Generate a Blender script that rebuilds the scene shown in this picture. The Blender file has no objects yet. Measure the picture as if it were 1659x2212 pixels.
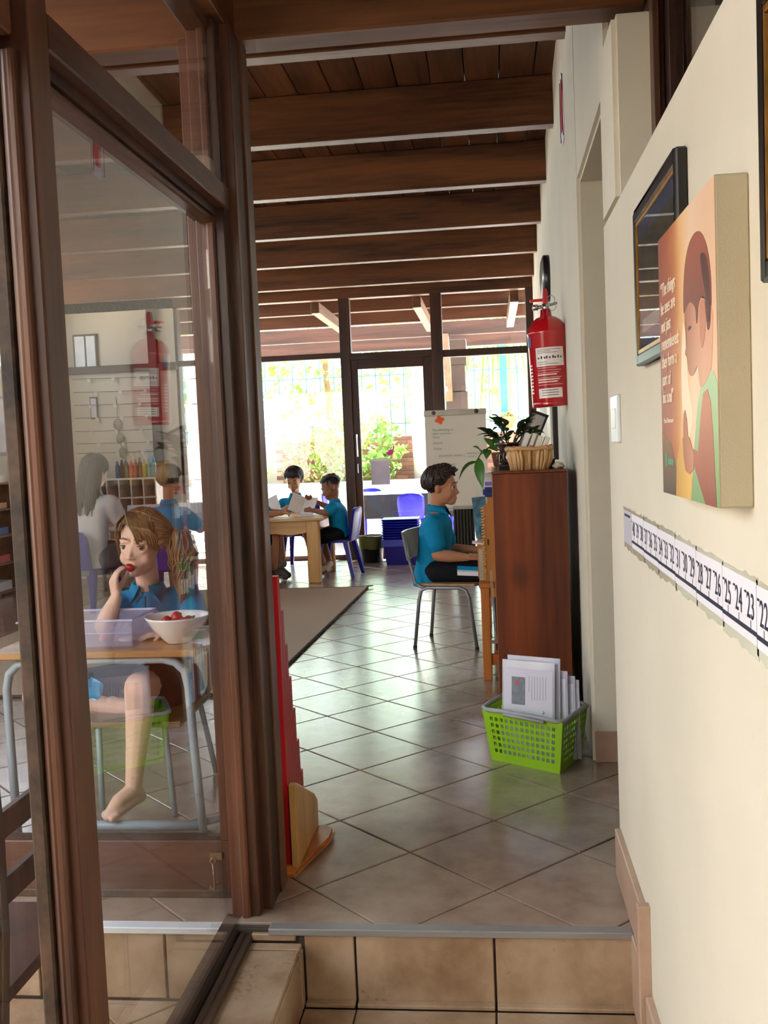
import bpy, bmesh, math, random
from mathutils import Vector, Matrix, noise, Euler
random.seed(7)
S = bpy.context.scene
COL = S.collection
PI = math.pi

# ------------------------------------------------------------------ camera
CAM_H = 1.20015
def camera():
    F, pitch, roll, yaw = 2139.5, math.radians(3.793), math.radians(-2.42), math.radians(6.316)
    fwd = Vector((-math.sin(yaw) * math.cos(pitch), math.cos(yaw) * math.cos(pitch), -math.sin(pitch)))
    right = Vector((math.cos(yaw), math.sin(yaw), 0)); up = right.cross(fwd)
    r2 = right * math.cos(roll) + up * math.sin(roll); u2 = -right * math.sin(roll) + up * math.cos(roll)
    cd = bpy.data.cameras.new('camera'); cd.sensor_fit = 'HORIZONTAL'; cd.sensor_width = 36
    cd.lens = 36 * F / 1659; cd.clip_start = .02; cd.clip_end = 300
    o = bpy.data.objects.new('camera', cd); COL.objects.link(o)
    m = Matrix((r2, u2, -fwd)).transposed().to_4x4(); m.translation = (0, 0, CAM_H)
    o.matrix_world = m
    S.camera = o
camera()

# ------------------------------------------------------------------ light
SKY_STRENGTH = 1.7
SUN_STRENGTH = 30.0
EXPOSURE = 2.4
def world():
    w = bpy.data.worlds.new('world'); S.world = w; w.use_nodes = True
    nt = w.node_tree; bg = nt.nodes['Background']
    sky = nt.nodes.new('ShaderNodeTexSky'); sky.sky_type = 'HOSEK_WILKIE'
    sky.sun_direction = Vector((.42, .62, .66)).normalized(); sky.turbidity = 5; sky.ground_albedo = .45
    mix = nt.nodes.new('ShaderNodeMixRGB'); mix.inputs[0].default_value = .85
    mix.inputs[2].default_value = (.76, .87, 1.0, 1)
    nt.links.new(sky.outputs[0], mix.inputs[1]); nt.links.new(mix.outputs[0], bg.inputs[0])
    bg.inputs[1].default_value = SKY_STRENGTH
    l = bpy.data.lights.new('sun', 'SUN'); l.energy = SUN_STRENGTH; l.angle = math.radians(1.2); l.color = (1, .985, .96)
    o = bpy.data.objects.new('sun', l); COL.objects.link(o)
    o.rotation_euler = Vector((.42, .62, .66)).to_track_quat('Z', 'Y').to_euler()
    # portals give off no light: they only tell the sampler where the sky comes in
    def portal(name, loc, rot, sx, sy):
        a = bpy.data.lights.new(name, 'AREA'); a.shape = 'RECTANGLE'; a.size = sx; a.size_y = sy
        a.cycles.is_portal = True
        p = bpy.data.objects.new(name, a); COL.objects.link(p); p.location = loc; p.rotation_euler = rot
    portal('portal_garden', (-1.4, 10.95, 1.35), (math.radians(-90), 0, 0), 4.0, 2.8)
    portal('portal_added_window', (-4.97, 6.6, 2.5), (0, math.radians(-90), 0), .7, 6.8)
    portal('portal_court', (-3.4, 0.2, 2.75), (0, 0, 0), 3.6, 4.6)
world()
S.view_settings.view_transform = 'Standard'
S.view_settings.look = 'None'
S.view_settings.gamma = 1
S.view_settings.use_curve_mapping = False
S.view_settings.exposure = EXPOSURE
S.cycles.max_bounces = 10; S.cycles.diffuse_bounces = 5; S.cycles.glossy_bounces = 4
S.cycles.transparent_max_bounces = 16; S.cycles.transmission_bounces = 6
S.cycles.sample_clamp_indirect = 6; S.cycles.use_denoising = True
S.cycles.caustics_reflective = False; S.cycles.caustics_refractive = False

# ------------------------------------------------------------------ materials
def C(h):
    h = h.lstrip('#'); v = [int(h[i:i + 2], 16) / 255 for i in (0, 2, 4)]
    return tuple(x / 12.92 if x <= .04045 else ((x + .055) / 1.055) ** 2.4 for x in v) + (1,)
MATS = {}
def _base(name):
    m = bpy.data.materials.new(name); m.use_nodes = True; nt = m.node_tree
    return m, nt, nt.nodes['Principled BSDF']
def _coords(nt, kind, scale):
    if kind == 'world':
        g = nt.nodes.new('ShaderNodeNewGeometry'); src = g.outputs['Position']
    else:
        g = nt.nodes.new('ShaderNodeTexCoord'); src = g.outputs['Object']
    mp = nt.nodes.new('ShaderNodeMapping'); mp.inputs['Scale'].default_value = scale
    nt.links.new(src, mp.inputs[0]); return mp.outputs[0]
def mat(name, col, rough=.5, spec=.5, metal=0, var=.12, nscale=6, bump=0, bscale=60, coords='world', stretch=(1, 1, 1), coat=0, sub=0, alpha=1, emit=0, rnd=0):
    if name in MATS: return MATS[name]
    m, nt, b = _base(name)
    c = C(col) if isinstance(col, str) else col
    co = _coords(nt, coords, stretch)
    n = nt.nodes.new('ShaderNodeTexNoise'); n.inputs['Scale'].default_value = nscale; n.inputs['Detail'].default_value = 5
    nt.links.new(co, n.inputs['Vector'])
    r = nt.nodes.new('ShaderNodeValToRGB')
    r.color_ramp.elements[0].position = .3; r.color_ramp.elements[1].position = .72
    r.color_ramp.elements[0].color = tuple(max(0, x * (1 - var)) for x in c[:3]) + (1,)
    r.color_ramp.elements[1].color = tuple(min(1, x * (1 + var)) for x in c[:3]) + (1,)
    nt.links.new(n.outputs['Fac'], r.inputs[0])
    out = r.outputs[0]
    if rnd:
        oi = nt.nodes.new('ShaderNodeObjectInfo'); hv = nt.nodes.new('ShaderNodeHueSaturation')
        mr = nt.nodes.new('ShaderNodeMapRange'); mr.inputs['To Min'].default_value = 1 - rnd; mr.inputs['To Max'].default_value = 1 + rnd
        nt.links.new(oi.outputs['Random'], mr.inputs[0]); nt.links.new(mr.outputs[0], hv.inputs['Value'])
        nt.links.new(out, hv.inputs['Color']); out = hv.outputs[0]
    nt.links.new(out, b.inputs['Base Color'])
    b.inputs['Roughness'].default_value = rough; b.inputs['Metallic'].default_value = metal
    b.inputs['Specular IOR Level'].default_value = spec
    if coat: b.inputs['Coat Weight'].default_value = coat; b.inputs['Coat Roughness'].default_value = .15
    if sub: b.inputs['Subsurface Weight'].default_value = sub; b.inputs['Subsurface Radius'].default_value = (.02, .008, .005); b.inputs['Subsurface Scale'].default_value = .3
    if alpha < 1: b.inputs['Alpha'].default_value = alpha
    if bump:
        n2 = nt.nodes.new('ShaderNodeTexNoise'); n2.inputs['Scale'].default_value = bscale; n2.inputs['Detail'].default_value = 4
        nt.links.new(co, n2.inputs['Vector'])
        bp = nt.nodes.new('ShaderNodeBump'); bp.inputs['Strength'].default_value = bump; bp.inputs['Distance'].default_value = .004
        nt.links.new(n2.outputs['Fac'], bp.inputs['Height']); nt.links.new(bp.outputs[0], b.inputs['Normal'])
    MATS[name] = m; return m
def wood(name, dark, light, axis='y', scale=9, rough=.45, coat=.0, knots=0, rnd=.1, coords='world', spec=.4):
    if name in MATS: return MATS[name]
    m, nt, b = _base(name)
    st = {'x': (.08, 1, 1), 'y': (1, .08, 1), 'z': (1, 1, .08)}[axis]
    oi = nt.nodes.new('ShaderNodeObjectInfo')
    g = nt.nodes.new('ShaderNodeNewGeometry') if coords == 'world' else nt.nodes.new('ShaderNodeTexCoord')
    src = g.outputs['Position'] if coords == 'world' else g.outputs['Object']
    ad = nt.nodes.new('ShaderNodeVectorMath'); ad.operation = 'ADD'
    sc = nt.nodes.new('ShaderNodeVectorMath'); sc.operation = 'SCALE'; sc.inputs['Scale'].default_value = 7.3
    cb = nt.nodes.new('ShaderNodeCombineXYZ')
    for i in range(3): nt.links.new(oi.outputs['Random'], cb.inputs[i])
    nt.links.new(cb.outputs[0], sc.inputs[0]); nt.links.new(src, ad.inputs[0]); nt.links.new(sc.outputs[0], ad.inputs[1])
    mp = nt.nodes.new('ShaderNodeMapping'); mp.inputs['Scale'].default_value = st; nt.links.new(ad.outputs[0], mp.inputs[0])
    n1 = nt.nodes.new('ShaderNodeTexNoise'); n1.inputs['Scale'].default_value = scale; n1.inputs['Detail'].default_value = 6; n1.inputs['Distortion'].default_value = .6
    n2 = nt.nodes.new('ShaderNodeTexNoise'); n2.inputs['Scale'].default_value = scale * 9; n2.inputs['Detail'].default_value = 3
    nt.links.new(mp.outputs[0], n1.inputs['Vector']); nt.links.new(mp.outputs[0], n2.inputs['Vector'])
    mx = nt.nodes.new('ShaderNodeMath'); mx.operation = 'MULTIPLY_ADD'; mx.inputs[1].default_value = .35
    nt.links.new(n2.outputs['Fac'], mx.inputs[0]); nt.links.new(n1.outputs['Fac'], mx.inputs[2])
    r = nt.nodes.new('ShaderNodeValToRGB'); r.color_ramp.elements[0].position = .45; r.color_ramp.elements[1].position = .88
    r.color_ramp.elements[0].color = C(dark); r.color_ramp.elements[1].color = C(light)
    nt.links.new(mx.outputs[0], r.inputs[0]); out = r.outputs[0]
    if knots:
        v = nt.nodes.new('ShaderNodeTexVoronoi'); v.inputs['Scale'].default_value = knots
        st2 = {'x': (.6, 1, 1), 'y': (1, .6, 1), 'z': (1, 1, .6)}[axis]
        mp2 = nt.nodes.new('ShaderNodeMapping'); mp2.inputs['Scale'].default_value = st2; nt.links.new(ad.outputs[0], mp2.inputs[0]); nt.links.new(mp2.outputs[0], v.inputs['Vector'])
        rk = nt.nodes.new('ShaderNodeValToRGB'); rk.color_ramp.elements[0].position = .09; rk.color_ramp.elements[1].position = .25
        rk.color_ramp.elements[0].color = (.25, .2, .18, 1); rk.color_ramp.elements[1].color = (1, 1, 1, 1)
        nt.links.new(v.outputs['Distance'], rk.inputs[0])
        mm = nt.nodes.new('ShaderNodeMixRGB'); mm.blend_type = 'MULTIPLY'; mm.inputs[0].default_value = 1
        nt.links.new(out, mm.inputs[1]); nt.links.new(rk.outputs[0], mm.inputs[2]); out = mm.outputs[0]
    hv = nt.nodes.new('ShaderNodeHueSaturation'); mr = nt.nodes.new('ShaderNodeMapRange')
    mr.inputs['To Min'].default_value = 1 - rnd; mr.inputs['To Max'].default_value = 1 + rnd
    nt.links.new(oi.outputs['Random'], mr.inputs[0]); nt.links.new(mr.outputs[0], hv.inputs['Value']); nt.links.new(out, hv.inputs['Color'])
    nt.links.new(hv.outputs[0], b.inputs['Base Color'])
    b.inputs['Roughness'].default_value = rough; b.inputs['Specular IOR Level'].default_value = spec
    if coat: b.inputs['Coat Weight'].default_value = coat; b.inputs['Coat Roughness'].default_value = .2
    bp = nt.nodes.new('ShaderNodeBump'); bp.inputs['Strength'].default_value = .25; bp.inputs['Distance'].default_value = .002
    nt.links.new(mx.outputs[0], bp.inputs['Height']); nt.links.new(bp.outputs[0], b.inputs['Normal'])
    MATS[name] = m; return m
def tile_mat(name, c1, c2, c3, rough=.24, rnd=.07, spots=.6, coat=0):
    if name in MATS: return MATS[name]
    m, nt, b = _base(name)
    co = _coords(nt, 'world', (1, 1, 1))
    n = nt.nodes.new('ShaderNodeTexNoise'); n.inputs['Scale'].default_value = 4.2; n.inputs['Detail'].default_value = 8; n.inputs['Roughness'].default_value = .62
    nt.links.new(co, n.inputs['Vector'])
    r = nt.nodes.new('ShaderNodeValToRGB'); e = r.color_ramp.elements
    e[0].position = .33; e[0].color = C(c1); e[1].position = .68; e[1].color = C(c3)
    k = e.new(.5); k.color = C(c2)
    nt.links.new(n.outputs['Fac'], r.inputs[0]); out = r.outputs[0]
    if spots:
        n3 = nt.nodes.new('ShaderNodeTexNoise'); n3.inputs['Scale'].default_value = 90; n3.inputs['Detail'].default_value = 2
        nt.links.new(co, n3.inputs['Vector'])
        n4 = nt.nodes.new('ShaderNodeTexNoise'); n4.inputs['Scale'].default_value = 6; nt.links.new(co, n4.inputs['Vector'])
        pr = nt.nodes.new('ShaderNodeMath'); pr.operation = 'MULTIPLY'; nt.links.new(n3.outputs['Fac'], pr.inputs[0]); nt.links.new(n4.outputs['Fac'], pr.inputs[1])
        rs = nt.nodes.new('ShaderNodeValToRGB'); rs.color_ramp.elements[0].position = .37; rs.color_ramp.elements[1].position = .44
        rs.color_ramp.elements[0].color = (1, 1, 1, 1); rs.color_ramp.elements[1].color = (.55, .45, .36, 1)
        nt.links.new(pr.outputs[0], rs.inputs[0])
        mm = nt.nodes.new('ShaderNodeMixRGB'); mm.blend_type = 'MULTIPLY'; mm.inputs[0].default_value = spots
        nt.links.new(out, mm.inputs[1]); nt.links.new(rs.outputs[0], mm.inputs[2]); out = mm.outputs[0]
    oi = nt.nodes.new('ShaderNodeObjectInfo'); hv = nt.nodes.new('ShaderNodeHueSaturation')
    mr = nt.nodes.new('ShaderNodeMapRange'); mr.inputs['To Min'].default_value = 1 - rnd; mr.inputs['To Max'].default_value = 1 + rnd
    nt.links.new(oi.outputs['Random'], mr.inputs[0]); nt.links.new(mr.outputs[0], hv.inputs['Value']); nt.links.new(out, hv.inputs['Color'])
    nt.links.new(hv.outputs[0], b.inputs['Base Color'])
    rr = nt.nodes.new('ShaderNodeMapRange'); rr.inputs['To Min'].default_value = rough * .9; rr.inputs['To Max'].default_value = rough * 1.12
    nt.links.new(n.outputs['Fac'], rr.inputs[0]); nt.links.new(rr.outputs[0], b.inputs['Roughness'])
    b.inputs['Specular IOR Level'].default_value = .75
    b.inputs['Coat Weight'].default_value = coat; b.inputs['Coat Roughness'].default_value = .22
    MATS[name] = m; return m
def glass_mat(name, ior=1.5, tint=(1, 1, 1, 1), rough=0.0):
    if name in MATS: return MATS[name]
    m = bpy.data.materials.new(name); m.use_nodes = True; nt = m.node_tree
    nt.nodes.clear(); out = nt.nodes.new('ShaderNodeOutputMaterial')
    tr = nt.nodes.new('ShaderNodeBsdfTransparent'); tr.inputs[0].default_value = tint
    gl = nt.nodes.new('ShaderNodeBsdfGlossy'); gl.inputs['Roughness'].default_value = rough
    fr = nt.nodes.new('ShaderNodeFresnel'); ge = nt.nodes.new('ShaderNodeNewGeometry')
    mr = nt.nodes.new('ShaderNodeMapRange'); mr.inputs['To Min'].default_value = ior; mr.inputs['To Max'].default_value = 1 / ior
    nt.links.new(ge.outputs['Backfacing'], mr.inputs[0]); nt.links.new(mr.outputs[0], fr.inputs['IOR'])
    mx = nt.nodes.new('ShaderNodeMixShader'); nt.links.new(fr.outputs[0], mx.inputs[0])
    nt.links.new(tr.outputs[0], mx.inputs[1]); nt.links.new(gl.outputs[0], mx.inputs[2]); nt.links.new(mx.outputs[0], out.inputs[0])
    MATS[name] = m; return m
def leaf_mat(name, col, rough=.4, trans=.35):
    if name in MATS: return MATS[name]
    m, nt, b = _base(name); c = C(col)
    oi = nt.nodes.new('ShaderNodeNewGeometry')
    n = nt.nodes.new('ShaderNodeTexNoise'); n.inputs['Scale'].default_value = 3; nt.links.new(oi.outputs['Position'], n.inputs['Vector'])
    r = nt.nodes.new('ShaderNodeValToRGB'); r.color_ramp.elements[0].position = .35; r.color_ramp.elements[1].position = .65
    r.color_ramp.elements[0].color = tuple(x * .6 for x in c[:3]) + (1,); r.color_ramp.elements[1].color = tuple(min(1, x * 1.4) for x in c[:3]) + (1,)
    nt.links.new(n.outputs['Fac'], r.inputs[0]); nt.links.new(r.outputs[0], b.inputs['Base Color'])
    b.inputs['Roughness'].default_value = rough
    tl = nt.nodes.new('ShaderNodeBsdfTranslucent'); nt.links.new(r.outputs[0], tl.inputs[0])
    mx = nt.nodes.new('ShaderNodeMixShader'); mx.inputs[0].default_value = trans
    nt.links.new(b.outputs[0], mx.inputs[1]); nt.links.new(tl.outputs[0], mx.inputs[2])
    nt.links.new(mx.outputs[0], nt.nodes['Material Output'].inputs[0])
    MATS[name] = m; return m

# ------------------------------------------------------------------ geometry helpers
class MB:
    def __init__(s, M=None): s.v = []; s.f = []; s.mi = []; s.M = M or Matrix(); s.k = 0
    def add(s, vs, fs):
        o = len(s.v); s.v += [tuple(s.M @ Vector(v)) for v in vs]; s.f += [tuple(i + o for i in f) for f in fs]; s.mi += [s.k] * len(fs); return s
    def box(s, a, b, R=None):
        x0, y0, z0 = a; x1, y1, z1 = b
        vs = [(x0, y0, z0), (x1, y0, z0), (x1, y1, z0), (x0, y1, z0), (x0, y0, z1), (x1, y0, z1), (x1, y1, z1), (x0, y1, z1)]
        if R: c = Vector(((x0 + x1) / 2, (y0 + y1) / 2, (z0 + z1) / 2)); vs = [tuple(c + R @ (Vector(v) - c)) for v in vs]
        return s.add(vs, [(0, 3, 2, 1), (4, 5, 6, 7), (0, 1, 5, 4), (1, 2, 6, 5), (2, 3, 7, 6), (3, 0, 4, 7)])
    def prism(s, poly, z0, z1, axis='z'):
        n = len(poly)
        area = sum(poly[i][0] * poly[(i + 1) % n][1] - poly[(i + 1) % n][0] * poly[i][1] for i in range(n))
        if area < 0: poly = poly[::-1]
        m = {'z': lambda u, v, w: (u, v, w), 'y': lambda u, v, w: (u, w, v), 'x': lambda u, v, w: (w, u, v)}[axis]
        vs = [m(u, v, z0) for u, v in poly] + [m(u, v, z1) for u, v in poly]
        fs = [tuple(range(n))[::-1], tuple(range(n, 2 * n))] + [(i, (i + 1) % n, (i + 1) % n + n, i + n) for i in range(n)]
        if axis == 'y': fs = [f[::-1] for f in fs]
        return s.add(vs, fs)
    def rings(s, rings, cap=True, close=True):
        n = len(rings[0]); vs = [p for r in rings for p in r]; fs = []
        for i in range(len(rings) - 1):
            for j in range(n if close else n - 1):
                k = (j + 1) % n; fs.append((i * n + j, i * n + k, (i + 1) * n + k, (i + 1) * n + j))
        if cap: fs.append(tuple(range(n))[::-1]); fs.append(tuple((len(rings) - 1) * n + j for j in range(n)))
        return s.add(vs, fs)
    def tube(s, pts, r, n=8, cap=True, closed=False):
        pts = [Vector(p) for p in pts]; rs = r if isinstance(r, (list, tuple)) else [r] * len(pts)
        if closed: pts = pts + [pts[0]]; rs = list(rs) + [rs[0]]
        up = None; out = []
        for i, p in enumerate(pts):
            if closed: t = (pts[(i + 1) % (len(pts) - 1)] - pts[i - 1 if i > 0 else -2])
            else: t = pts[min(i + 1, len(pts) - 1)] - pts[max(i - 1, 0)]
            if t.length < 1e-9: t = Vector((0, 0, 1))
            t.normalize()
            if up is None:
                up = Vector((0, 0, 1)) if abs(t.z) < .9 else Vector((1, 0, 0))
            a = up - t * up.dot(t)
            if a.length < 1e-6: a = t.orthogonal()
            a.normalize(); b = t.cross(a); up = a
            out.append([tuple(p + a * math.cos(2 * PI * j / n) * rs[i] + b * math.sin(2 * PI * j / n) * rs[i]) for j in range(n)])
        return s.rings(out, cap)
    def cyl(s, p0, p1, r0, r1=None, n=16, cap=True): return s.tube([p0, p1], [r0, r0 if r1 is None else r1], n, cap)
    def lathe(s, prof, c=(0, 0, 0), n=24, cap=True):
        c = Vector(c)
        return s.rings([[tuple(c + Vector((r * math.cos(2 * PI * j / n), r * math.sin(2 * PI * j / n), z))) for j in range(n)] for r, z in prof], cap)
    def ell(s, c, r, n=14, m=9, R=None):
        c = Vector(c); vs = []; fs = []
        for i in range(1, m):
            th = PI * i / m
            for j in range(n):
                ph = 2 * PI * j / n; v = Vector((r[0] * math.sin(th) * math.cos(ph), r[1] * math.sin(th) * math.sin(ph), r[2] * math.cos(th)))
                vs.append(tuple(c + (R @ v if R else v)))
        t = Vector((0, 0, r[2])); vs.append(tuple(c + (R @ t if R else t))); vs.append(tuple(c - (R @ t if R else t)))
        T, Bm = len(vs) - 2, len(vs) - 1
        for i in range(m - 2):
            for j in range(n): k = (j + 1) % n; fs.append((i * n + j, (i + 1) * n + j, (i + 1) * n + k, i * n + k))
        for j in range(n):
            k = (j + 1) % n; fs.append((T, j, k)); fs.append((Bm, (m - 2) * n + k, (m - 2) * n + j))
        return s.add(vs, fs)
    def sph(s, c, r, n=12, m=8): return s.ell(c, (r, r, r), n, m)
    def mesh(s, name='m', smooth=False, bevel=0, bseg=1):
        me = bpy.data.meshes.new(name); me.from_pydata(s.v, [], s.f)
        if bevel:
            bm = bmesh.new(); bm.from_mesh(me); bmesh.ops.remove_doubles(bm, verts=bm.verts, dist=1e-5)
            es = [e for e in bm.edges if len(e.link_faces) == 2 and e.calc_face_angle(0) > .5]
            bmesh.ops.bevel(bm, geom=es, offset=bevel, segments=bseg, affect='EDGES', clamp_overlap=True)
            bm.to_mesh(me); bm.free()
        elif any(s.mi): me.polygons.foreach_set('material_index', s.mi)
        if smooth: me.polygons.foreach_set('use_smooth', [True] * len(me.polygons))
        me.update(); return me
    def build(s, name, m, parent=None, smooth=False, bevel=0, bseg=1):
        me = s.mesh(name, smooth, bevel, bseg)
        for x in (m if isinstance(m, (list, tuple)) else [m]): me.materials.append(x)
        return link(name, me, parent)
WORLD = {}
def link(name, me, parent=None, loc=None):
    if parent is not None and parent.name in WORLD:      # parts drawn in world coordinates, stored relative to their thing's base
        me.transform(Matrix.Translation(-WORLD[parent.name]))
    o = bpy.data.objects.new(name, me); COL.objects.link(o)
    if parent is not None:
        o.parent = parent
        if parent.name in WORLD: WORLD[o.name] = WORLD[parent.name]
    if loc: o.location = loc
    return o
def tag(o, label, cat=None, group=None, kind=None):
    if label: o['label'] = label
    if cat: o['category'] = cat
    if group: o['group'] = group
    if kind: o['kind'] = kind
    return o
def thing(name, label, cat, loc=(0, 0, 0), rz=0, group=None, kind=None):
    o = bpy.data.objects.new(name, None); COL.objects.link(o); o.location = loc; o.rotation_euler = (0, 0, rz)
    o.empty_display_size = .05
    return tag(o, label, cat, group, kind)
def wthing(name, label, cat, loc=(0, 0, 0), group=None, kind=None):
    o = thing(name, label, cat, loc, 0, group, kind); WORLD[o.name] = Vector(loc); return o
def dup(root, loc=None, rz=None, label=None, group=None):
    def cp(o, parent):
        c = o.copy(); COL.objects.link(c)
        if parent: c.parent = parent
        for ch in o.children: cp(ch, c)
        return c
    r = cp(root, None)
    if loc is not None: r.location = loc
    if rz is not None: r.rotation_euler = (0, 0, rz)
    if label: r['label'] = label
    if group: r['group'] = group
    return r
def box(name, a, b, m, parent=None, bevel=0, R=None, bseg=1):
    return MB().box(a, b, R).build(name, m, parent, bevel=bevel, bseg=bseg)
def text(name, s, size, m, parent, M, extrude=.0004, align='CENTER', spacing=1, sx=1, shear=0):
    cu = bpy.data.curves.new('t', 'FONT'); cu.body = s; cu.size = size; cu.extrude = extrude; cu.align_x = align; cu.align_y = 'CENTER'
    cu.space_character = spacing; cu.shear = shear; cu.resolution_u = 3
    o = bpy.data.objects.new('t', cu); COL.objects.link(o)
    dg = bpy.context.evaluated_depsgraph_get(); me = bpy.data.meshes.new_from_object(o.evaluated_get(dg))
    bpy.data.objects.remove(o); bpy.data.curves.remove(cu)
    me.transform(M @ Matrix.Diagonal((sx, 1, 1, 1))); me.materials.clear(); me.materials.append(m); me.name = name
    return link(name, me, parent)
def clip(poly, a, b, c):      # keep a*x+b*y<=c
    out = []
    for i in range(len(poly)):
        p, q = poly[i], poly[(i + 1) % len(poly)]; dp = a * p[0] + b * p[1] - c; dq = a * q[0] + b * q[1] - c
        if dp <= 0: out.append(p)
        if (dp < 0 < dq) or (dq < 0 < dp):
            t = dp / (dp - dq); out.append((p[0] + t * (q[0] - p[0]), p[1] + t * (q[1] - p[1])))
    return out
# ================================================================== SETTING
CREAM = mat('cream_plaster', '#dfd9c8', rough=.75, spec=.25, var=.035, nscale=3, bump=.25, bscale=35)
CREAM2 = mat('cream_plaster_rough', '#e4d6b8', rough=.8, spec=.2, var=.05, nscale=6, bump=.8, bscale=24)
BEAMX = wood('dark_beam_wood', '#331a0d', '#7c4c2b', 'x', 7, .5, rnd=.12)
PLANK = wood('ceiling_plank_wood', '#331d10', '#76492a', 'y', 6, .55, knots=2.2, rnd=.25)
FRAMEZ = wood('frame_wood_upright', '#2c1810', '#6f4530', 'z', 8, .38, coat=.15, rnd=.06)
FRAMEY = wood('frame_wood_long', '#2c1810', '#6b422e', 'y', 8, .38, coat=.15, rnd=.06)
FRAMEX = wood('frame_wood_cross', '#33190f', '#6e4430', 'x', 8, .4, coat=.1, rnd=.06)
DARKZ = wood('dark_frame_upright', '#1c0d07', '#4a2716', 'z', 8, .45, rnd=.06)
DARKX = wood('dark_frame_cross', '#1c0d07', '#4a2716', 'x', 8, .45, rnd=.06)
WORN = wood('weathered_sill_wood', '#1d1611', '#5a4333', 'y', 10, .6, rnd=.05)
TILE = tile_mat('floor_tile_glaze', '#84705f', '#9a8676', '#aa9888', .25, coat=.8, spots=0)
RTILE = tile_mat('step_tile_glaze', '#86694e', '#ab9278', '#c2ad95', .35)
STILE = tile_mat('skirting_tile_glaze', '#a78873', '#b89a85', '#c4aa95', .4, spots=0)
GROUT = mat('grout', '#4b3f36', rough=.85, var=.2, nscale=20)
GLASS = glass_mat('window_glass')
SCREEN_GLASS = glass_mat('reflective_screen_glass', 2.0)
METAL = mat('brushed_metal', '#b9bcc0', rough=.3, metal=1, var=.05)
NOSING = mat('step_nosing_metal', '#a8a9ab', rough=.4, metal=.55, var=.06)
BRASS = mat('old_brass', '#9a7f58', rough=.35, metal=1, var=.1)
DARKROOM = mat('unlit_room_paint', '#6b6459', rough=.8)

T = .35
EA = Vector((.70711, .70711)); EB = Vector((-.70711, .70711))
def lattice(a, b): return (EA * (a + 5.180) + EB * (b + 6.312)) * T
def tile_mesh(poly, th=.012):
    n = len(poly); cx = sum(p[0] for p in poly) / n; cy = sum(p[1] for p in poly) / n
    def ins(d):
        out = []
        for x, y in poly:
            v = Vector((cx - x, cy - y)); L = v.length; v = v / L if L else v
            out.append((x + v.x * d, y + v.y * d))
        return out
    p1, p2 = ins(.0035), ins(.0075)
    vs = [(x, y, -th) for x, y in p1] + [(x, y, -.0018) for x, y in p1] + [(x, y, 0) for x, y in p2]
    fs = [tuple(range(2 * n, 3 * n))]
    for r in (0, 1): fs += [(r * n + i, r * n + (i + 1) % n, (r + 1) * n + (i + 1) % n, (r + 1) * n + i) for i in range(n)]
    me = bpy.data.meshes.new('floor_tile'); me.from_pydata(vs, [], fs); me.update(); return me

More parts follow.
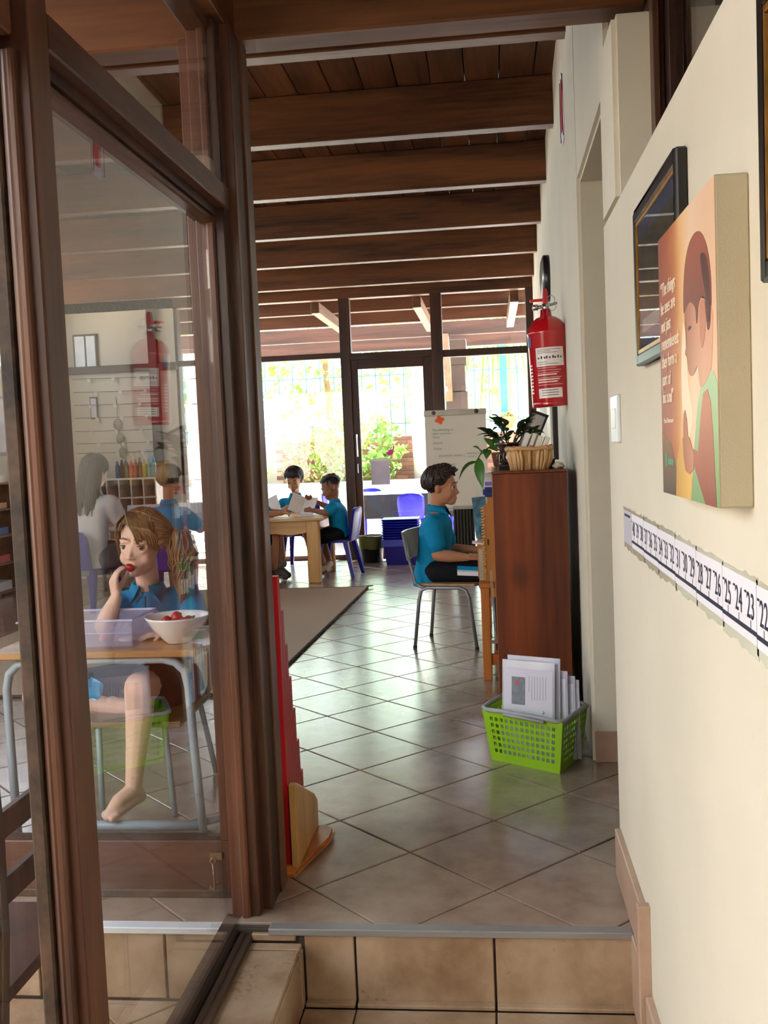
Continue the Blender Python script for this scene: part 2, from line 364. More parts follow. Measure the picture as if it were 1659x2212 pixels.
def floors():
    fl = MB().box((-4.8, 2.39, -.3), (.62, 10.7, -.006)).build('floor', GROUT)
    tag(fl, 'brown glazed tile floor of the classroom, laid diagonally', 'floor', kind='structure')
    full = tile_mesh([(T * .70711, 0), (0, T * .70711), (-T * .70711, 0), (0, -T * .70711)]); full.materials.append(TILE)
    cells = []
    for a in range(-14, 26):
        for b in range(-14, 26):
            c = lattice(a + .5, b + .5)
            if -5 < c.x < .9 and 2.1 < c.y < 10.9: cells.append((c, a, b))
    # largest in view first
    def size(c):
        if c.y < 2.45: return 1e9
        d = math.hypot(c.x, c.y); px = c.x / c.y
        vis = 1 if -.52 < px < .2 else .02
        return vis / d ** 2
    cells.sort(key=lambda t: -size(t[0])); made = 0; rest = MB()
    for c, a, b in cells:
        poly = [lattice(a, b), lattice(a + 1, b), lattice(a + 1, b + 1), lattice(a, b + 1)]
        poly = [(p.x, p.y) for p in poly]; q = poly
        for h in ((0, -1, -2.402), (1, 0, .6), (-1, 0, 4.78), (0, 1, 10.6)): q = clip(q, *h)
        if len(q) < 3: continue
        ar = abs(sum(q[i][0] * q[(i + 1) % len(q)][1] - q[(i + 1) % len(q)][0] * q[i][1] for i in range(len(q)))) / 2
        if ar < .0015: continue
        whole = abs(ar - T * T) < 1e-4
        if made < 300:
            if whole: o = link('floor_tile', full, fl, loc=(c.x, c.y, 0))
            else:
                me = tile_mesh(q); me.materials.append(TILE); link('floor_tile', me, fl)
            made += 1
        else:
            me = tile_mesh(q); rest.add([tuple(v.co) for v in me.vertices], [tuple(p.vertices) for p in me.polygons]); bpy.data.meshes.remove(me)
    o = rest.build('floor_tile_field', TILE, fl); o['kind'] = 'stuff'
    # step
    st = wthing('trim_1', 'tiled riser of the step with a metal nosing', 'step', (-.16, 2.39, -.19), kind='structure')
    MB().box((-4.8, 2.384, -.3), (.316, 2.40, -.008)).build('riser_backing', GROUT, st)
    def riser(x0, x1, z0=-.190, z1=-.016, m=RTILE):
        MB().box((x0 + .003, 2.374, z0), (x1 - .003, 2.386, z1)).build('riser_tile', m, st, bevel=.002)
    xs = [-.513, -.382, -.035, .301]
    for i in range(3): riser(xs[i], xs[i + 1])
    riser(-.648, -.53, -.034)
    for k in range(11): riser(-.873 - .339 * k, -.873 - .339 * (k - 1) if k else -.70)
    MB().box((-.60, 2.366, -.016), (.301, 2.402, .0015)).build('nosing', NOSING, st, bevel=.002)
    MB().box((-4.7, 2.366, -.016), (-.70, 2.402, .0015)).build('nosing', mat('nosing_court_lit', '#e2e4e6', rough=.4), st, bevel=.002)  # same nosing, coloured white for the brighter daylight on the court side
    for i in range(3): MB().box((xs[i] + .003, 2.352, -.1935), (xs[i + 1] - .003, 2.374, -.183)).build('riser_foot_tile', RTILE, st, bevel=.002)
    # lower floor: straight tiles in the passage, diagonal ones in the court
    lf = MB().box((-5.2, -2.1, -.34), (.50, 2.384, -.2)).build('floor_lower', GROUT)
    tag(lf, 'lower tiled floor below the step', 'floor', kind='structure')
    sq = tile_mesh([(0, 0), (.347, 0), (.347, .347), (0, .347)]); sq.materials.append(RTILE)
    for i in range(3):
        for j in range(13): link('floor_tile', sq, lf, loc=(-.382 + .347 * (i - 1) if i else -.729 + .0, 2.352 - .347 * (j + 1), -.193)) if i else None
    me = tile_mesh([(0, 0), (.131, 0), (.131, .347), (0, .347)]); me.materials.append(RTILE)
    for j in range(13): link('floor_tile', me, lf, loc=(-.513, 2.352 - .347 * (j + 1), -.193))
    full2 = full.copy(); full2.materials.clear(); full2.materials.append(RTILE)
    for a in range(-14, 10):
        for b in range(-14, 14):
            c = lattice(a + .93, b + .66)
            q = [(c.x + dx * T * .70711, c.y + dy * T * .70711) for dx, dy in ((1, 0), (0, 1), (-1, 0), (0, -1))]
            if not (-5.4 < c.x < -.4 and -.6 < c.y < 2.6): continue
            r = q
            for h in ((0, 1, 2.37), (1, 0, -.725), (-1, 0, 5.1)): r = clip(r, *h)
            if len(r) < 3: continue
            if len(r) == 4 and r == q: link('floor_tile', full2, lf, loc=(c.x, c.y, -.193))
            else:
                me = tile_mesh(r); me.transform(Matrix.Translation((0, 0, -.193))); me.materials.append(RTILE); link('floor_tile', me, lf)
    # tiled kerb under the glazed screen
    k = wthing('trim_2', 'low tiled kerb that carries the glazed screen', 'kerb', (-.62, 1, -.19), kind='structure')
    MB().box((-.74, -1.6, -.21), (-.525, 2.37, -.047)).build('kerb_core', GROUT, k)
    for j, (y0, y1) in enumerate([(2.335, 2.37)] + [(2.332 - .347 * (i + 1), 2.332 - .347 * i) for i in range(11)]):
        MB().box((-.735, y0 + .002, -.047), (-.516, y1 - .002, -.035)).build('kerb_top_tile', RTILE, k, bevel=.002)
        MB().box((-.527, y0 + .002, -.192), (-.513, y1 - .002, -.048)).build('kerb_side_tile', RTILE, k, bevel=.002)
floors()

def right_wall():
    w = MB()
    w.box((.316, -2.1, -.25), (.50, 2.73, 1.765)); w.box((.316, 2.45, 1.76), (.62, 2.73, 2.195))
    o = w.build('wall_right', CREAM, bevel=.012, bseg=2); tag(o, 'cream plastered passage wall with a clerestory opening on top', 'wall', kind='structure')
    # far wall, doorway with lintel
    xw = lambda y: .336 + (y - 3.667) * .0214
    w = MB(); w.prism([(xw(3.667), 3.667), (xw(10.75), 10.75), (.9, 10.75), (.9, 3.667)], -.05, 3.06)
    w.prism([(.330, 2.735), (.336, 3.667), (.62, 3.667), (.62, 2.735)], 2.11, 3.06)
    o = w.build('wall_right_far', CREAM, bevel=.012, bseg=2); tag(o, 'cream classroom wall behind the fire extinguisher', 'wall', kind='structure')
    o = MB().box((.345, 3.652, 0), (.62, 3.668, .115)).build('baseboard_doorway', STILE, bevel=.003); tag(o, 'brown tile skirting on the doorway jamb', 'skirting', kind='structure')
    # room beyond the doorway
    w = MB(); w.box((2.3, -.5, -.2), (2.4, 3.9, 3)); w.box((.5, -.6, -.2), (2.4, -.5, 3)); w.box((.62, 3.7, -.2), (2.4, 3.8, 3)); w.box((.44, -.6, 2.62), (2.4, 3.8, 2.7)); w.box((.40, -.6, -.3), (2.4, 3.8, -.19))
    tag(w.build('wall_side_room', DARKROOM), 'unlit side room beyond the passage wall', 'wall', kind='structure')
    # skirting tiles along the passage
    b = wthing('baseboard_right', 'stepped tile skirting along the passage wall', 'skirting', (.31, 2, 0), kind='structure')
    MB().box((.300, 2.19, .0), (.318, 2.70, .13)).build('skirting_tile', STILE, b, bevel=.003)
    MB().box((.296, 2.19, -.19), (.318, 2.40, -.002)).build('skirting_tile', STILE, b, bevel=.003)
    MB().box((.288, 2.188, -.19), (.318, 2.215, .152)).build('skirting_tile', STILE, b, bevel=.003)
    for i in range(9): MB().box((.300, 2.185 - .35 * (i + 1), -.19), (.318, 2.183 - .35 * i, -.05)).build('skirting_tile', STILE, b, bevel=.003)
    # clerestory window above the wall
    win = wthing('window_3', 'dark timber clerestory window above the passage wall', 'window', (.42, 1, 1.77), kind='structure')
    MB().box((.402, 2.405, 1.765), (.418, 2.45, 2.62)).box((.418, 2.418, 1.765), (.430, 2.45, 2.62)).build('stile', FRAMEZ, win, bevel=.002)
    MB().box((.430, 2.36, 1.765), (.470, 2.45, 2.62)).build('post', DARKZ, win, bevel=.002)
    MB().box((.43, -2, 1.766), (.47, 2.36, 1.80)).build('sill_rail', DARKX, win, bevel=.002)
    MB().box((.446, -2, 1.80), (.451, 2.36, 2.6)).build('pane', GLASS, win)
    MB().box((.32, 2.2, 2.62), (.5, 2.6, 2.7)).build('head', DARKX, win)
right_wall()
tag(MB().box((-5.4, -2.6, -.3), (-5.2, 2.7, 3.3)).box((-5.4, -2.6, -.3), (-.74, -2.4, 3.3)).build('wall_court_added', mat('court_wall_grey', '#8b857c', rough=.9, var=.15, nscale=4)), 'grey wall added out of view to cut the sky light in the court', 'wall', kind='structure')  # unseen walls added to block sky light; the grey sets their bounce
tag(MB().box((-.74, -2.2, -.3), (.9, -2.1, 2.74)).build('wall_entry_added', CREAM), 'cream wall added behind the viewer to dim the passage', 'wall', kind='structure')  # unseen wall added so less sky reaches the passage from behind

BEAM_Y = [5.157, 6.244, 7.398, 8.53, 9.74]
def roof():
    c = MB().box((-4.9, 2.5, 3.055), (.95, 11.3, 3.16)).build('ceiling', DARKX); tag(c, 'dark timber plank ceiling on heavy beams', 'ceiling', kind='structure')
    x = .102 - .171 * 28
    k = 0
    while x < .6:
        MB().box((x + .003, 2.55, 3.024 + (k % 3) * .0015), (x + .168, 11.25, 3.056)).build('plank', PLANK, c, bevel=.003); x += .171; k += 1
    for y in [4.02] + BEAM_Y: MB().box((-4.9, y, 2.78), (.62, y + .09, 3.024)).build('beam', BEAMX, c, bevel=.006)
    MB().box((-4.9, 10.50, 2.775), (.62, 10.62, 3.024)).build('wall_plate', BEAMX, c, bevel=.006)
    MB().box((.42, 7.46, 2.46), (.428, 7.47, 2.78)).build('cord', mat('white_cord', '#e8e4da'), c) if False else None
    # lintel between passage and classroom
    l = MB().box((-4.9, 2.58, 2.262), (.42, 2.68, 2.64)).build('trim_3', BEAMX, bevel=.006); tag(l, 'heavy dark timber lintel over the step', 'beam', kind='structure')
    tag(MB().box((-4.9, 2.60, 2.64), (.9, 2.70, 3.06)).build('wall_front', BEAMX), 'timber infill above the lintel', 'wall', kind='structure')
    tag(MB().box((-2.1, -2.1, 2.64), (.9, 2.60, 2.74)).build('ceiling_passage_eave', PLANK), 'timber ceiling of the passage with an added eave that cuts sky light', 'ceiling', kind='structure')  # the part left of the screen is an eave added against high sky
    # left wall of the classroom, back wall left of the glazing
    tag(MB().box((-4.95, 2.5, -.1), (-4.78, 10.75, 2.15)).box((-4.95, 2.5, 2.86), (-4.78, 10.75, 3.06)).box((-4.95, 2.5, 2.15), (-4.78, 3.2, 2.86)).box((-4.95, 10.0, 2.15), (-4.78, 10.75, 2.86)).build('wall_left', CREAM), 'cream left wall of the classroom', 'wall', kind='structure')
    w6 = wthing('window_6_added', 'long clerestory window added high in the left wall to brighten the classroom', 'window', (-4.86, 6.6, 2.15), kind='structure')  # opening and window added to let more sky light into the room
    for y in (3.2, 4.88, 6.56, 8.24, 9.94): MB().box((-4.90, y, 2.15), (-4.83, y + .06, 2.86)).build('mullion', DARKZ, w6)
    for y in (3.26, 4.94, 6.62, 8.30): MB().box((-4.867, y, 2.15), (-4.862, y + 1.62, 2.86)).build('pane', GLASS, w6)
    tag(MB().box((-4.9, 10.5, -.1), (-3.36, 10.68, 3.06)).build('wall_back', CREAM), 'cream back wall beside the garden glazing', 'wall', kind='structure')
roof()

def glazing():
    # ---- window_1: near glazed screen along the passage
    s = wthing('window_1', 'brown timber glazed screen along the left of the passage', 'window', (-.68, 1.4, -.03), kind='structure')
    # near post: flat face, dark shade strip, bead, weathered sash edge
    MB().box((-.698, 1.381, -.035), (-.63, 1.450, 2.64)).build('post', FRAMEZ, s, bevel=.003)
    MB().box((-.698, 1.379, -.035), (-.6305, 1.384, 2.64)).build('rebate_shade', DARKZ, s, bevel=.002)  # darker wood strip stands in for the shadow of this step
    b = MB(); b.box((-.671, 1.374, -.02), (-.6465, 1.380, 1.78)); b.cyl((-.6540, 1.375, -.02), (-.6540, 1.375, 1.78), .0075, n=10); b.cyl((-.6635, 1.375, -.02), (-.6635, 1.375, 1.78), .0055, n=8); b.build('bead', FRAMEZ, s)
    MB().box((-.698, 1.368, -.03), (-.6755, 1.381, 2.1)).build('sash_stile', WORN, s, bevel=.003)
    # far stile
    MB().box((-.68, 2.424, -.03), (-.660, 2.44, 2.26)).build('bead', FRAMEZ, s, bevel=.004)
    MB().box((-.71, 2.436, -.03), (-.6355, 2.476, 2.262)).build('stile', FRAMEZ, s, bevel=.003)
    MB().box((-.71, 2.476, -.035), (-.6115, 2.500, 2.262)).build('post', FRAMEZ, s, bevel=.002)
    MB().box((-.71, 2.50, -.035), (-.6135, 2.580, 2.262)).build('post_shaded_side', DARKZ, s)  # side of the same post; its shade is put into the darker wood
    MB().box((-.71, 2.578, -.02), (-.6075, 2.645, 2.262)).build('door_stop', FRAMEZ, s, bevel=.002)
    # rails
    MB().box((-.72, 1.45, 1.806), (-.63, 2.476, 1.862)).build('transom', FRAMEY, s, bevel=.003)
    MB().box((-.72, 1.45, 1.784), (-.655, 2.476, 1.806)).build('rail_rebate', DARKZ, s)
    MB().box((-.70, 1.45, 1.768), (-.662, 2.44, 1.786)).build('bead', FRAMEY, s, bevel=.004)
    MB().box((-.71, 1.45, 2.235), (-.655, 2.44, 2.262)).build('top_bead', FRAMEY, s, bevel=.003)
    MB().box((-.72, 1.45, 2.262), (-.62, 2.58, 2.64)).build('header', BEAMX, s, bevel=.003)
    r = MB(); r.box((-.725, 1.45, -.036), (-.645, 2.44, -.020)); r.box((-.725, 1.45, -.036), (-.69, 2.44, .004)); r.cyl((-.650, 1.45, -.030), (-.650, 2.44, -.030), .008, n=8); r.cyl((-.668, 1.45, -.022), (-.668, 2.44, -.022), .009, n=8)
    r.build('bottom_rail', WORN, s)
    MB().box((-.683, 1.45, -.02), (-.678, 2.425, 1.776)).build('pane', SCREEN_GLASS, s)
    MB().box((-.644, 1.45, 1.862), (-.639, 2.436, 2.24)).build('fanlight_pane', SCREEN_GLASS, s)
    # nearer bay
    MB().box((-.695, -1.2, -.02), (-.690, 1.372, 1.776)).build('pane', GLASS, s)
    MB().box((-.695, -1.2, 1.862), (-.690, 1.365, 2.24)).build('pane', GLASS, s)
    MB().box((-.72, -1.2, 1.795), (-.645, 1.365, 1.862)).build('transom', FRAMEY, s, bevel=.003)
    MB().box((-.72, -1.2, 1.765), (-.668, 1.345, 1.797)).build('bead', FRAMEY, s, bevel=.004)
    MB().box((-.725, -1.2, -.036), (-.66, 1.345, .0)).build('bottom_rail', WORN, s, bevel=.004)
    MB().box((-.72, -1.2, 2.24), (-.62, 1.381, 2.64)).build('header', BEAMX, s)
    MB().box((-.72, -1.26, -.036), (-.63, -1.19, 2.64)).build('post', FRAMEZ, s, bevel=.003)
    # ---- door_2: glazed leaf across, with a cabin hook
    d = wthing('door_2', 'low dark timber board with a cabin hook closing the opening behind the glass', 'door', (-1.3, 2.56, 0), kind='structure')
    MB().box((-1.95, 2.54, .0), (-.728, 2.575, .157)).build('bottom_rail', FRAMEX, d, bevel=.003)
    MB().box((-1.95, 2.535, .0), (-.728, 2.545, .022)).build('weather_bar', WORN, d, bevel=.003)
    MB().box((-1.95, 2.545, .157), (-.728, 2.57, .168)).build('bead', DARKX, d)
    MB().box((-.762, 2.54, .157), (-.728, 2.575, 2.26)).build('stile', FRAMEZ, d, bevel=.003)
    MB().box((-1.95, 2.54, .157), (-1.88, 2.575, 2.26)).build('stile', FRAMEZ, d, bevel=.003)
    h = MB(); h.box((-.792, 2.532, .108), (-.758, 2.541, .128)); h.tube([(-.780, 2.528, .117), (-.773, 2.522, .108), (-.781, 2.520, .100), (-.789, 2.522, .108), (-.783, 2.528, .116)], .0022, 6)
    h.build('hook_plate', BRASS, d)
    h = MB(); h.tube([(-.781, 2.52, .102), (-.779, 2.518, .08), (-.778, 2.518, .05), (-.779, 2.519, .036), (-.785, 2.519, .031), (-.791, 2.519, .036), (-.79, 2.519, .041)], .0026, 8); h.sph((-.7785, 2.518, .077), .004, 8, 6)
    h.build('hook', BRASS, d, smooth=True)
    f = wthing('window_4', 'glazed timber front of the classroom beyond the door leaf', 'window', (-3.3, 2.56, 0), kind='structure')
    MB().box((-4.8, 2.54, 0), (-1.96, 2.575, .157)).build('bottom_rail', FRAMEX, f)
    for x in (-4.8, -3.4, -2.03): MB().box((x, 2.535, 0), (x + .07, 2.58, 2.26)).build('stile', FRAMEZ, f)
    for x in (-4.73, -3.33): MB().box((x, 2.555, .157), (x + 1.30, 2.559, 2.26)).build('pane', GLASS, f)
    MB().box((-.728, 2.535, -.0), (-.708, 2.60, 2.262)).build('jamb', DARKZ, f)
    tr = wthing('trim_4', 'dark timber post and rail on the cream back wall', 'post', (-3.9, 10.45, 0), kind='structure')
    MB().box((-3.64, 10.43, 0), (-3.545, 10.5, 2.78)).build('post', DARKZ, tr, bevel=.004)
    MB().box((-4.78, 10.44, 2.12), (-3.34, 10.5, 2.20)).build('rail', DARKX, tr, bevel=.004)
    # ---- window_2: garden glazing
    g = wthing('window_2', 'dark timber glazed wall facing the garden', 'window', (-1.4, 10.56, 0), kind='structure')
    for x0, x1, y0 in ((-3.42, -3.33, 10.51), (-1.56, -1.46, 10.50), (-.59, -.47, 10.50), (.405, .50, 10.50)):
        MB().box((x0, y0, 0), (x1, 10.64, 2.78)).build('post', DARKZ, g, bevel=.004)
    MB().box((-1.48, 10.515, 2.16), (-1.445, 10.62, 2.78)).build('mullion', DARKZ, g)
    for x0, x1, z0, z1 in ((-3.33, -1.56, 2.155, 2.215), (-.47, .405, 2.11, 2.185), (-1.46, -.59, 2.13, 2.20)):
        MB().box((x0, 10.52, z0), (x1, 10.62, z1)).build('transom', DARKX, g, bevel=.004)
    for x0, x1 in ((-3.33, -1.56), (-.47, .405)):
        MB().box((x0, 10.565, .05), (x1, 10.570, 2.12)).build('pane', GLASS, g)
        MB().box((x0, 10.53, 0), (x1, 10.61, .05)).build('bottom_rail', DARKX, g)
    for x0, x1 in ((-3.33, -1.56), (-1.46, -.59), (-.47, .405)): MB().box((x0, 10.565, 2.2), (x1, 10.570, 2.775)).build('clerestory_pane', GLASS, g)
    d = wthing('door_1', 'dark timber glazed door to the garden', 'door', (-1.03, 10.56, 0), kind='structure')
    MB().box((-1.46, 10.545, 0), (-1.385, 10.595, 2.13)).build('stile', DARKZ, d, bevel=.003)
    MB().box((-.69, 10.545, 0), (-.59, 10.595, 2.13)).build('stile', DARKZ, d, bevel=.003)
    MB().box((-1.385, 10.545, 2.03), (-.69, 10.595, 2.13)).build('top_rail', DARKX, d, bevel=.003)
    MB().box((-1.385, 10.545, 0), (-.69, 10.595, .12)).build('bottom_rail', DARKX, d, bevel=.003)
    MB().box((-1.385, 10.568, .12), (-.69, 10.573, 2.03)).build('pane', GLASS, d)
    h = MB(); h.box((-1.432, 10.538, 1.10), (-1.415, 10.546, 1.34)); h.tube([(-1.424, 10.545, 1.02), (-1.424, 10.50, 1.02), (-1.424, 10.50, .93), (-1.424, 10.545, .93)], .006, 8); h.cyl((-1.424, 10.54, 1.30), (-1.424, 10.50, 1.30), .006); h.tube([(-1.424, 10.50, 1.30), (-1.424, 10.495, 1.18)], .005, 8)
    h.build('handle', METAL, d)
glazing()
# ================================================================== THINGS ON THE RIGHT
WHITE = mat('white_paper', '#eceaf4', rough=.6, var=.02)
BLACK = mat('black_satin', '#15130f', rough=.35, var=.1)
INK = mat('ink', '#23243a', rough=.6)
GOLD = mat('gold_leaf', '#b9853a', rough=.35, metal=.7, var=.25, nscale=40)
def Mx(x, y, z, cols=None):     # a sign on a wall that faces -x: text x runs towards -y, text y up
    return Matrix(((0, 0, -1, x), (-1, 0, 0, y), (0, 1, 0, z), (0, 0, 0, 1)))
def gradient_mat(name, stops, axis, lo, hi, rough=.5):
    m, nt, b = _base(name)
    g = nt.nodes.new('ShaderNodeNewGeometry'); sx = nt.nodes.new('ShaderNodeSeparateXYZ'); nt.links.new(g.outputs['Position'], sx.inputs[0])
    mr = nt.nodes.new('ShaderNodeMapRange'); mr.inputs['From Min'].default_value = lo; mr.inputs['From Max'].default_value = hi
    n = nt.nodes.new('ShaderNodeTexNoise'); n.inputs['Scale'].default_value = 9; nt.links.new(g.outputs['Position'], n.inputs['Vector'])
    ma = nt.nodes.new('ShaderNodeMath'); ma.operation = 'MULTIPLY_ADD'; ma.inputs[1].default_value = .22
    nt.links.new(sx.outputs['XYZ'.index(axis.upper())], mr.inputs[0]); nt.links.new(n.outputs['Fac'], ma.inputs[0]); nt.links.new(mr.outputs[0], ma.inputs[2])
    r = nt.nodes.new('ShaderNodeValToRGB'); e = r.color_ramp.elements
    e[0].position = stops[0][0]; e[0].color = C(stops[0][1]); e[1].position = stops[-1][0]; e[1].color = C(stops[-1][1])
    for p, c in stops[1:-1]: k = e.new(p); k.color = C(c)
    nt.links.new(ma.outputs[0], r.inputs[0]); nt.links.new(r.outputs[0], b.inputs['Base Color']); b.inputs['Roughness'].default_value = rough
    return m

def canvas():
    c = wthing('canvas_print', 'thick square canvas print of a child with a handwritten quote on the passage wall', 'picture', (.30, 1.445, 1.107))
    MB().box((.276, 1.245, 1.107), (.316, 1.645, 1.508)).build('canvas', mat('canvas_edge', '#b6ac93', rough=.7, var=.03, bump=.2, bscale=400), c, bevel=.002)
    X = .2755
    # y: 1.645 = left edge of the picture, 1.245 = right edge
    def U(u, v): return (1.645 - u * .40, 1.107 + v * .401)
    bg = gradient_mat('print_sunset', [(.1, '#8e3f2b'), (.34, '#a9552f'), (.50, '#d08a4a'), (.62, '#edbf86'), (.78, '#f0d2b4'), (1.05, '#eac4a4')], 'y', 1.645, 1.245)
    MB().box((X, 1.2455, 1.1075), (X + .001, 1.6445, 1.5075)).build('print', bg, c)
    def smooth(pts, k=5):
        out = []; n = len(pts)
        for i in range(n):
            p0, p1, p2, p3 = (Vector(pts[(i + d) % n]) for d in (-1, 0, 1, 2))
            for j in range(k): t = j / k; v = .5 * ((2 * p1) + (p2 - p0) * t + (2 * p0 - 5 * p1 + 4 * p2 - p3) * t * t + (3 * p1 - p0 - 3 * p2 + p3) * t ** 3); out.append((min(1, max(0, v.x)), min(1, max(0, v.y))))
        return out
    def patch(pts, m, lift, name='printed_shape', sm=True):
        poly = [U(*p) for p in (smooth(pts) if sm else pts)]
        bmx = bmesh.new(); vs = [bmx.verts.new((X - lift, y, z)) for y, z in poly]; f = bmx.faces.new(vs); bmesh.ops.triangulate(bmx, faces=[f])
        r = bmesh.ops.extrude_face_region(bmx, geom=list(bmx.faces)); bmesh.ops.translate(bmx, vec=(lift, 0, 0), verts=[v for v in r['geom'] if isinstance(v, bmesh.types.BMVert)]); bmesh.ops.recalc_face_normals(bmx, faces=bmx.faces)
        me = bpy.data.meshes.new(name); bmx.to_mesh(me); bmx.free(); me.materials.append(m); link(name, me, c)
    def pr(n, a, b, ax='z', lo=1.107, hi=1.508): return gradient_mat(n, [(.15, a), (1.05, b)], ax, lo, hi)
    dusk = pr('print_dark_lower', '#4b3a2c', '#8a5a34', 'z', 1.10, 1.22); yellow = pr('print_yellow', '#b98a35', '#e2b45c', 'y', 1.55, 1.42)
    skin = pr('print_skin', '#a8664b', '#e0a98a', 'y', 1.46, 1.30); skin2 = pr('print_arm_skin', '#8d4b39', '#c9876b', 'z', 1.10, 1.26); hair = pr('print_hair', '#6d3329', '#a05a44', 'z', 1.33, 1.46); hair2 = mat('print_hair_dark', '#552a22', var=.2, nscale=60); green = pr('print_vest_green', '#7ea06a', '#b9d3a6', 'z', 1.10, 1.30); pale = mat('print_pale_glow', '#f2dcbf', var=.03)
    patch([(0, 0), (.34, 0), (.30, .10), (.20, .20), (0, .24)], dusk, .0002, sm=False)
    patch([(.28, 0), (.58, 0), (.58, .14), (.46, .24), (.38, .20), (.30, .12)], yellow, .0003, sm=False)
    patch([(.44, .50), (.50, .62), (.56, .40), (.62, .28), (.50, .20), (.44, .30)], pale, .0003)
    # vest and torso
    patch([(.56, 0), (1, 0), (1, .38), (.95, .42), (.86, .43), (.78, .40), (.70, .32), (.64, .20)], green, .0004, sm=False)
    # neck + face profile (looks down and to the left)
    patch([(.76, .38), (.88, .41), (.93, .46), (.94, .62), (.72, .70), (.54, .68), (.515, .63), (.525, .595), (.545, .555), (.525, .525), (.515, .508), (.545, .498), (.55, .480), (.565, .470), (.562, .450), (.60, .428), (.66, .432), (.72, .452)], skin, .0006, 'printed_face')
    patch([(.505, .655), (.51, .74), (.55, .82), (.62, .868), (.71, .885), (.80, .872), (.88, .82), (.93, .74), (.94, .65), (.92, .565), (.88, .555), (.865, .61), (.845, .655), (.80, .665), (.755, .645), (.735, .60), (.715, .595), (.70, .645), (.62, .675), (.55, .665)], hair, .0008, 'printed_hair')
    patch([(.80, .80), (.88, .78), (.92, .70), (.92, .60), (.89, .58), (.87, .66), (.83, .72)], hair2, .0010, 'printed_hair_shade')
    patch([(.765, .62), (.80, .655), (.845, .645), (.86, .60), (.845, .545), (.80, .505), (.775, .53)], skin2, .0010, 'printed_ear')
    patch([(.575, .588), (.60, .597), (.63, .590), (.60, .583)], hair2, .0010, 'printed_eye')
    # arm and hands
    patch([(.76, .30), (.80, .36), (.86, .37), (.905, .33), (.93, .22), (.95, .08), (.96, 0), (.80, 0), (.73, .05), (.62, .13), (.56, .13), (.60, .18), (.70, .17)], skin2, .0009, 'printed_arm', sm=False)
    patch([(.44, .215), (.50, .235), (.56, .215), (.63, .16), (.62, .11), (.55, .09), (.48, .10), (.45, .15)], skin, .0011, 'printed_hand', sm=False)
    patch([(.455, .225), (.465, .30), (.49, .315), (.52, .28), (.535, .225)], skin, .0012, 'printed_finger', sm=False)
    wh = mat('print_white_lettering', '#f6ead9', rough=.6)
    for i, t in enumerate(('“The things', 'he sees are', 'not just', 'remembered;', 'they form a', 'part of', 'his soul”')):
        y, z = U(.045, .79 - i * .069)
        text('lettering', t, .030, wh, c, Mx(X - .0007, y, z), align='LEFT', sx=.88, shear=.12)
    y, z = U(.06, .285); text('lettering', 'Maria Montessori', .0115, wh, c, Mx(X - .0007, y, z), align='LEFT')
    y, z = U(.06, .125); lg = mat('print_logo_green', '#4f8d6b'); MB().box((X - .0007, y - .075, z - .004), (X, y - .028, z + .005)).build('printed_logo_bar', lg, c); MB().ell((X - .0004, y - .012, z + .002), (.0006, .009, .013), 10, 7).build('printed_logo_leaf', lg, c)
canvas()

def picture(name, label, y0, y1, z0, z1, inner):
    p = wthing(name, label, 'picture', (.31, (y0 + y1) / 2, z0))
    x = .298
    fr = MB(); w = .022
    for a, b, e, f in ((y0, y0 + w, z0, z1), (y1 - w, y1, z0, z1), (y0 + w, y1 - w, z0, z0 + w), (y0 + w, y1 - w, z1 - w, z1)): fr.box((x, a, e), (.316, b, f))
    fr.build('frame', BLACK, p, bevel=.003)
    g = MB(); k = .008
    for a, b, e, f in ((y0 + w, y0 + w + k, z0 + w, z1 - w), (y1 - w - k, y1 - w, z0 + w, z1 - w), (y0 + w + k, y1 - w - k, z0 + w, z0 + w + k), (y0 + w + k, y1 - w - k, z1 - w - k, z1 - w)): g.box((x + .001, a, e), (.316, b, f))
    g.build('gold_slip', GOLD, p, bevel=.001)
    q = w + k
    MB().box((x + .006, y0 + q, z0 + q), (.316, y1 - q, z1 - q)).build('mount', mat('blue_mount', '#3d5d7e', rough=.5), p)
    MB().box((x + .005, y0 + q + .03, z0 + q + .03), (x + .0065, y1 - q - .03, z1 - q - .03)).build('artwork', inner, p)
    MB().box((x + .0045, y0 + q + .04, z0 + q + .03), (x + .0052, y1 - q - .04, z0 + q + .055)).build('caption_strip', mat('pale_caption', '#aeb6b8'), p)
    MB().box((x + .0030, y0 + w, z0 + w), (x + .0040, y1 - w, z1 - w)).build('pane', GLASS, p)
    return p
art = mat('class_photo_green', '#47503f', rough=.5, var=.55, nscale=45)
picture('framed_picture', 'black and gold framed picture with blue mount, partly behind the canvas print', 1.60, 2.07, 1.34, 1.642, art)
picture('framed_picture', 'black and gold framed picture cut off at the right edge of the photo', .67, 1.135, 1.36, 1.665, art)

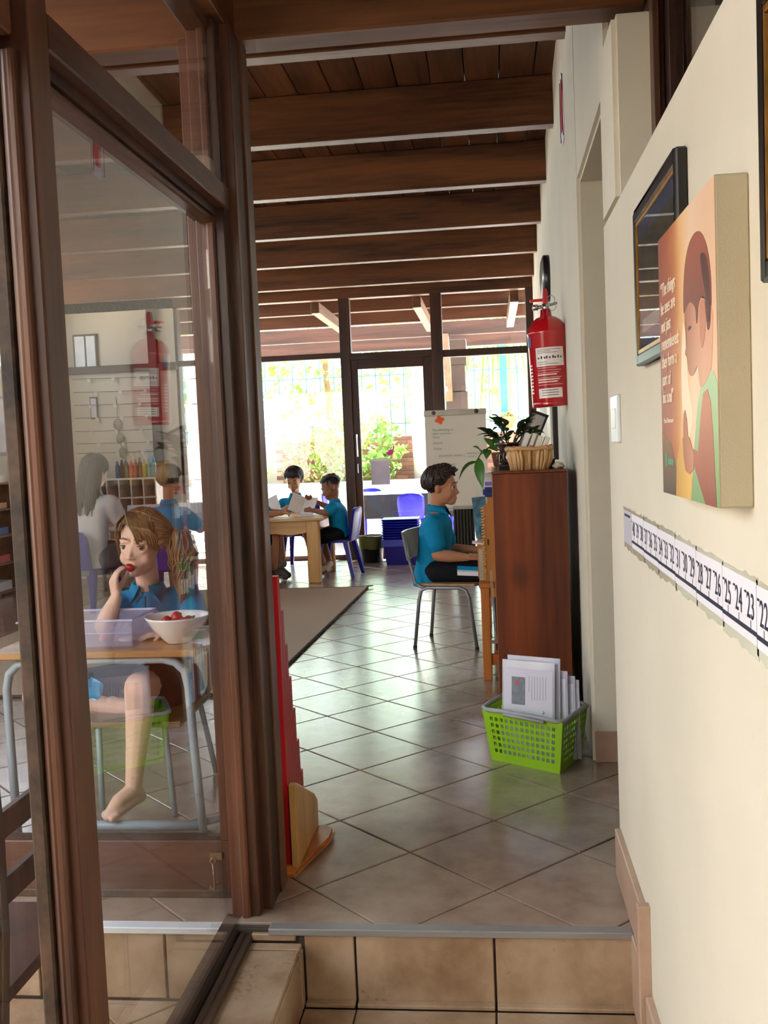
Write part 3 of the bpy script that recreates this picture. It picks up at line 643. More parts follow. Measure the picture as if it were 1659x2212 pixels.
def number_line():
    lam = mat('laminate_edge', '#cfcab4', rough=.12, spec=.7, var=.03); lil = mat('lilac_card', '#c9c6d6', rough=.4)
    strip = lambda y: 1.024 - (2.45 - y) * .008      # the strip sags a little
    def word(n):
        ten = {4: 'forty', 3: 'thirty', 2: 'twenty', 1: 'ten', 0: ''}; one = ['', 'one', 'two', 'three', 'four', 'five', 'six', 'seven', 'eight', 'nine']; teen = ['ten', 'eleven', 'twelve', 'thirteen', 'fourteen', 'fifteen', 'sixteen', 'seventeen', 'eighteen', 'nineteen']
        if 10 <= n < 20: return teen[n - 10]
        return (ten[n // 10] + ('-' if n // 10 and n % 10 else '') + one[n % 10]) or 'zero'
    pieces = [(2.45, 2.325, None)] + [(2.312 - .1795 * i, 2.312 - .1795 * (i + 1), [-40 + 3 * i + j for j in range(3)]) for i in range(11)]
    for i, (ya, yb, nums) in enumerate(pieces):
        zt = strip((ya + yb) / 2)
        lab = ('blank lilac card at the far end of the number line strip' if not nums else
               'laminated number card reading minus %s, %s and %s' % tuple(word(-n) for n in nums))
        p = wthing('number_card', lab, 'number card', (.314, (ya + yb) / 2, zt - .085), 'number line cards taped along the passage wall')
        lm = MB(); n = 9
        up = [(yb - .004 + (ya - yb + .008) * k / n, zt + .007 + random.uniform(-.003, .004)) for k in range(n + 1)]
        dn = [(yb - .004 + (ya - yb + .008) * k / n, zt - .090 + random.uniform(-.006, .003)) for k in range(n + 1)]
        lm.prism(dn + up[::-1], .3147, .3159, 'x').build('laminate', lam, p)
        MB().box((.3138, yb + .0015, zt - .078), (.3148, ya - .0015, zt)).build('card', WHITE if nums else lil, p)
        if not nums:
            MB().box((.3134, yb + .01, zt - .014), (.3139, ya - .02, zt - .008)).build('print', INK, p); continue
        MB().box((.3133, yb, zt - .0665), (.3139, ya, zt - .0605)).build('axis_line', INK, p)
        for j, nv in enumerate(nums):
            y = ya - .178 * (j + .56) / 3
            text('numeral', '%d' % -nv, .047, INK, p, Mx(.3136, y, zt - .034), sx=.8)
            MB().box((.3133, y + .019, zt - .0185), (.3138, y + .029, zt - .0155)).build('minus_sign', INK, p)
            MB().box((.3133, y - .0008, zt - .0605), (.3138, y + .0008, zt - .0505)).build('tick', INK, p)
number_line()

def switch():
    s = wthing('light_switch', 'white light switch plate near the end of the passage wall', 'switch', (.31, 2.53, 1.18))
    MB().box((.307, 2.465, 1.185), (.317, 2.60, 1.303)).build('plate', mat('switch_plastic', '#dfe3ea', rough=.3), s, bevel=.003)
    for k in range(2): MB().box((.304, 2.495 + .04 * k, 1.22), (.308, 2.525 + .04 * k, 1.27)).build('rocker', mat('switch_rocker', '#eef0f4', rough=.25), s, bevel=.001)
switch()

def extinguisher():
    RED = mat('red_enamel', '#b3101c', rough=.18, spec=.6, var=.04, coat=.6); e = wthing('fire_extinguisher', 'red fire extinguisher hanging on the cream wall above the bookcase', 'fire extinguisher', (.275, 4.725, 1.35))
    lean = Matrix.Translation((.262, 4.5, 1.74)) @ Euler((0, math.radians(-2.2), 0)).to_matrix().to_4x4() @ Matrix.Translation((-.262, -4.5, -1.74))
    c = (.262, 4.5, 0)
    K = Matrix.Translation((0, 0, CAM_H)) @ Matrix.Scale(1.05, 4) @ Matrix.Translation((0, 0, -CAM_H)); lean = K @ lean
    b = MB(lean); r = .0875
    b.lathe([(.078, 1.352), (.083, 1.356), (r, 1.366), (r, 1.664), (r + .002, 1.668), (r + .002, 1.674), (r, 1.678), (.080, 1.70), (.066, 1.722), (.045, 1.738), (.026, 1.744), (.022, 1.775), (.0001, 1.776)], c, 36).build('cylinder', RED, e, smooth=True)
    b = MB(lean); b.lathe([(.084, 1.345), (.087, 1.348), (.087, 1.366), (.084, 1.37)], c, 36).build('base_ring', RED, e, smooth=True)
    b = MB(lean); b.cyl((.262, 4.5, 1.77), (.262, 4.5, 1.80), .017, .014); b.cyl((.225, 4.49, 1.787), (.262, 4.5, 1.787), .008); b.cyl((.205, 4.488, 1.786), (.228, 4.49, 1.786), .013, n=10); b.cyl((.262, 4.5, 1.790), (.315, 4.5, 1.80), .006); b.build('valve', METAL, e, smooth=True)
    b = MB(lean); b.box((.252, 4.49, 1.795), (.274, 4.51, 1.835)); b.box((.195, 4.49, 1.812), (.256, 4.51, 1.824)); b.build('handle', mat('red_plastic', '#d8231c', rough=.35), e, bevel=.003)
    b = MB(lean); b.prism([(.250, 1.815), (.278, 1.805), (.276, 1.855), (.270, 1.868), (.255, 1.866)], 4.488, 4.512, 'y').build('lever', RED, e, bevel=.003)
    b = MB(lean); b.tube([(.288 + .018 * math.cos(t), 4.49, 1.815 + .018 * math.sin(t)) for t in [k * PI / 8 for k in range(16)]], .0015, 6, closed=True); b.tube([(.292 + .016 * math.cos(t), 4.488, 1.782 + .016 * math.sin(t)) for t in [k * PI / 8 for k in range(16)]], .0012, 6, closed=True); b.build('pin_ring', METAL, e)
    b = MB(K); b.box((.335, 4.488, 1.64), (.352, 4.512, 1.70)); b.cyl((.325, 4.5, 1.665), (.352, 4.5, 1.665), .012, n=10); b.build('wall_bracket', mat('bracket_dark', '#4b2a22', rough=.4), e)
    # curved labels on the side that faces the passage
    def lab(name, a0, a1, z0, z1, m, lift=.0008, n=10):
        b = MB(lean); rr = r + lift; vs = []
        for i in range(n + 1):
            a = math.radians(a0 + (a1 - a0) * i / n); vs += [(c[0] + rr * math.cos(a), c[1] + rr * math.sin(a), z0), (c[0] + rr * math.cos(a), c[1] + rr * math.sin(a), z1)]
        b.add(vs, [(2 * i, 2 * i + 2, 2 * i + 3, 2 * i + 1) for i in range(n)]).build(name, m, e)
    LW = mat('label_white', '#e9e2e2', rough=.35); LT = mat('label_print', '#55474a', rough=.5); LR = mat('label_print_white', '#e8cfcf', rough=.4)
    # angle: -90 faces the camera, -180 faces left
    lab('label', -132, -48, 1.520, 1.602, LW)
    for k, (z, w) in enumerate(((1.592, 70), (1.585, 40), (1.578, 60), (1.538, 30), (1.529, 62))): lab('label_print', -128, -128 + w, z, z + .002, LT, .0012)
    for k in range(9):
        a = -126 + k * 8 + (k % 3); lab('label_handwriting', a, a + 4.5, 1.553, 1.561 + .004 * (k % 2), INK, .0012, 2)
    for k in range(8): lab('label_print', -130, -75 + (k * 37 % 22), 1.512 - k * .0105, 1.514 - k * .0105 + (.004 if k in (3, 5, 6) else 0), LR, .0008)
    lab('label', -130, -60, 1.382, 1.424, LW)
    for k in range(3): lab('label_print', -120, -72, 1.414 - k * .011, 1.417 - k * .011, LT, .0012)
    lab('label', -172, -150, 1.610, 1.655, mat('label_blue', '#24457c'))
    for k in range(9): lab('label_print', -163, -150, 1.405 + k * .015, 1.413 + k * .015, LR, .0009, 3)
extinguisher()

def wall_bits():
    c = wthing('wall_clock', 'round silver wall clock with dark rim seen edge on above the extinguisher', 'clock', (.38, 6.25, 2.06))
    xw = .336 + (6.25 - 3.667) * .0214
    M = Matrix.Translation((xw, 6.25, 2.185)) @ Euler((0, -PI / 2, 0)).to_matrix().to_4x4()
    MB(M).lathe([(.14, -.004), (.142, .004), (.142, .034), (.135, .04)], n=40).build('case', mat('clock_case', '#1a1a1d', rough=.3), c, smooth=True)
    MB(M).lathe([(.13, .038), (.13, .042), (.1, .052), (.05, .057), (.001, .058)], n=40).build('dial_glass', mat('clock_silver', '#a8a89c', rough=.25, metal=.5), c, smooth=True)
    m = wthing('wall_board', 'narrow black framed board hanging on the far cream wall', 'picture', (.40, 5.85, 1.09))
    xw = .336 + (5.85 - 3.667) * .0214
    MB().box((xw - .03, 5.70, 1.085), (xw, 6.05, 1.62)).build('frame', BLACK, m, bevel=.003)
    MB().box((xw - .045, 5.72, 1.10), (xw - .030, 6.03, 1.60)).build('board', mat('pale_board', '#dcd9d2', rough=.3), m, bevel=.002)
    # stretched paper figure hung high on the wall
    p = wthing('paper_figure', 'red and white paper figure pinned high on the wall near the ceiling', 'paper craft', (.35, 4.36, 2.45))
    x = .3505
    MB().prism([(4.320, 2.45), (4.400, 2.45), (4.450, 2.52), (4.440, 2.70), (4.380, 2.75), (4.320, 2.70), (4.290, 2.52)], x - .004, x - .002, 'x').build('sheet', WHITE, p)
    MB().prism([(4.335, 2.50), (4.385, 2.50), (4.405, 2.60), (4.380, 2.69), (4.360, 2.715), (4.340, 2.69), (4.320, 2.60)], x - .007, x - .004, 'x').build('red_cutout', mat('red_paper', '#c4202b', rough=.6), p)
    for yy in (4.31, 4.43): MB().tube([(x - .005, yy, 2.47), (x - .005, yy + .01, 2.60), (x - .005, yy - .005, 2.72)], .002, 5).build('drawn_line', INK, p)
wall_bits()

def basket_docs():
    GREEN = mat('lime_plastic', '#96cc22', rough=.3, spec=.5, var=.04); GREY = mat('grey_plastic', '#a7aab0', rough=.35)
    # footprint corners on the floor (front-left, front-right, back-right, back-left)
    fl, fr, br = Vector((-.040, 3.70)), Vector((.205, 3.53)), Vector((.300, 3.735)); bl = fl + (br - fr)
    ctr = (fl + fr + br + bl) / 4
    b = wthing('laundry_basket', 'lime green perforated plastic basket with grey rim on the tiles', 'basket', (ctr.x, ctr.y, 0))
    H = .20
    def corners(z, grow): return [ctr + (p - ctr) * grow for p in (fl, fr, br, bl)]
    body = MB(); th = .003
    def P(side, u, z, d=0):
        g = 1 + .17 * (z / H); cs = corners(z, g); a, c = cs[side], cs[(side + 1) % 4]; p = a + (c - a) * u
        nrm = Vector(((c - a).y, -(c - a).x)).normalized(); p = p + nrm * d; return (p.x, p.y, z)
    rows = [(.008, None)]
    for side, ncol in ((0, 13), (1, 9), (2, 13), (3, 9)):
        us = [0]; pad = .07; hw = (1 - 2 * pad) / ncol
        for k in range(ncol): us += [pad + hw * (k + .2), pad + hw * (k + .8)]
        us.append(1); zs = [.004]
        for k in range(6): zs += [.034 + .0245 * k, .034 + .0245 * k + .0145]
        zs.append(H - .006)
        for i in range(len(us) - 1):
            for j in range(len(zs) - 1):
                if i % 2 == 1 and j % 2 == 1 and 0 < i < len(us) - 2: continue
                u0, u1, z0, z1 = us[i], us[i + 1], zs[j], zs[j + 1]
                o = [P(side, u0, z0, 0), P(side, u1, z0, 0), P(side, u1, z1, 0), P(side, u0, z1, 0)]
                n = [P(side, u0, z0, -th), P(side, u1, z0, -th), P(side, u1, z1, -th), P(side, u0, z1, -th)]
                body.add(o + n, [(0, 1, 2, 3), (7, 6, 5, 4), (0, 4, 5, 1), (1, 5, 6, 2), (2, 6, 7, 3), (3, 7, 4, 0)])
    body.prism([(p.x, p.y) for p in corners(0, 1)], .0, .006)
    body.build('basket_body', GREEN, b)
    ring = [];
    for side in range(4):
        cs = corners(H, 1.19); a, c = cs[side], cs[(side + 1) % 4]
        for u in (.08, .3, .5, .7, .92): p = a + (c - a) * u; ring.append((p.x, p.y, H - .003 + (.0 if u in (.08, .92) else .004)))
    MB().tube(ring, .0085, 8, closed=True).build('rim', GREY, b, smooth=True)
    cs = corners(H, 1.2); a, c = cs[0], cs[1]; m0 = a + (c - a) * .30; m1 = a + (c - a) * .78
    MB().tube([(m0.x, m0.y, H - .012), (m0.x - .005, m0.y - .008, H - .006), (m1.x - .005, m1.y - .008, H - .010), (m1.x, m1.y, H - .012)], .006, 8).build('folded_handle', GREY, b, smooth=True)
    # folders standing in the basket
    sleeve = mat('clear_sleeve', '#dcdff2', rough=.12, spec=.7, alpha=.72); page = mat('lilac_white_page', '#dedcf0', rough=.5, var=.02); greyp = mat('grey_print', '#7f8794', rough=.6, var=.2, nscale=50)
    d = Vector((.90, -.436)); q = Vector((.436, .90))
    def folder(label, off, w, h, tilt, shift, front=False, base=.012):
        o2 = Vector((.0, 3.700)) + d * shift + q * off
        M = Matrix(((d.x, q.x, 0, o2.x), (d.y, q.y, 0, o2.y), (0, 0, 1, base), (0, 0, 0, 1))) @ Euler((math.radians(tilt), 0, 0)).to_matrix().to_4x4()
        f = thing('document_folder', label, 'folder', (o2.x, o2.y, base), 0, 'plastic document folders in the lime basket'); WORLD[f.name] = Vector((o2.x, o2.y, base))
        MB(M).box((0, 0, 0), (w, .004, h)).build('sleeve', sleeve, f, bevel=.0012)
        MB(M).box((.008, -.001, .004), (w - .008, .005, h - .030)).build('page', page, f)
        if front:
            MB(M).box((.040, -.0022, h - .165), (.094, -.0008, h - .062)).build('printed_block', greyp, f)
            MB(M).ell((.062, -.0022, h - .083), (.008, .0008, .009)).build('red_dot', mat('red_dot', '#d1505a'), f)
            for k in range(7): MB(M).box((.11 + k * .011, -.0018, h - .07 - .045 - (k * 29 % 30) / 1000), (.1112 + k * .011, -.0008, h - .055)).build('printed_line', mat('print_grey', '#a9a6c0'), f)
            MB(M).cyl((.165, -.005, h - .185), (.165, 0, h - .185), .006, n=12).build('press_stud', mat('stud', '#f0eff6', rough=.2), f, smooth=True)
    folder('front white folder with grey printed block, upright in the lime basket', .0, .212, .368, -5, .0, True)
    folder('tall clear folder just behind the front one in the lime basket', .022, .212, .382, -4, .014)
    folder('white folder leaning at the right end of the lime basket, third from the front', .045, .19, .335, -2, .060)
    folder('greyish folder at the back of the lime basket', .068, .19, .315, -1, .082)
    folder('last thin folder at the back right of the lime basket', .085, .18, .30, 1, .104)
basket_docs()
# ================================================================== BOOKCASE AND WHAT STANDS ON IT
BOOKW = wood('bookcase_stain', '#3d170a', '#853f1a', 'z', 4, .5, coat=.0, knots=4.5, rnd=.03)
BOOKWX = wood('bookcase_shelf_stain', '#4a1a0c', '#8a4420', 'y', 5, .4, rnd=.05)
PINE_O = wood('orange_pine', '#a4561d', '#d98b42', 'z', 6, .35, coat=.2, knots=3, rnd=.05)
PINE = wood('pale_pine', '#b07f42', '#dfb06d', 'z', 6, .4, coat=.15, knots=2.5, rnd=.06)
PINEX = wood('pale_pine_cross', '#b07f42', '#dfb06d', 'x', 6, .4, coat=.15, knots=2.5, rnd=.06)
PINEY = wood('pale_pine_long', '#a4561d', '#d98b42', 'y', 6, .4, coat=.15, knots=2.5, rnd=.06)
def bookcase():
    b = wthing('bookcase', 'tall dark red-brown stained wooden bookcase against the cream wall', 'bookcase', (.15, 4.55, 0))
    MB().box((0, 4.10, 0), (.302, 4.122, 1.066)).build('side_panel', BOOKW, b, bevel=.002)
    MB().box((0, 4.98, 0), (.302, 5.002, 1.066)).build('side_panel', BOOKW, b, bevel=.002)
    MB().box((-.004, 4.094, 1.066), (.304, 5.008, 1.076)).build('top', BOOKWX, b, bevel=.002)
    MB().box((.292, 4.122, 0), (.302, 4.98, 1.066)).build('back_panel', BOOKWX, b)
    for z in (.06, .41, .75): MB().box((.004, 4.122, z), (.292, 4.98, z + .02)).build('shelf', BOOKWX, b, bevel=.002)
    MB().box((-.002, 4.105, 0), (.004, 4.118, 1.066)).build('edge_strip', PINE_O, b)
    rnd = random.Random(4)
    pal = [('white', '#e6e4dc'), ('pale yellow', '#e3d27c'), ('light blue', '#5f9bd0'), ('red', '#b2303a'), ('green', '#4f8a56'), ('navy', '#1a2138'), ('cream', '#ddcfae'), ('pink', '#d0337f'), ('grey', '#57575c'), ('orange', '#d67a32')]
    def books(shelf, z, plan, hmin, hmax):
        y = 4.135
        for i, (ci, w) in enumerate(plan):
            cn, cx = pal[ci]; h = rnd.uniform(hmin, hmax); dp = rnd.uniform(.17, .22)
            lab = '%s book on the %s shelf of the brown bookcase, %s from its near end' % (cn, shelf, ['first', 'second', 'third', 'fourth', 'fifth', 'sixth', 'seventh', 'eighth', 'ninth', 'tenth', 'eleventh', 'twelfth', 'thirteenth', 'fourteenth'][i])
            t = wthing('book', lab, 'book', (.1, y + w / 2, z), 'books in the brown bookcase')
            MB().box((.02, y, z), (.02 + dp, y + w - .002, z + h)).build('cover', mat('book_' + cn.replace(' ', '_'), cx, rough=.45), t, bevel=.0015)
            MB().box((.024, y + .003, z + h - .0015), (.021 + dp, y + w - .005, z + h + .0008)).build('page_block', mat('book_pages', '#ece5d2', rough=.7), t)
            MB().box((.0185, y + w * .2, z + h * .6), (.0205, y + w * .8, z + h * .85)).build('spine_label', mat('spine_print', '#f1ede0', rough=.5), t)
            y += w
    books('bottom', .08, [(0, .05), (1, .045), (2, .06), (0, .03), (3, .03), (5, .05), (6, .04), (2, .05), (4, .03), (9, .04), (0, .06), (8, .05)], .24, .30)
    books('middle', .43, [(5, .05), (8, .045), (3, .03), (5, .05), (4, .04), (8, .05), (5, .05), (3, .04), (2, .04), (6, .05), (1, .04), (0, .05)], .22, .29)
    books('upper', .77, [(5, .05), (8, .06), (5, .05), (3, .05), (5, .06), (8, .05), (5, .06), (2, .06), (2, .06), (7, .10), (7, .06), (9, .05)], .24, .30)
bookcase()

def on_top():
    Z = 1.076
    # woven basket with notebooks
    RAFF = wood('raffia', '#a97b4c', '#d8b483', 'z', 30, .7, rnd=.02)
    RAF2 = wood('raffia_rim', '#a97b4c', '#d8b483', 'x', 30, .7, rnd=.02)
    k = wthing('raffia_basket', 'small woven raffia basket on top of the bookcase holding notebooks', 'basket', (.157, 4.22, Z))
    b = MB(); n = 40; rnd = random.Random(2)
    def rr(i, rx, ry):
        a = 2 * PI * i / n; c, s_ = math.cos(a), math.sin(a); e = .45
        return (math.copysign(abs(c) ** e, c) * rx, math.copysign(abs(s_) ** e, s_) * ry)
    for i in range(n):
        p0, p1 = rr(i, .074, .055), rr(i, .09, .068); w = rnd.uniform(.9, 1.15)
        b.tube([(.157 + p0[0], 4.22 + p0[1], Z), (.157 + (p0[0] + p1[0]) / 2 * w * .985, 4.22 + (p0[1] + p1[1]) / 2, Z + .045), (.157 + p1[0], 4.22 + p1[1], Z + .088)], [.0075, .008, .0075], 6)
    b.build('woven_stakes', RAFF, k, smooth=True)
    MB().rings([[(.157 + rr(i, .071, .052)[0], 4.22 + rr(i, .071, .052)[1], Z + .001) for i in range(n)], [(.157 + rr(i, .087, .065)[0], 4.22 + rr(i, .087, .065)[1], Z + .086) for i in range(n)]], cap=False).build('inner_weave', mat('raffia_inner', '#a8804f', rough=.8, var=.2, nscale=60), k)
    MB().tube([(.157 + rr(i, .093, .071)[0], 4.22 + rr(i, .093, .071)[1], Z + .09 + .003 * math.sin(i * 1.6)) for i in range(n)], .009, 8, closed=True).build('rim', RAF2, k, smooth=True)
    for i in range(0, n, 3):
        a, c_ = rr(i, .094, .072), rr(i + 2, .094, .072)
        MB().tube([(.157 + a[0], 4.22 + a[1], Z + .102), (.157 + (a[0] + c_[0]) / 2 * 1.06, 4.22 + (a[1] + c_[1]) / 2 * 1.06, Z + .09), (.157 + c_[0], 4.22 + c_[1], Z + .078)], .003, 5).build('rim_binding', mat('raffia_dark', '#8a6238', rough=.7), k)
    MB().box((.09, 4.175, Z), (.225, 4.265, Z + .006)).build('bottom', RAFF, k)
    def pad(label, x, col, w, h, dp, ang, y=4.20, spiral=False):
        M = Matrix.Translation((x, y, Z + .012)) @ Euler((0, math.radians(ang), 0)).to_matrix().to_4x4()
        t = wthing('notebook', label, 'notebook', (x, y, Z + .012), 'notebooks in the raffia basket')
        MB(M).box((0, 0, 0), (w, dp, h)).build('cover', mat('pad_' + col[1:], col, rough=.4, var=.06), t, bevel=.001)
        MB(M).box((.002, -.0015, .003), (w - .002, dp, h + .001)).build('page_block', mat('pad_pages', '#d9d5ca', rough=.7), t)
        if spiral:
            for q in range(14): MB(M).tube([(-.003 + .006 * math.cos(a), .004, .012 + q * (h - .02) / 14 + .006 * math.sin(a)) for a in [j * PI / 4 for j in range(8)]], .0011, 5, closed=True).build('spiral_loop', METAL, t)
    pad('spiral bound notebook with blue edge leaning at the left in the raffia basket', .088, '#8fa3c8', .024, .155, .085, 22, spiral=True)
    pad('brown notebook leaning second in the raffia basket', .118, '#6d5142', .020, .152, .08, 22)
    pad('beige notebook leaning third in the raffia basket', .143, '#bba988', .022, .142, .08, 23)
    pad('cream notebook leaning at the right in the raffia basket', .170, '#d8cfae', .020, .138, .08, 25)
    # flat black bits
    t = wthing('black_tray', 'flat black tray behind the raffia basket on the bookcase', 'tray', (.06, 4.42, Z))
    MB().box((.028, 4.33, Z), (.16, 4.52, Z + .012)).build('tray_base', BLACK, t, bevel=.003)
    for a, c_ in (((.028, 4.33, Z + .012), (.034, 4.52, Z + .03)), ((.154, 4.33, Z + .012), (.16, 4.52, Z + .03)), ((.034, 4.33, Z + .012), (.154, 4.336, Z + .022))): MB().box(a, c_).build('tray_wall', BLACK, t)
    t = wthing('black_box', 'small black box beside the raffia basket at the wall end', 'box', (.24, 4.32, Z))
    MB().box((.215, 4.28, Z), (.268, 4.36, Z + .034)).build('box_body', BLACK, t, bevel=.002); MB().box((.213, 4.278, Z + .034), (.27, 4.362, Z + .042)).build('lid', mat('black_lid', '#221a17', rough=.3), t, bevel=.002)
    t = wthing('crumpled_paper', 'crumpled grey tissue at the wall end of the bookcase top', 'paper', (.275, 4.22, Z))
    b = MB(); b.ell((.278, 4.20, Z + .012), (.024, .05, .013), 12, 8); o = b.build('paper_sheet', mat('grey_tissue', '#bdb7a8', rough=.8), t)
    for v in o.data.vertices: v.co += Vector((random.uniform(-.006, .006), random.uniform(-.008, .008), max(-.001, random.uniform(-.004, .008)))) 
    # plant in a glossy brown pot
    LEAF = leaf_mat('dark_leaf', '#2f4a22', .35, .2); LEAFB = leaf_mat('trailing_leaf', '#3f6b2c', .4, .25); POT = mat('brown_glaze', '#2a120b', rough=.1, spec=.7, coat=.8, var=.2)
    p = wthing('potted_plant', 'bushy green plant in a glossy dark brown pot on the bookcase', 'plant', (.085, 4.46, Z))
    c = (.088, 4.62, Z)
    MB().lathe([(.038, 0), (.05, .012), (.054, .05), (.050, .085), (.058, .098), (.072, .108), (.074, .116), (.064, .118), (.052, .108), (.046, .09), (.001, .09)], c, 28).build('pot', POT, p, smooth=True)
    for k in range(3): MB().tube([(c[0] - .052 + .012 * math.cos(t) + .03 * k, c[1] - .05 + (k - 1) ** 2 * .016, Z + .05 + .022 * math.sin(t)) for t in [j * PI / 6 for j in range(12)]], .003, 6, closed=True).build('pot_relief', POT, p, smooth=True)
    MB().lathe([(.05, .09), (.045, .096), (.001, .098)], c, 16).build('soil', mat('soil', '#2a1d14', rough=.9), p)
    rnd = random.Random(5)
    def leaf(mb, base, tip, w, droop=.2, n=5, twist=0):
        base, tip = Vector(base), Vector(tip); d = tip - base; L = d.length; side = d.cross(Vector((0, 0, 1)));
        if side.length < 1e-4: side = Vector((1, 0, 0))
        side.normalize(); side = Matrix.Rotation(twist, 3, d.normalized()) @ side; nrm = side.cross(d).normalized()
        L0 = []; R0 = []; Cc = []
        for i in range(n + 1):
            t = i / n; ww = w * (math.sin(PI * t ** .75) if t < 1 else 0); pt = base + d * t + nrm * (math.sin(PI * t) * droop * L)
            Cc.append(pt); L0.append(pt + side * ww + nrm * ww * .3); R0.append(pt - side * ww + nrm * ww * .3)
        vs = [tuple(x) for x in L0 + Cc + R0]; m = n + 1; fs = []
        for i in range(n): fs += [(i, m + i, m + i + 1, i + 1), (m + i, 2 * m + i, 2 * m + i + 1, m + i + 1)]
        mb.add(vs, fs)
    top = Vector((c[0], c[1], Z + .10))
    for i in range(15):
        a = rnd.uniform(0, 2 * PI); el = rnd.uniform(.35, 1.35); L = rnd.uniform(.06, .14); st = top + Vector((math.cos(a) * .015, math.sin(a) * .015, 0))
        q = st + Vector((math.cos(a) * math.cos(el), math.sin(a) * math.cos(el), math.sin(el))) * L
        MB().tube([st, (st + q) / 2 + Vector((0, 0, .012)), q], [.003, .0025, .002], 5).build('stem', LEAF, p)
        for j in range(4):
            a2 = a + rnd.uniform(-1.2, 1.2); tip = q + Vector((math.cos(a2) * .05, math.sin(a2) * .05, rnd.uniform(-.02, .035))) * rnd.uniform(.7, 1.2)
            mb = MB(); leaf(mb, q - (q - st) * .12 * j, tip, rnd.uniform(.013, .02), .15, twist=rnd.uniform(-.6, .6)); mb.build('leaf', LEAF, p, smooth=True)
    mb = MB(); leaf(mb, (c[0] + .03, c[1] - .03, Z + .17), (c[0] + .135, c[1] - .10, Z + .135), .018, .22); mb.build('leaf', LEAF, p, smooth=True)
    t = wthing('blue_peg', 'tiny blue plastic stake stuck in the plant pot', 'stake', (.05, 4.6, Z + .1))
    MB().tube([(.052, 4.58, Z + .10), (.048, 4.57, Z + .20), (.040, 4.57, Z + .215), (.032, 4.57, Z + .20)], .0025, 6).build('stake', mat('blue_plastic_stake', '#2f6fae', rough=.4), t); MB().tube([(.040, 4.57, Z + .212), (.041, 4.57, Z + .235)], .002, 6).build('tip', mat('blue_plastic_stake', '#2f6fae'), t)
    # trailing plant hanging over the front edge
    v = wthing('trailing_plant', 'trailing vine with large heart shaped leaves over the left edge of the bookcase', 'plant', (.03, 4.86, Z))
    MB().lathe([(.04, 0), (.05, .005), (.06, .06), (.064, .07), (.058, .072), (.001, .066)], (.06, 4.86, Z), 20).build('pot', mat('terracotta_dark', '#6d3a22', rough=.6), v, smooth=True)
    path = [(.05, 4.86, Z + .075), (.0, 4.83, Z + .105), (-.05, 4.80, Z + .07), (-.075, 4.78, Z + .03), (-.10, 4.78, Z + .02)]
    MB().tube(path, [.004, .004, .0035, .003, .002], 6).build('vine', LEAFB, v, smooth=True)
    for b0, t0, w, tw in (((-.07, 4.78, Z + .035), (-.16, 4.76, Z - .055), .036, .3), ((-.06, 4.79, Z + .05), (-.045, 4.74, Z - .10), .026, .5), ((-.045, 4.80, Z + .065), (-.09, 4.77, Z + .105), .030, -.4), ((0, 4.83, Z + .10), (-.035, 4.80, Z + .145), .022, .2), ((-.01, 4.83, Z + .10), (.03, 4.78, Z + .075), .026, .4), ((-.02, 4.82, Z + .09), (-.025, 4.77, Z + .04), .022, -.2), ((.03, 4.85, Z + .09), (.02, 4.80, Z + .15), .024, .5)):
        mb = MB(); leaf(mb, b0, t0, w, .12, 7, tw); mb.build('leaf', LEAFB, v, smooth=True)
    # little framed easel leaning on the wall behind the plant
    f = wthing('leaning_frame', 'black framed grey panel leaning against the wall behind the plant', 'picture', (.15, 4.95, Z))
    R = Euler((0, math.radians(24), 0)).to_matrix(); M = Matrix.Translation((.085, 4.93, Z)) @ R.to_4x4()
    MB(M).box((0, 0, 0), (.008, .05, .30)).box((.075, 0, 0), (.085, .05, .30)).box((0, 0, 0), (.085, .05, .012)).box((0, 0, .288), (.085, .05, .30)).build('frame', BLACK, f, bevel=.002)
    MB(M).box((.008, .02, .012), (.075, .03, .288)).build('panel', mat('grey_panel', '#b9b9b4', rough=.3), f)
on_top()

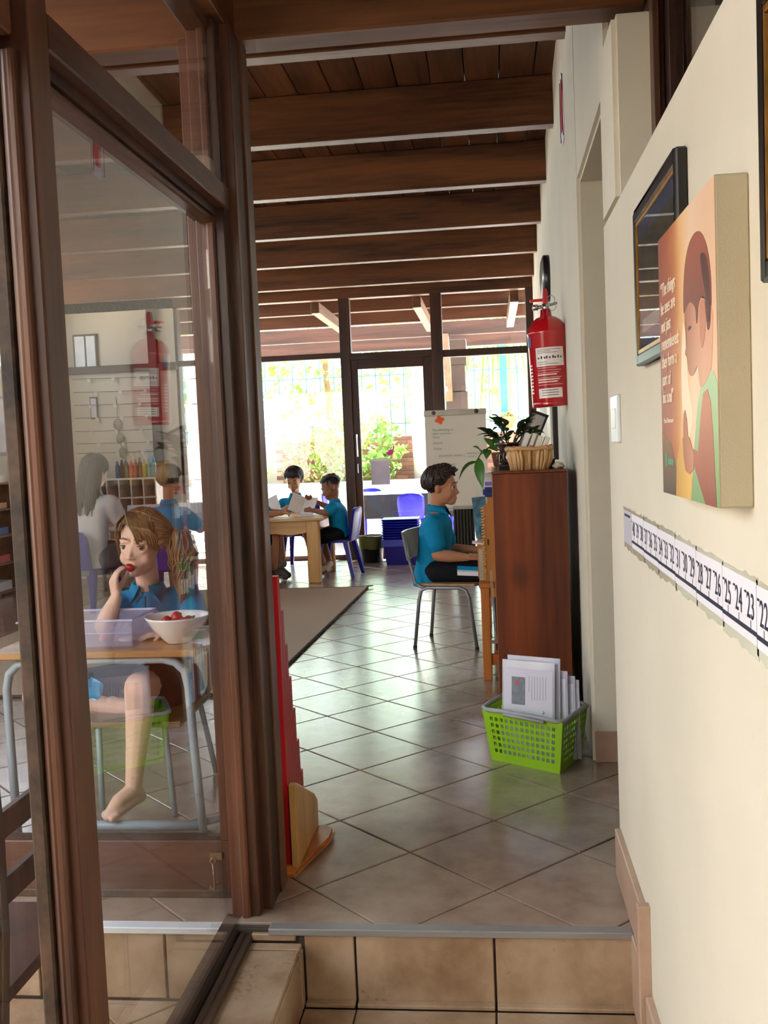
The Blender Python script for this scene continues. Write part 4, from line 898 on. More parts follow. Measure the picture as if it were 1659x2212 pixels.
def desk_end():
    d = wthing('pine_desk', 'low orange pine desk behind the bookcase where the boy sits', 'desk', (.12, 5.6, 0))
    for x, y in ((-.078, 4.955), (.24, 5.01), (-.078, 6.45), (.24, 6.45)): MB().box((x, y, 0), (x + .045, y + .045, .47)).build('leg', PINE_O, d, bevel=.003)
    MB().box((-.033, 4.965, .075), (.24, 4.99, .13)).build('rail', PINE_O, d, bevel=.002)
    MB().box((-.033, 4.965, .42), (.24, 4.99, .47)).build('rail', PINE_O, d, bevel=.002)
    MB().box((-.033, 6.46, .42), (.24, 6.485, .47)).build('rail', PINE_O, d, bevel=.002)
    MB().box((-.084, 4.95, .47), (.30, 6.5, .495)).build('desk_top', PINEY, d, bevel=.003)
    MB().box((-.02, 5.06, .10), (.28, 6.4, .118)).build('lower_shelf', PINEY, d)
    # cardboard divider with corrugated edge
    CARD = mat('cardboard', '#b8793c', rough=.8, var=.06, nscale=12)
    c = wthing('cardboard_divider', 'brown corrugated cardboard divider standing on the pine desk', 'divider', (-.02, 5.02, .495))
    MB().prism([(-.055, .495), (.20, .495), (.20, .93), (-.01, .905), (-.045, .88)], 5.015, 5.022, 'y').build('panel', CARD, c)
    b = MB()
    for i in range(26): z = .505 + i * .0145; b.tube([(-.062, 5.018, z), (-.05 + (i % 2) * .006, 5.012, z + .004), (-.05, 5.018, z + .011)], .0045, 6)
    b.build('corrugated_edge', mat('cardboard_edge', '#c79a5e', rough=.8, var=.2, nscale=60), c)
    MB().box((-.082, 5.02, .50), (-.058, 5.03, .66)).build('torn_lining', mat('torn_paper', '#b7a893', rough=.8), c)
    MB().box((-.036, 5.010, .68), (-.031, 5.016, .71)).build('slot', BLACK, c)
    # things poking out behind the divider
    o = wthing('picture_book', 'colourful blue and yellow picture book behind the cardboard divider', 'book', (-.06, 5.15, .60))
    cm = mat('painted_cover', '#3f6f86', rough=.4, var=.9, nscale=18)
    MB(Matrix.Translation((-.095, 5.16, .70)) @ Euler((0, math.radians(-4), 0)).to_matrix().to_4x4()).box((0, 0, 0), (.07, .012, .215)).build('cover', cm, o, bevel=.001)
    MB(Matrix.Translation((-.09, 5.172, .70)) @ Euler((0, math.radians(-4), 0)).to_matrix().to_4x4()).box((0, 0, 0), (.06, .012, .212)).build('page_block', WHITE, o)
    MB().box((-.09, 5.15, .495), (-.03, 5.20, .70)).build('stand_block', CARD, o)
    t = wthing('paper_stack', 'loose white papers jutting out beside the divider', 'paper', (-.08, 5.10, .68))
    MB(Matrix.Translation((-.115, 5.06, .685)) @ Euler((0, math.radians(8), 0)).to_matrix().to_4x4()).box((0, 0, 0), (.07, .12, .004)).box((.01, .01, .004), (.075, .1, .007)).build('sheets', WHITE, t)
    MB().box((-.075, 5.08, .495), (-.045, 5.14, .683)).build('folder_support', CARD, t)
    t = wthing('blue_pencil_case', 'dark blue pencil case on top of the divider stack', 'pencil case', (-.03, 5.10, .90))
    MB().box((-.05, 5.06, .92), (.02, 5.20, .965)).build('case', mat('navy_fabric', '#20307a', rough=.7), t, bevel=.01, bseg=2); MB().box((-.03, 5.058, .945), (.01, 5.062, .952)).build('zip', BLACK, t)
    MB().box((-.03, 5.08, .495), (.02, 5.20, .92)).build('support_box', CARD, t)
    t = wthing('desk_machine', 'grey rounded desk machine behind the bookcase top', 'machine', (-.02, 5.28, .495))
    MB().lathe([(.05, 0), (.055, .02), (.05, .40), (.075, .44), (.078, .50), (.055, .535), (.001, .545)], (.0, 5.34, .495), 20).build('housing', mat('grey_housing', '#b9b7b0', rough=.35), t, smooth=True)
    MB().box((-.04, 5.26, .97), (.02, 5.275, .99)).build('blue_light', mat('violet_screen', '#7d6fd0', rough=.2), t)
    # books/blue files under the desk and metal strips in front of the shelf
    t = wthing('blue_file_box', 'blue file box on the shelf under the pine desk', 'file box', (.0, 5.3, .118))
    MB().box((-.015, 5.10, .22), (.05, 5.45, .40)).build('box_body', mat('blue_file', '#35607e', rough=.5, var=.3, nscale=14), t, bevel=.003); MB().box((-.017, 5.2, .26), (-.014, 5.35, .33)).build('label_card', WHITE, t); MB().box((-.01, 5.12, .118), (.045, 5.43, .22)).build('lower_tray', BLACK, t, bevel=.002)
    t = wthing('metal_ruler', 'long thin metal strips leaning between pine leg and bookcase', 'ruler', (-.01, 4.93, .2))
    for k in range(2): MB(Matrix.Translation((-.016 + .007 * k, 4.925 + .006 * k, .205)) @ Euler((0, math.radians(-2), 0)).to_matrix().to_4x4()).box((0, 0, 0), (.004, .004, .355)).build('strip', METAL, t)
    MB().box((-.034, 4.915, .195), (.0, 4.95, .205)).build('hook', METAL, t)
desk_end()

def rods():
    RED = mat('red_lacquer', '#b0141f', rough=.35, var=.05)
    s = wthing('rod_stand', 'pine foot stand holding the red rods beside the doorway post', 'stand', (-.58, 2.82, 0))
    MB().prism([(-.66, 2.655), (-.585, 2.662), (-.525, 2.90), (-.525, 2.975), (-.55, 3.005), (-.70, 3.005), (-.70, 2.655)], .0, .022).build('foot', PINE_O, s, bevel=.008, bseg=2)
    MB().prism([(2.68, .022), (3.0, .022), (3.0, .105), (2.955, .14), (2.70, .262), (2.68, .262)], -.600, -.580, 'x').build('cheek', PINE, s, bevel=.003)
    MB().prism([(2.68, .022), (2.985, .022), (2.985, .105), (2.945, .145), (2.70, .265), (2.68, .265)], -.680, -.658, 'x').build('cheek', PINE, s, bevel=.003)
    words = ['tallest', 'second tallest', 'third tallest', 'fourth tallest', 'fifth tallest', 'sixth tallest', 'seventh tallest', 'eighth tallest']
    for i in range(8):
        h = .848 - .104 * i; y = 2.703 + .033 * i
        r = wthing('red_rod', '%s red wooden counting rod of the stair beside the post' % words[i], 'rod', (-.635, y, .022), 'red counting rods')
        MB().box((-.642, y, .022), (-.608, y + .031, h)).build('rod', RED, r, bevel=.0015)
        MB().box((-.6418, y + .0003, h), (-.6082, y + .0307, h + .0012)).build('end_grain', mat('red_end', '#c8323a', rough=.5), r)
rods()

def rug():
    r = wthing('rug', 'flat taupe rug on the classroom tiles with a dark bound edge', 'rug', (-2.2, 6.5, 0))
    R_ = mat('rug_weave', '#b9aa99', rough=.95, spec=.1, var=.12, nscale=120, bump=.6, bscale=300)
    poly = [(-1.085, 8.30), (-1.19, 4.7), (-3.4, 4.75), (-3.3, 8.36)]
    MB().prism(poly, .001, .016).build('pile', R_, r)
    e = MB()
    for i in range(4):
        a, b = Vector(poly[i]), Vector(poly[(i + 1) % 4]); e.tube([(a.x, a.y, .010), ((a.x + b.x) / 2, (a.y + b.y) / 2, .010), (b.x, b.y, .010)], .009, 6)
    e.build('binding', mat('rug_binding', '#4b4038', rough=.9), r)
    MB().prism([(-1.09, 8.28), (-1.05, 8.31), (-1.04, 8.34), (-1.085, 8.32), (-1.12, 8.30)], .016, .026).build('curled_corner', R_, r)
rug()
# ================================================================== PEOPLE
def remeshed(mb, name, m, parent, voxel, smooth=4, fac=.5):
    me = mb.mesh('tmp'); o = bpy.data.objects.new('tmp', me); COL.objects.link(o)
    r = o.modifiers.new('r', 'REMESH'); r.mode = 'VOXEL'; r.voxel_size = voxel; r.use_smooth_shade = True
    if smooth: s = o.modifiers.new('s', 'SMOOTH'); s.iterations = smooth; s.factor = fac
    dg = bpy.context.evaluated_depsgraph_get(); out = bpy.data.meshes.new_from_object(o.evaluated_get(dg))
    bpy.data.objects.remove(o); bpy.data.meshes.remove(me)
    out.name = name; out.materials.clear()
    for x in (m if isinstance(m, (list, tuple)) else [m]): out.materials.append(x)
    out.polygons.foreach_set('use_smooth', [True] * len(out.polygons))
    return link(name, out, parent)
def limb(mb, pts, rs, n=12):
    pts = [Vector(p) for p in pts]
    for i in range(len(pts) - 1): mb.tube([pts[i], pts[i + 1]], [rs[i], rs[i + 1]], n)
    for p, r in zip(pts, rs): mb.sph(p, r * .995, n, 8)
def frame_of(y, z):      # columns: x right, y forward, z up
    y = Vector(y).normalized(); z = Vector(z); z = (z - y * z.dot(y)).normalized(); x = y.cross(z)
    return Matrix((x, y, z)).transposed()
def head_matrix(c, look, up=(0, 0, 1), s=1):
    return Matrix.Translation(Vector(c)) @ frame_of(look, up).to_4x4() @ Matrix.Scale(s, 4)
def add_head(mb, M, ears=True):
    h = MB(M)
    h.ell((0, -.014, .026), (.071, .089, .080), 20, 14); h.ell((0, .020, -.022), (.058, .066, .076), 20, 14)
    h.ell((0, .051, -.083), (.028, .030, .023)); h.ell((0, .018, -.066), (.047, .050, .036))
    for s in (-1, 1):
        h.ell((s * .032, .046, -.042), (.024, .028, .026)); limb(h, [(s * .012, .079, .020), (s * .044, .062, .020)], [.008, .007], 8)
        h.ell((s * .0305, .0650, .0128), (.0165, .0140, .0066), 12, 7); h.ell((s * .0305, .0650, -.0155), (.0160, .0125, .0060), 12, 7)
        h.ell((s * .0455, .0560, -.001), (.0075, .011, .012), 8, 6)
        if ears:
            h.ell((s * .073, -.010, -.012), (.009, .018, .027), 10, 8, Euler((0, s * .15, s * .35)).to_matrix()); h.ell((s * .078, -.014, -.004), (.005, .016, .018), 8, 6)
        h.ell((s * .009, .0855, -.0365), (.0075, .008, .0065), 8, 6)
    limb(h, [(0, .078, .004), (0, .086, -.016), (0, .0945, -.032)], [.006, .007, .0095], 8)
    h.ell((0, .0785, -.0620), (.018, .010, .0058), 12, 7); h.ell((0, .0770, -.0710), (.015, .010, .0060), 12, 7); h.ell((0, .063, -.066), (.030, .018, .024), 12, 7)
    mb.v, mb.f, mb.mi = mb.v, mb.f, mb.mi
    o = len(mb.v); mb.v += h.v; mb.f += [tuple(i + o for i in f) for f in h.f]; mb.mi += h.mi
def lips_to(o, M, mi):
    Mi = M.inverted(); base = WORLD.get(o.name, Vector())
    for p in o.data.polygons:
        c = Mi @ (p.center + base)
        if (c.x / .0175) ** 2 + ((c.z + .0665) / .0082) ** 2 < 1 and .06 < c.y < .0935: p.material_index = mi
def eyes(parent, M, iris, look=(0, 1, 0), open_=.62):
    SCL = mat('eye_white', '#c9bfb6', rough=.2); IR = mat('iris_' + iris[1:], iris, rough=.15); PU = mat('pupil', '#0c0a09', rough=.1); LASH = mat('lash', '#3a2417', rough=.7)
    d = Vector(look).normalized()
    for s in (-1, 1):
        c = Vector((s * .0300, .0655, -.002)); e = MB(M); R = frame_of(d, (0, 0, 1)); R2 = R @ Matrix.Rotation(-PI / 2, 3, 'X')
        e.ell(c, (.0128, .0128, .0128), 18, 18, R2)
        me = e.build('eye', [SCL, IR, PU], parent, smooth=True)
        Mi = M.inverted(); base = WORLD.get(me.name, Vector())
        for p in me.data.polygons:
            q = (Mi @ (p.center + base) - c).normalized().dot(d)
            p.material_index = 2 if q > .95 else 1 if q > .80 else 0
        l = MB(M); l.tube([(s * .0175, .0765, .0005), (s * .024, .0805, .0040), (s * .031, .0810, .0052), (s * .039, .0775, .0036), (s * .0445, .0705, -.001)], [.0006, .0012, .0014, .0012, .0006], 6); l.build('eyelash', LASH, parent)
def brows(mb, M, y=.002):
    h = MB(M)
    for s in (-1, 1): h.tube([(s * .013, .0850, .0235 + y), (s * .027, .0830, .0270 + y), (s * .046, .0705, .0205 + y)], [.0022, .003, .0012], 6)
    o = len(mb.v); mb.v += h.v; mb.f += [tuple(i + o for i in f) for f in h.f]; mb.mi += h.mi
def hair_locks(mb, M, n, length, seed=1, r=.0085, curl=.004, part=0, lift=1.0, front=.35):
    """locks from the crown over the skull; length(az) = polar angle in degrees where a lock ends (az 0 = face, 180 = nape)"""
    rnd = random.Random(seed); h = MB(M); c = Vector((0, -.014, .026)); R = Vector((.074, .092, .083)) * lift
    h.ell(c + Vector((0, -.012, .012)), (R.x * .965, R.y * .93, R.z * .94), 18, 12)
    for i in range(n):
        az = rnd.uniform(0, 2 * PI); deg = math.degrees(az); dd = min(deg, 360 - deg); end = math.radians(length(dd) * rnd.uniform(.92, 1.06)); th0 = rnd.uniform(.05, .55) * end
        pts = []; rs = []; K = 7; w = rnd.uniform(-.25, .25)
        for k in range(K + 1):
            t = k / K; th = th0 + (end - th0) * t; a = az + w * t + math.sin(t * 9 + i) * curl * 12
            v = Vector((math.sin(th) * math.sin(a) * R.x, math.sin(th) * math.cos(a) * R.y, math.cos(th) * R.z)); out = 1 + .05 + rnd.uniform(-.02, .05) + curl * math.sin(t * 11 + i * 2) * 4
            if th > PI * .62: out = 1.03
            pts.append(c + v * out); rs.append(r * (1 - .75 * t ** 2) * rnd.uniform(.85, 1.1))
        h.tube(pts, rs, 6)
    o = len(mb.v); mb.v += h.v; mb.f += [tuple(i + o for i in f) for f in h.f]; mb.mi += h.mi
def hand(mb, wrist, d, palm, s=1, side=1, curl=.35, spread=.05, fingers=None, thumb=None):
    """d: towards fingertips, palm: palm normal; side=+1 puts the thumb towards d x palm"""
    d = Vector(d).normalized(); palm = Vector(palm); palm = (palm - d * palm.dot(d)).normalized(); lat = d.cross(palm) * side; w = Vector(wrist)
    for u in (-.5, -.17, .17, .5):
        limb(mb, [w + d * .008 * s + lat * u * .026 * s, w + d * .055 * s + lat * u * .044 * s], [.011 * s, .0100 * s], 8)
    ln = [.046, .052, .049, .038]
    for k in range(4):
        u = .55 - k * .37; root = w + d * (.056 + (.003 if k in (1, 2) else 0)) * s + lat * u * .042 * s; c = fingers[k] if fingers else curl
        dirv = (d + lat * (u * spread)).normalized(); pts = [root]; rs = [.0075 * s, .0070 * s, .0062 * s, .0050 * s]; L = ln[k] * s
        for j, f in enumerate((.45, .32, .26)):
            ang = c * (.9 if j == 0 else 1.1); dirv = Matrix.Rotation(ang, 3, d.cross(palm)) @ dirv if True else dirv
            pts.append(pts[-1] + dirv * L * f * 1.05)
        limb(mb, pts, rs, 8)
    t0 = w + d * .014 * s + lat * .020 * s
    if thumb: tp = [t0] + [Vector(p) for p in thumb]
    else: tp = [t0, t0 + (d * .5 + lat * .75 + palm * .25).normalized() * .022 * s, t0 + (d * .8 + lat * .6 + palm * .45).normalized() * .042 * s, t0 + (d * .95 + lat * .35 + palm * .6).normalized() * .058 * s]
    limb(mb, tp, [.0105 * s, .009 * s, .008 * s, .006 * s][:len(tp)], 8)
def ellring(c, X, Y, rx, ry, n=20): return [tuple(Vector(c) + X * math.cos(2 * PI * j / n) * rx + Y * math.sin(2 * PI * j / n) * ry) for j in range(n)]
def torso(mb, pelvis, chest, neck, right, fwd, k=1, prof=None):
    """lofted trunk from the pelvis over the chest to the neck"""
    pelvis, chest, neck = Vector(pelvis), Vector(chest), Vector(neck); X = Vector(right).normalized(); Y = Vector(fwd).normalized()
    prof = prof or [(-.06, .085, .075), (0, .105, .085), (.28, .098, .080), (.55, .105, .085), (.82, .118, .088), (1.0, .118, .080), (1.13, .085, .062), (1.22, .045, .045)]
    rings = []
    for t, rx, ry in prof:
        c = pelvis + (chest - pelvis) * t if t <= 1 else chest + (neck - chest) * min(1, (t - 1) / .25)
        rings.append(ellring(c, X, Y, rx * k, ry * k))
    mb.rings(rings)
def foot(mb, ankle, toe, s=1):
    a, t = Vector(ankle), Vector(toe); d = (t - a); d.z = 0; d.normalize(); lat = d.cross(Vector((0, 0, 1)))
    heel = a - d * .025 * s; heel.z = min(a.z, t.z) + .022 * s
    limb(mb, [a, heel], [.026 * s, .024 * s]); limb(mb, [a + Vector((0, 0, -.008)), (a + t) / 2 + Vector((0, 0, .004)), t - d * .02 * s], [.027 * s, .025 * s, .018 * s]); limb(mb, [heel, t - d * .03 * s + Vector((0, 0, -.002))], [.022 * s, .018 * s])
    for q in (-1, 1): limb(mb, [heel, t - d * .026 * s + lat * q * .020 * s], [.020 * s, .014 * s])
    for k in range(5):
        u = (k - 2) / 2; r = (.0115 if k == 0 else .0078) * s; p = t + lat * u * .034 * s - d * (.004 + .007 * k) * s
        limb(mb, [p - d * .022 * s + Vector((0, 0, .004)), p], [r * 1.05, r], 8)

SKIN_P = mat('skin_pale', '#e6bfab', rough=.5, spec=.35, var=.05, nscale=30, sub=.12)
SKIN_T = mat('skin_tan', '#b98262', rough=.5, spec=.35, var=.05, nscale=30, sub=.1)
SKIN_D = mat('skin_brown', '#8d5b41', rough=.45, spec=.4, var=.05, nscale=30, sub=.08)
SKIN_M = mat('skin_warm', '#b98a6a', rough=.5, spec=.35, var=.05, nscale=30, sub=.1)
LIP_P = mat('lip_rose', '#c07a6c', rough=.4); LIP_D = mat('lip_brown', '#7a4038', rough=.4)
TURQ = mat('turquoise_pique', '#0b86b8', rough=.8, spec=.2, var=.08, nscale=25, bump=.25, bscale=500)
NAVY = mat('navy_cotton', '#15171f', rough=.85, spec=.2, var=.2, nscale=20)
TEE = mat('white_tee', '#dcdcde', rough=.85, spec=.2, var=.04, nscale=12)
HAIR_BLOND = mat('hair_dark_blond', '#866a45', rough=.42, spec=.5, var=.45, nscale=60, stretch=(1, 1, .15))
HAIR_BROWN = mat('hair_dark_brown', '#2e1c12', rough=.45, spec=.5, var=.35, nscale=60)
HAIR_BLACK = mat('hair_black', '#0e0b0a', rough=.4, spec=.5, var=.3, nscale=60)
HAIR_SANDY = mat('hair_sandy', '#6b5436', rough=.5, spec=.4, var=.35, nscale=60)
HAIR_GREY = mat('hair_ash', '#4d4438', rough=.5, spec=.4, var=.35, nscale=60)
def collar(parent, neck, right, fwd, up, m, s=1, flaps=True):
    X, Y, Z = (Vector(v).normalized() for v in (right, fwd, up)); c = Vector(neck); mb = MB()
    n = 20; inner = []; 
    for a0, a1 in ((18, 178), (182, 342)):     # two halves, split at the front
        ra = []; rb = []; rc = []; rd = []
        for i in range(n + 1):
            a = math.radians(a0 + (a1 - a0) * i / n); d = X * math.sin(a) + Y * math.cos(a); sg = 1 if a < PI else -1; a2 = a + sg * .55 * max(0, math.cos(a)) ** 6; d2 = X * math.sin(a2) + Y * math.cos(a2)
            fr = max(0, math.cos(a)); rr = .046 * s; dz = -.012 * s * fr
            ra.append(c + d * rr + Z * (.017 * s + dz)); rb.append(c + d * (rr + .007 * s) + Z * (.020 * s + dz)); rc.append(c + d2 * (rr + (.022 + .016 * fr ** 3) * s) + Z * (-.016 - .040 * fr ** 4) * s + Z * dz); rd.append(c + d * rr + Z * (-.02 * s + dz))
        vs = [tuple(p) for p in ra + rb + rc + rd]; m_ = n + 1; fs = []
        for i in range(n):
            for k in range(3): fs.append((k * m_ + i, k * m_ + i + 1, (k + 1) * m_ + i + 1, (k + 1) * m_ + i))
            fs.append((3 * m_ + i, 3 * m_ + i + 1, i + 1, i))
        mb.add(vs, fs)
    return mb.build('collar', m, parent, smooth=True)
# ------------------------------------------------------------------ girl behind the glass, her desk and her lunch
def girl():
    g = wthing('person', 'girl in turquoise polo with ponytail biting a strawberry at a desk behind the glass', 'person', (-1.25, 3.42, 0))
    look = Vector((-.10, -.99, -.06)); Mh = head_matrix((-1.236, 3.365, .895), look, (.06, 0, 1), 1.04)
    R = frame_of(look, (0, 0, 1)); right = Vector((-.985, -.17, 0)); fwd = Vector((.12, -.99, 0))
    pel, che, nk = Vector((-1.215, 3.50, .40)), Vector((-1.225, 3.44, .665)), Vector((-1.235, 3.40, .745))
    sR, sL = Vector((-1.335, 3.41, .672)), Vector((-1.105, 3.47, .668))       # her right arm is on the picture's left
    eR, wR = Vector((-1.325, 3.20, .632)), Vector((-1.272, 3.19, .728)); eL, wL = Vector((-1.03, 3.30, .62)), Vector((-1.10, 3.14, .615))
    b = MB(); add_head(b, Mh, False); limb(b, [Mh @ Vector((0, -.02, -.05)), nk, che + Vector((0, 0, .02))], [.042, .041, .05])
    torso(b, pel, che, nk, right, fwd, .86)
    limb(b, [sR, (sR + eR) / 2, eR], [.042, .036, .031]); limb(b, [eR, (eR * .6 + wR * .4), wR], [.032, .031, .021])
    limb(b, [sL, (sL + eL) / 2, eL], [.042, .036, .031]); limb(b, [eL, (eL * .6 + wL * .4), wL], [.032, .030, .021])
    hR, kR, aR = Vector((-1.16, 3.46, .375)), Vector((-1.160, 3.06, .455)), Vector((-1.206, 3.075, .118))
    hL, kL, aL = Vector((-1.28, 3.47, .37)), Vector((-1.66, 3.36, .355)), Vector((-1.32, 3.27, .335))
    limb(b, [hR, (hR + kR) / 2, kR], [.075, .066, .050]); limb(b, [kR, kR * .72 + aR * .28 + Vector((0, .018, 0)), kR * .4 + aR * .6 + Vector((0, .008, 0)), aR], [.050, .047, .036, .027])
    foot(b, aR, (-1.264, 2.955, .060), .98)
    limb(b, [hL, (hL + kL) / 2, kL], [.075, .066, .05]); limb(b, [kL, kL * .7 + aL * .3, aL], [.050, .045, .027]); foot(b, aL, (-1.20, 3.25, .345), .85)
    # right hand lifts a strawberry to the mouth: fingers point up and towards the lips
    hd = Vector((-.12, .10, .95)); hand(b, wR, hd, (.75, .62, 0), 1.06, -1, fingers=[.40, .44, .52, .62], spread=.35, thumb=[(-1.262, 3.215, .770), (-1.248, 3.228, .795), (-1.243, 3.236, .812)])
    hand(b, wL, (-.75, -.5, -.05), (0, 0, -1), .8, 1, curl=.2)
    body = remeshed(b, 'body', [SKIN_P, LIP_P], g, .0038, 7, .5); lips_to(body, Mh, 1)
    eyes(g, Mh, '#5a4a34', (-.36, .93, .0))
    # hair: cap, side-swept fringe, ponytail with a red band
    h = MB(); brows(h, Mh, .003)
    hair_locks(h, Mh, 520, lambda d: 58 if d < 40 else 76 if d < 65 else 100 if d < 110 else 116, 3, .0036, .0012, lift=1.045)
    loc = lambda x, y, z: tuple(Mh @ Vector((x, y, z)))
    rnd = random.Random(9)
    for k in range(230):      # fringe from a parting high on her right, swept across the forehead to her left
        t = rnd.random(); u = rnd.uniform(-1, 1); x0 = .030 - .052 * t; y0 = .052 - .035 * t + u * .01
        end = (-.022 - .056 * t + u * .005, .080 - .050 * t + rnd.uniform(-.004, .004), .022 - .034 * t + rnd.uniform(-.016, .010))
        mid = ((x0 + end[0]) / 2 - .004, .094 - .030 * t + u * .003, .074 - .012 * t)
        h.tube([loc(x0, y0, .112 - .008 * t), loc(mid[0] + .012, mid[1] - .012, mid[2] + .022), loc(*mid), loc(end[0] + .006, end[1] + .008, (mid[2] + end[2]) / 2 + .002), loc(*end)], [.0034, .0036, .0034, .0028, .0006], 5)
    for k in range(70):      # other side of the parting
        t = rnd.random(); h.tube([loc(.030, .050 - .05 * t, .110), loc(.060, .062 - .06 * t, .078), loc(.0755 + rnd.uniform(-.003, .003), .042 - .06 * t, .03 + rnd.uniform(-.01, .01)), loc(.077, .022 - .06 * t, -.02 + rnd.uniform(-.03, .01))], [.0034, .0036, .0030, .0006], 5)
    band = Vector((-1.136, 3.405, .915))
    for k in range(300):      # hair over the ear, pulled back into the band
        a = rnd.uniform(-.2, 1.9); r0 = .079; p = Vector((-.074 * math.sin(min(a, PI / 2)) - .004, .040 - .085 * rnd.random(), .026 + .088 * math.cos(a))); p2 = Mh @ p
        h.tube([p2, p2 * .5 + band * .5 + Vector((.014, -.01, .018 * math.cos(a))), band], [.0026, .0030, .0024], 5)
    for k in range(240):      # curly tail
        a = rnd.uniform(0, 2 * PI); rr = .052 * math.sqrt(rnd.random()); pts = []; L = rnd.uniform(.15, .27); ph = rnd.uniform(0, 6); cu = rnd.uniform(.004, .010)
        for j in range(15):
            t = j / 14; bulge = math.sin(PI * min(1, .10 + t * .92) ** .7)
            pts.append(band + Vector((.042 * math.sin(min(1, t * 2.2) * PI / 2) - .012 * t + math.cos(a) * rr * bulge + cu * math.sin(t * 21 + ph), -.025 * t + math.sin(a) * rr * .9 * bulge + cu * math.cos(t * 19 + ph), .022 * math.sin(min(1, t * 3) * PI) - L * max(0, t - .08) + .004 * math.sin(t * 17 + ph))))
        h.tube(pts, [.0030 * (1 - .8 * (j / 14) ** 2) + .0005 for j in range(15)], 5)
    h.ell(band + Vector((.032, -.01, -.075)), (.036, .034, .07), 12, 8)
    h.build('hair', HAIR_BLOND, g, smooth=True)
    MB().tube([tuple(band + Vector((.004 * math.sin(t), .020 * math.cos(t), .020 * math.sin(t)))) for t in [j * PI / 7 for j in range(14)]], .009, 7, closed=True).build('hair_band', mat('red_hair_band', '#c2272d', rough=.6), g, smooth=True)
    s = MB(); torso(s, pel, che, nk, right, fwd, .93, [(-.25, .118, .102), (0, .118, .100), (.28, .112, .092), (.55, .117, .095), (.82, .128, .098), (1.0, .128, .090), (1.12, .090, .066), (1.19, .056, .052)])
    for a, e in ((sR, eR), (sL, eL)): m = a + (e - a) * .62; limb(s, [che + (a - che) * .55 + Vector((0, 0, .008)), a, m], [.055, .050, .050])
    remeshed(s, 'polo_shirt', TURQ, g, .006, 5, .5)
    collar(g, nk + Vector((0, -.006, -.006)), right, fwd, (0, -.25, 1), TURQ, .98)
    MB().tube([tuple(nk + fwd * (.062 + .02 * t) + Vector((.0, 0, -.035 - .11 * t))) for t in (0, .5, 1)], .006, 6).build('placket', mat('turquoise_shade', '#08709c', rough=.8), g)
    p = MB(); torso(p, pel, che, nk, right, fwd, 1, [(-.28, .125, .11), (0, .118, .10), (.15, .10, .085)]); limb(p, [hR, hR + (kR - hR) * .72], [.088, .082]); limb(p, [hL, hL + (kL - hL) * .6], [.088, .082])
    remeshed(p, 'skirt', NAVY, g, .007, 5)
    st = wthing('strawberry', 'red strawberry held at the mouth of the girl', 'strawberry', (-1.25, 3.235, .82))
    RB = mat('berry_red', '#b51f22', rough=.3, var=.25, nscale=80)
    MB().ell((-1.238, 3.243, .824), (.018, .015, .014), 14, 10, Euler((0, .5, 0)).to_matrix()).build('flesh', RB, st, smooth=True)
    MB().ell((-1.254, 3.241, .828), (.004, .007, .007), 8, 6).build('calyx', leaf_mat('calyx_green', '#5b7a36'), st)
girl()

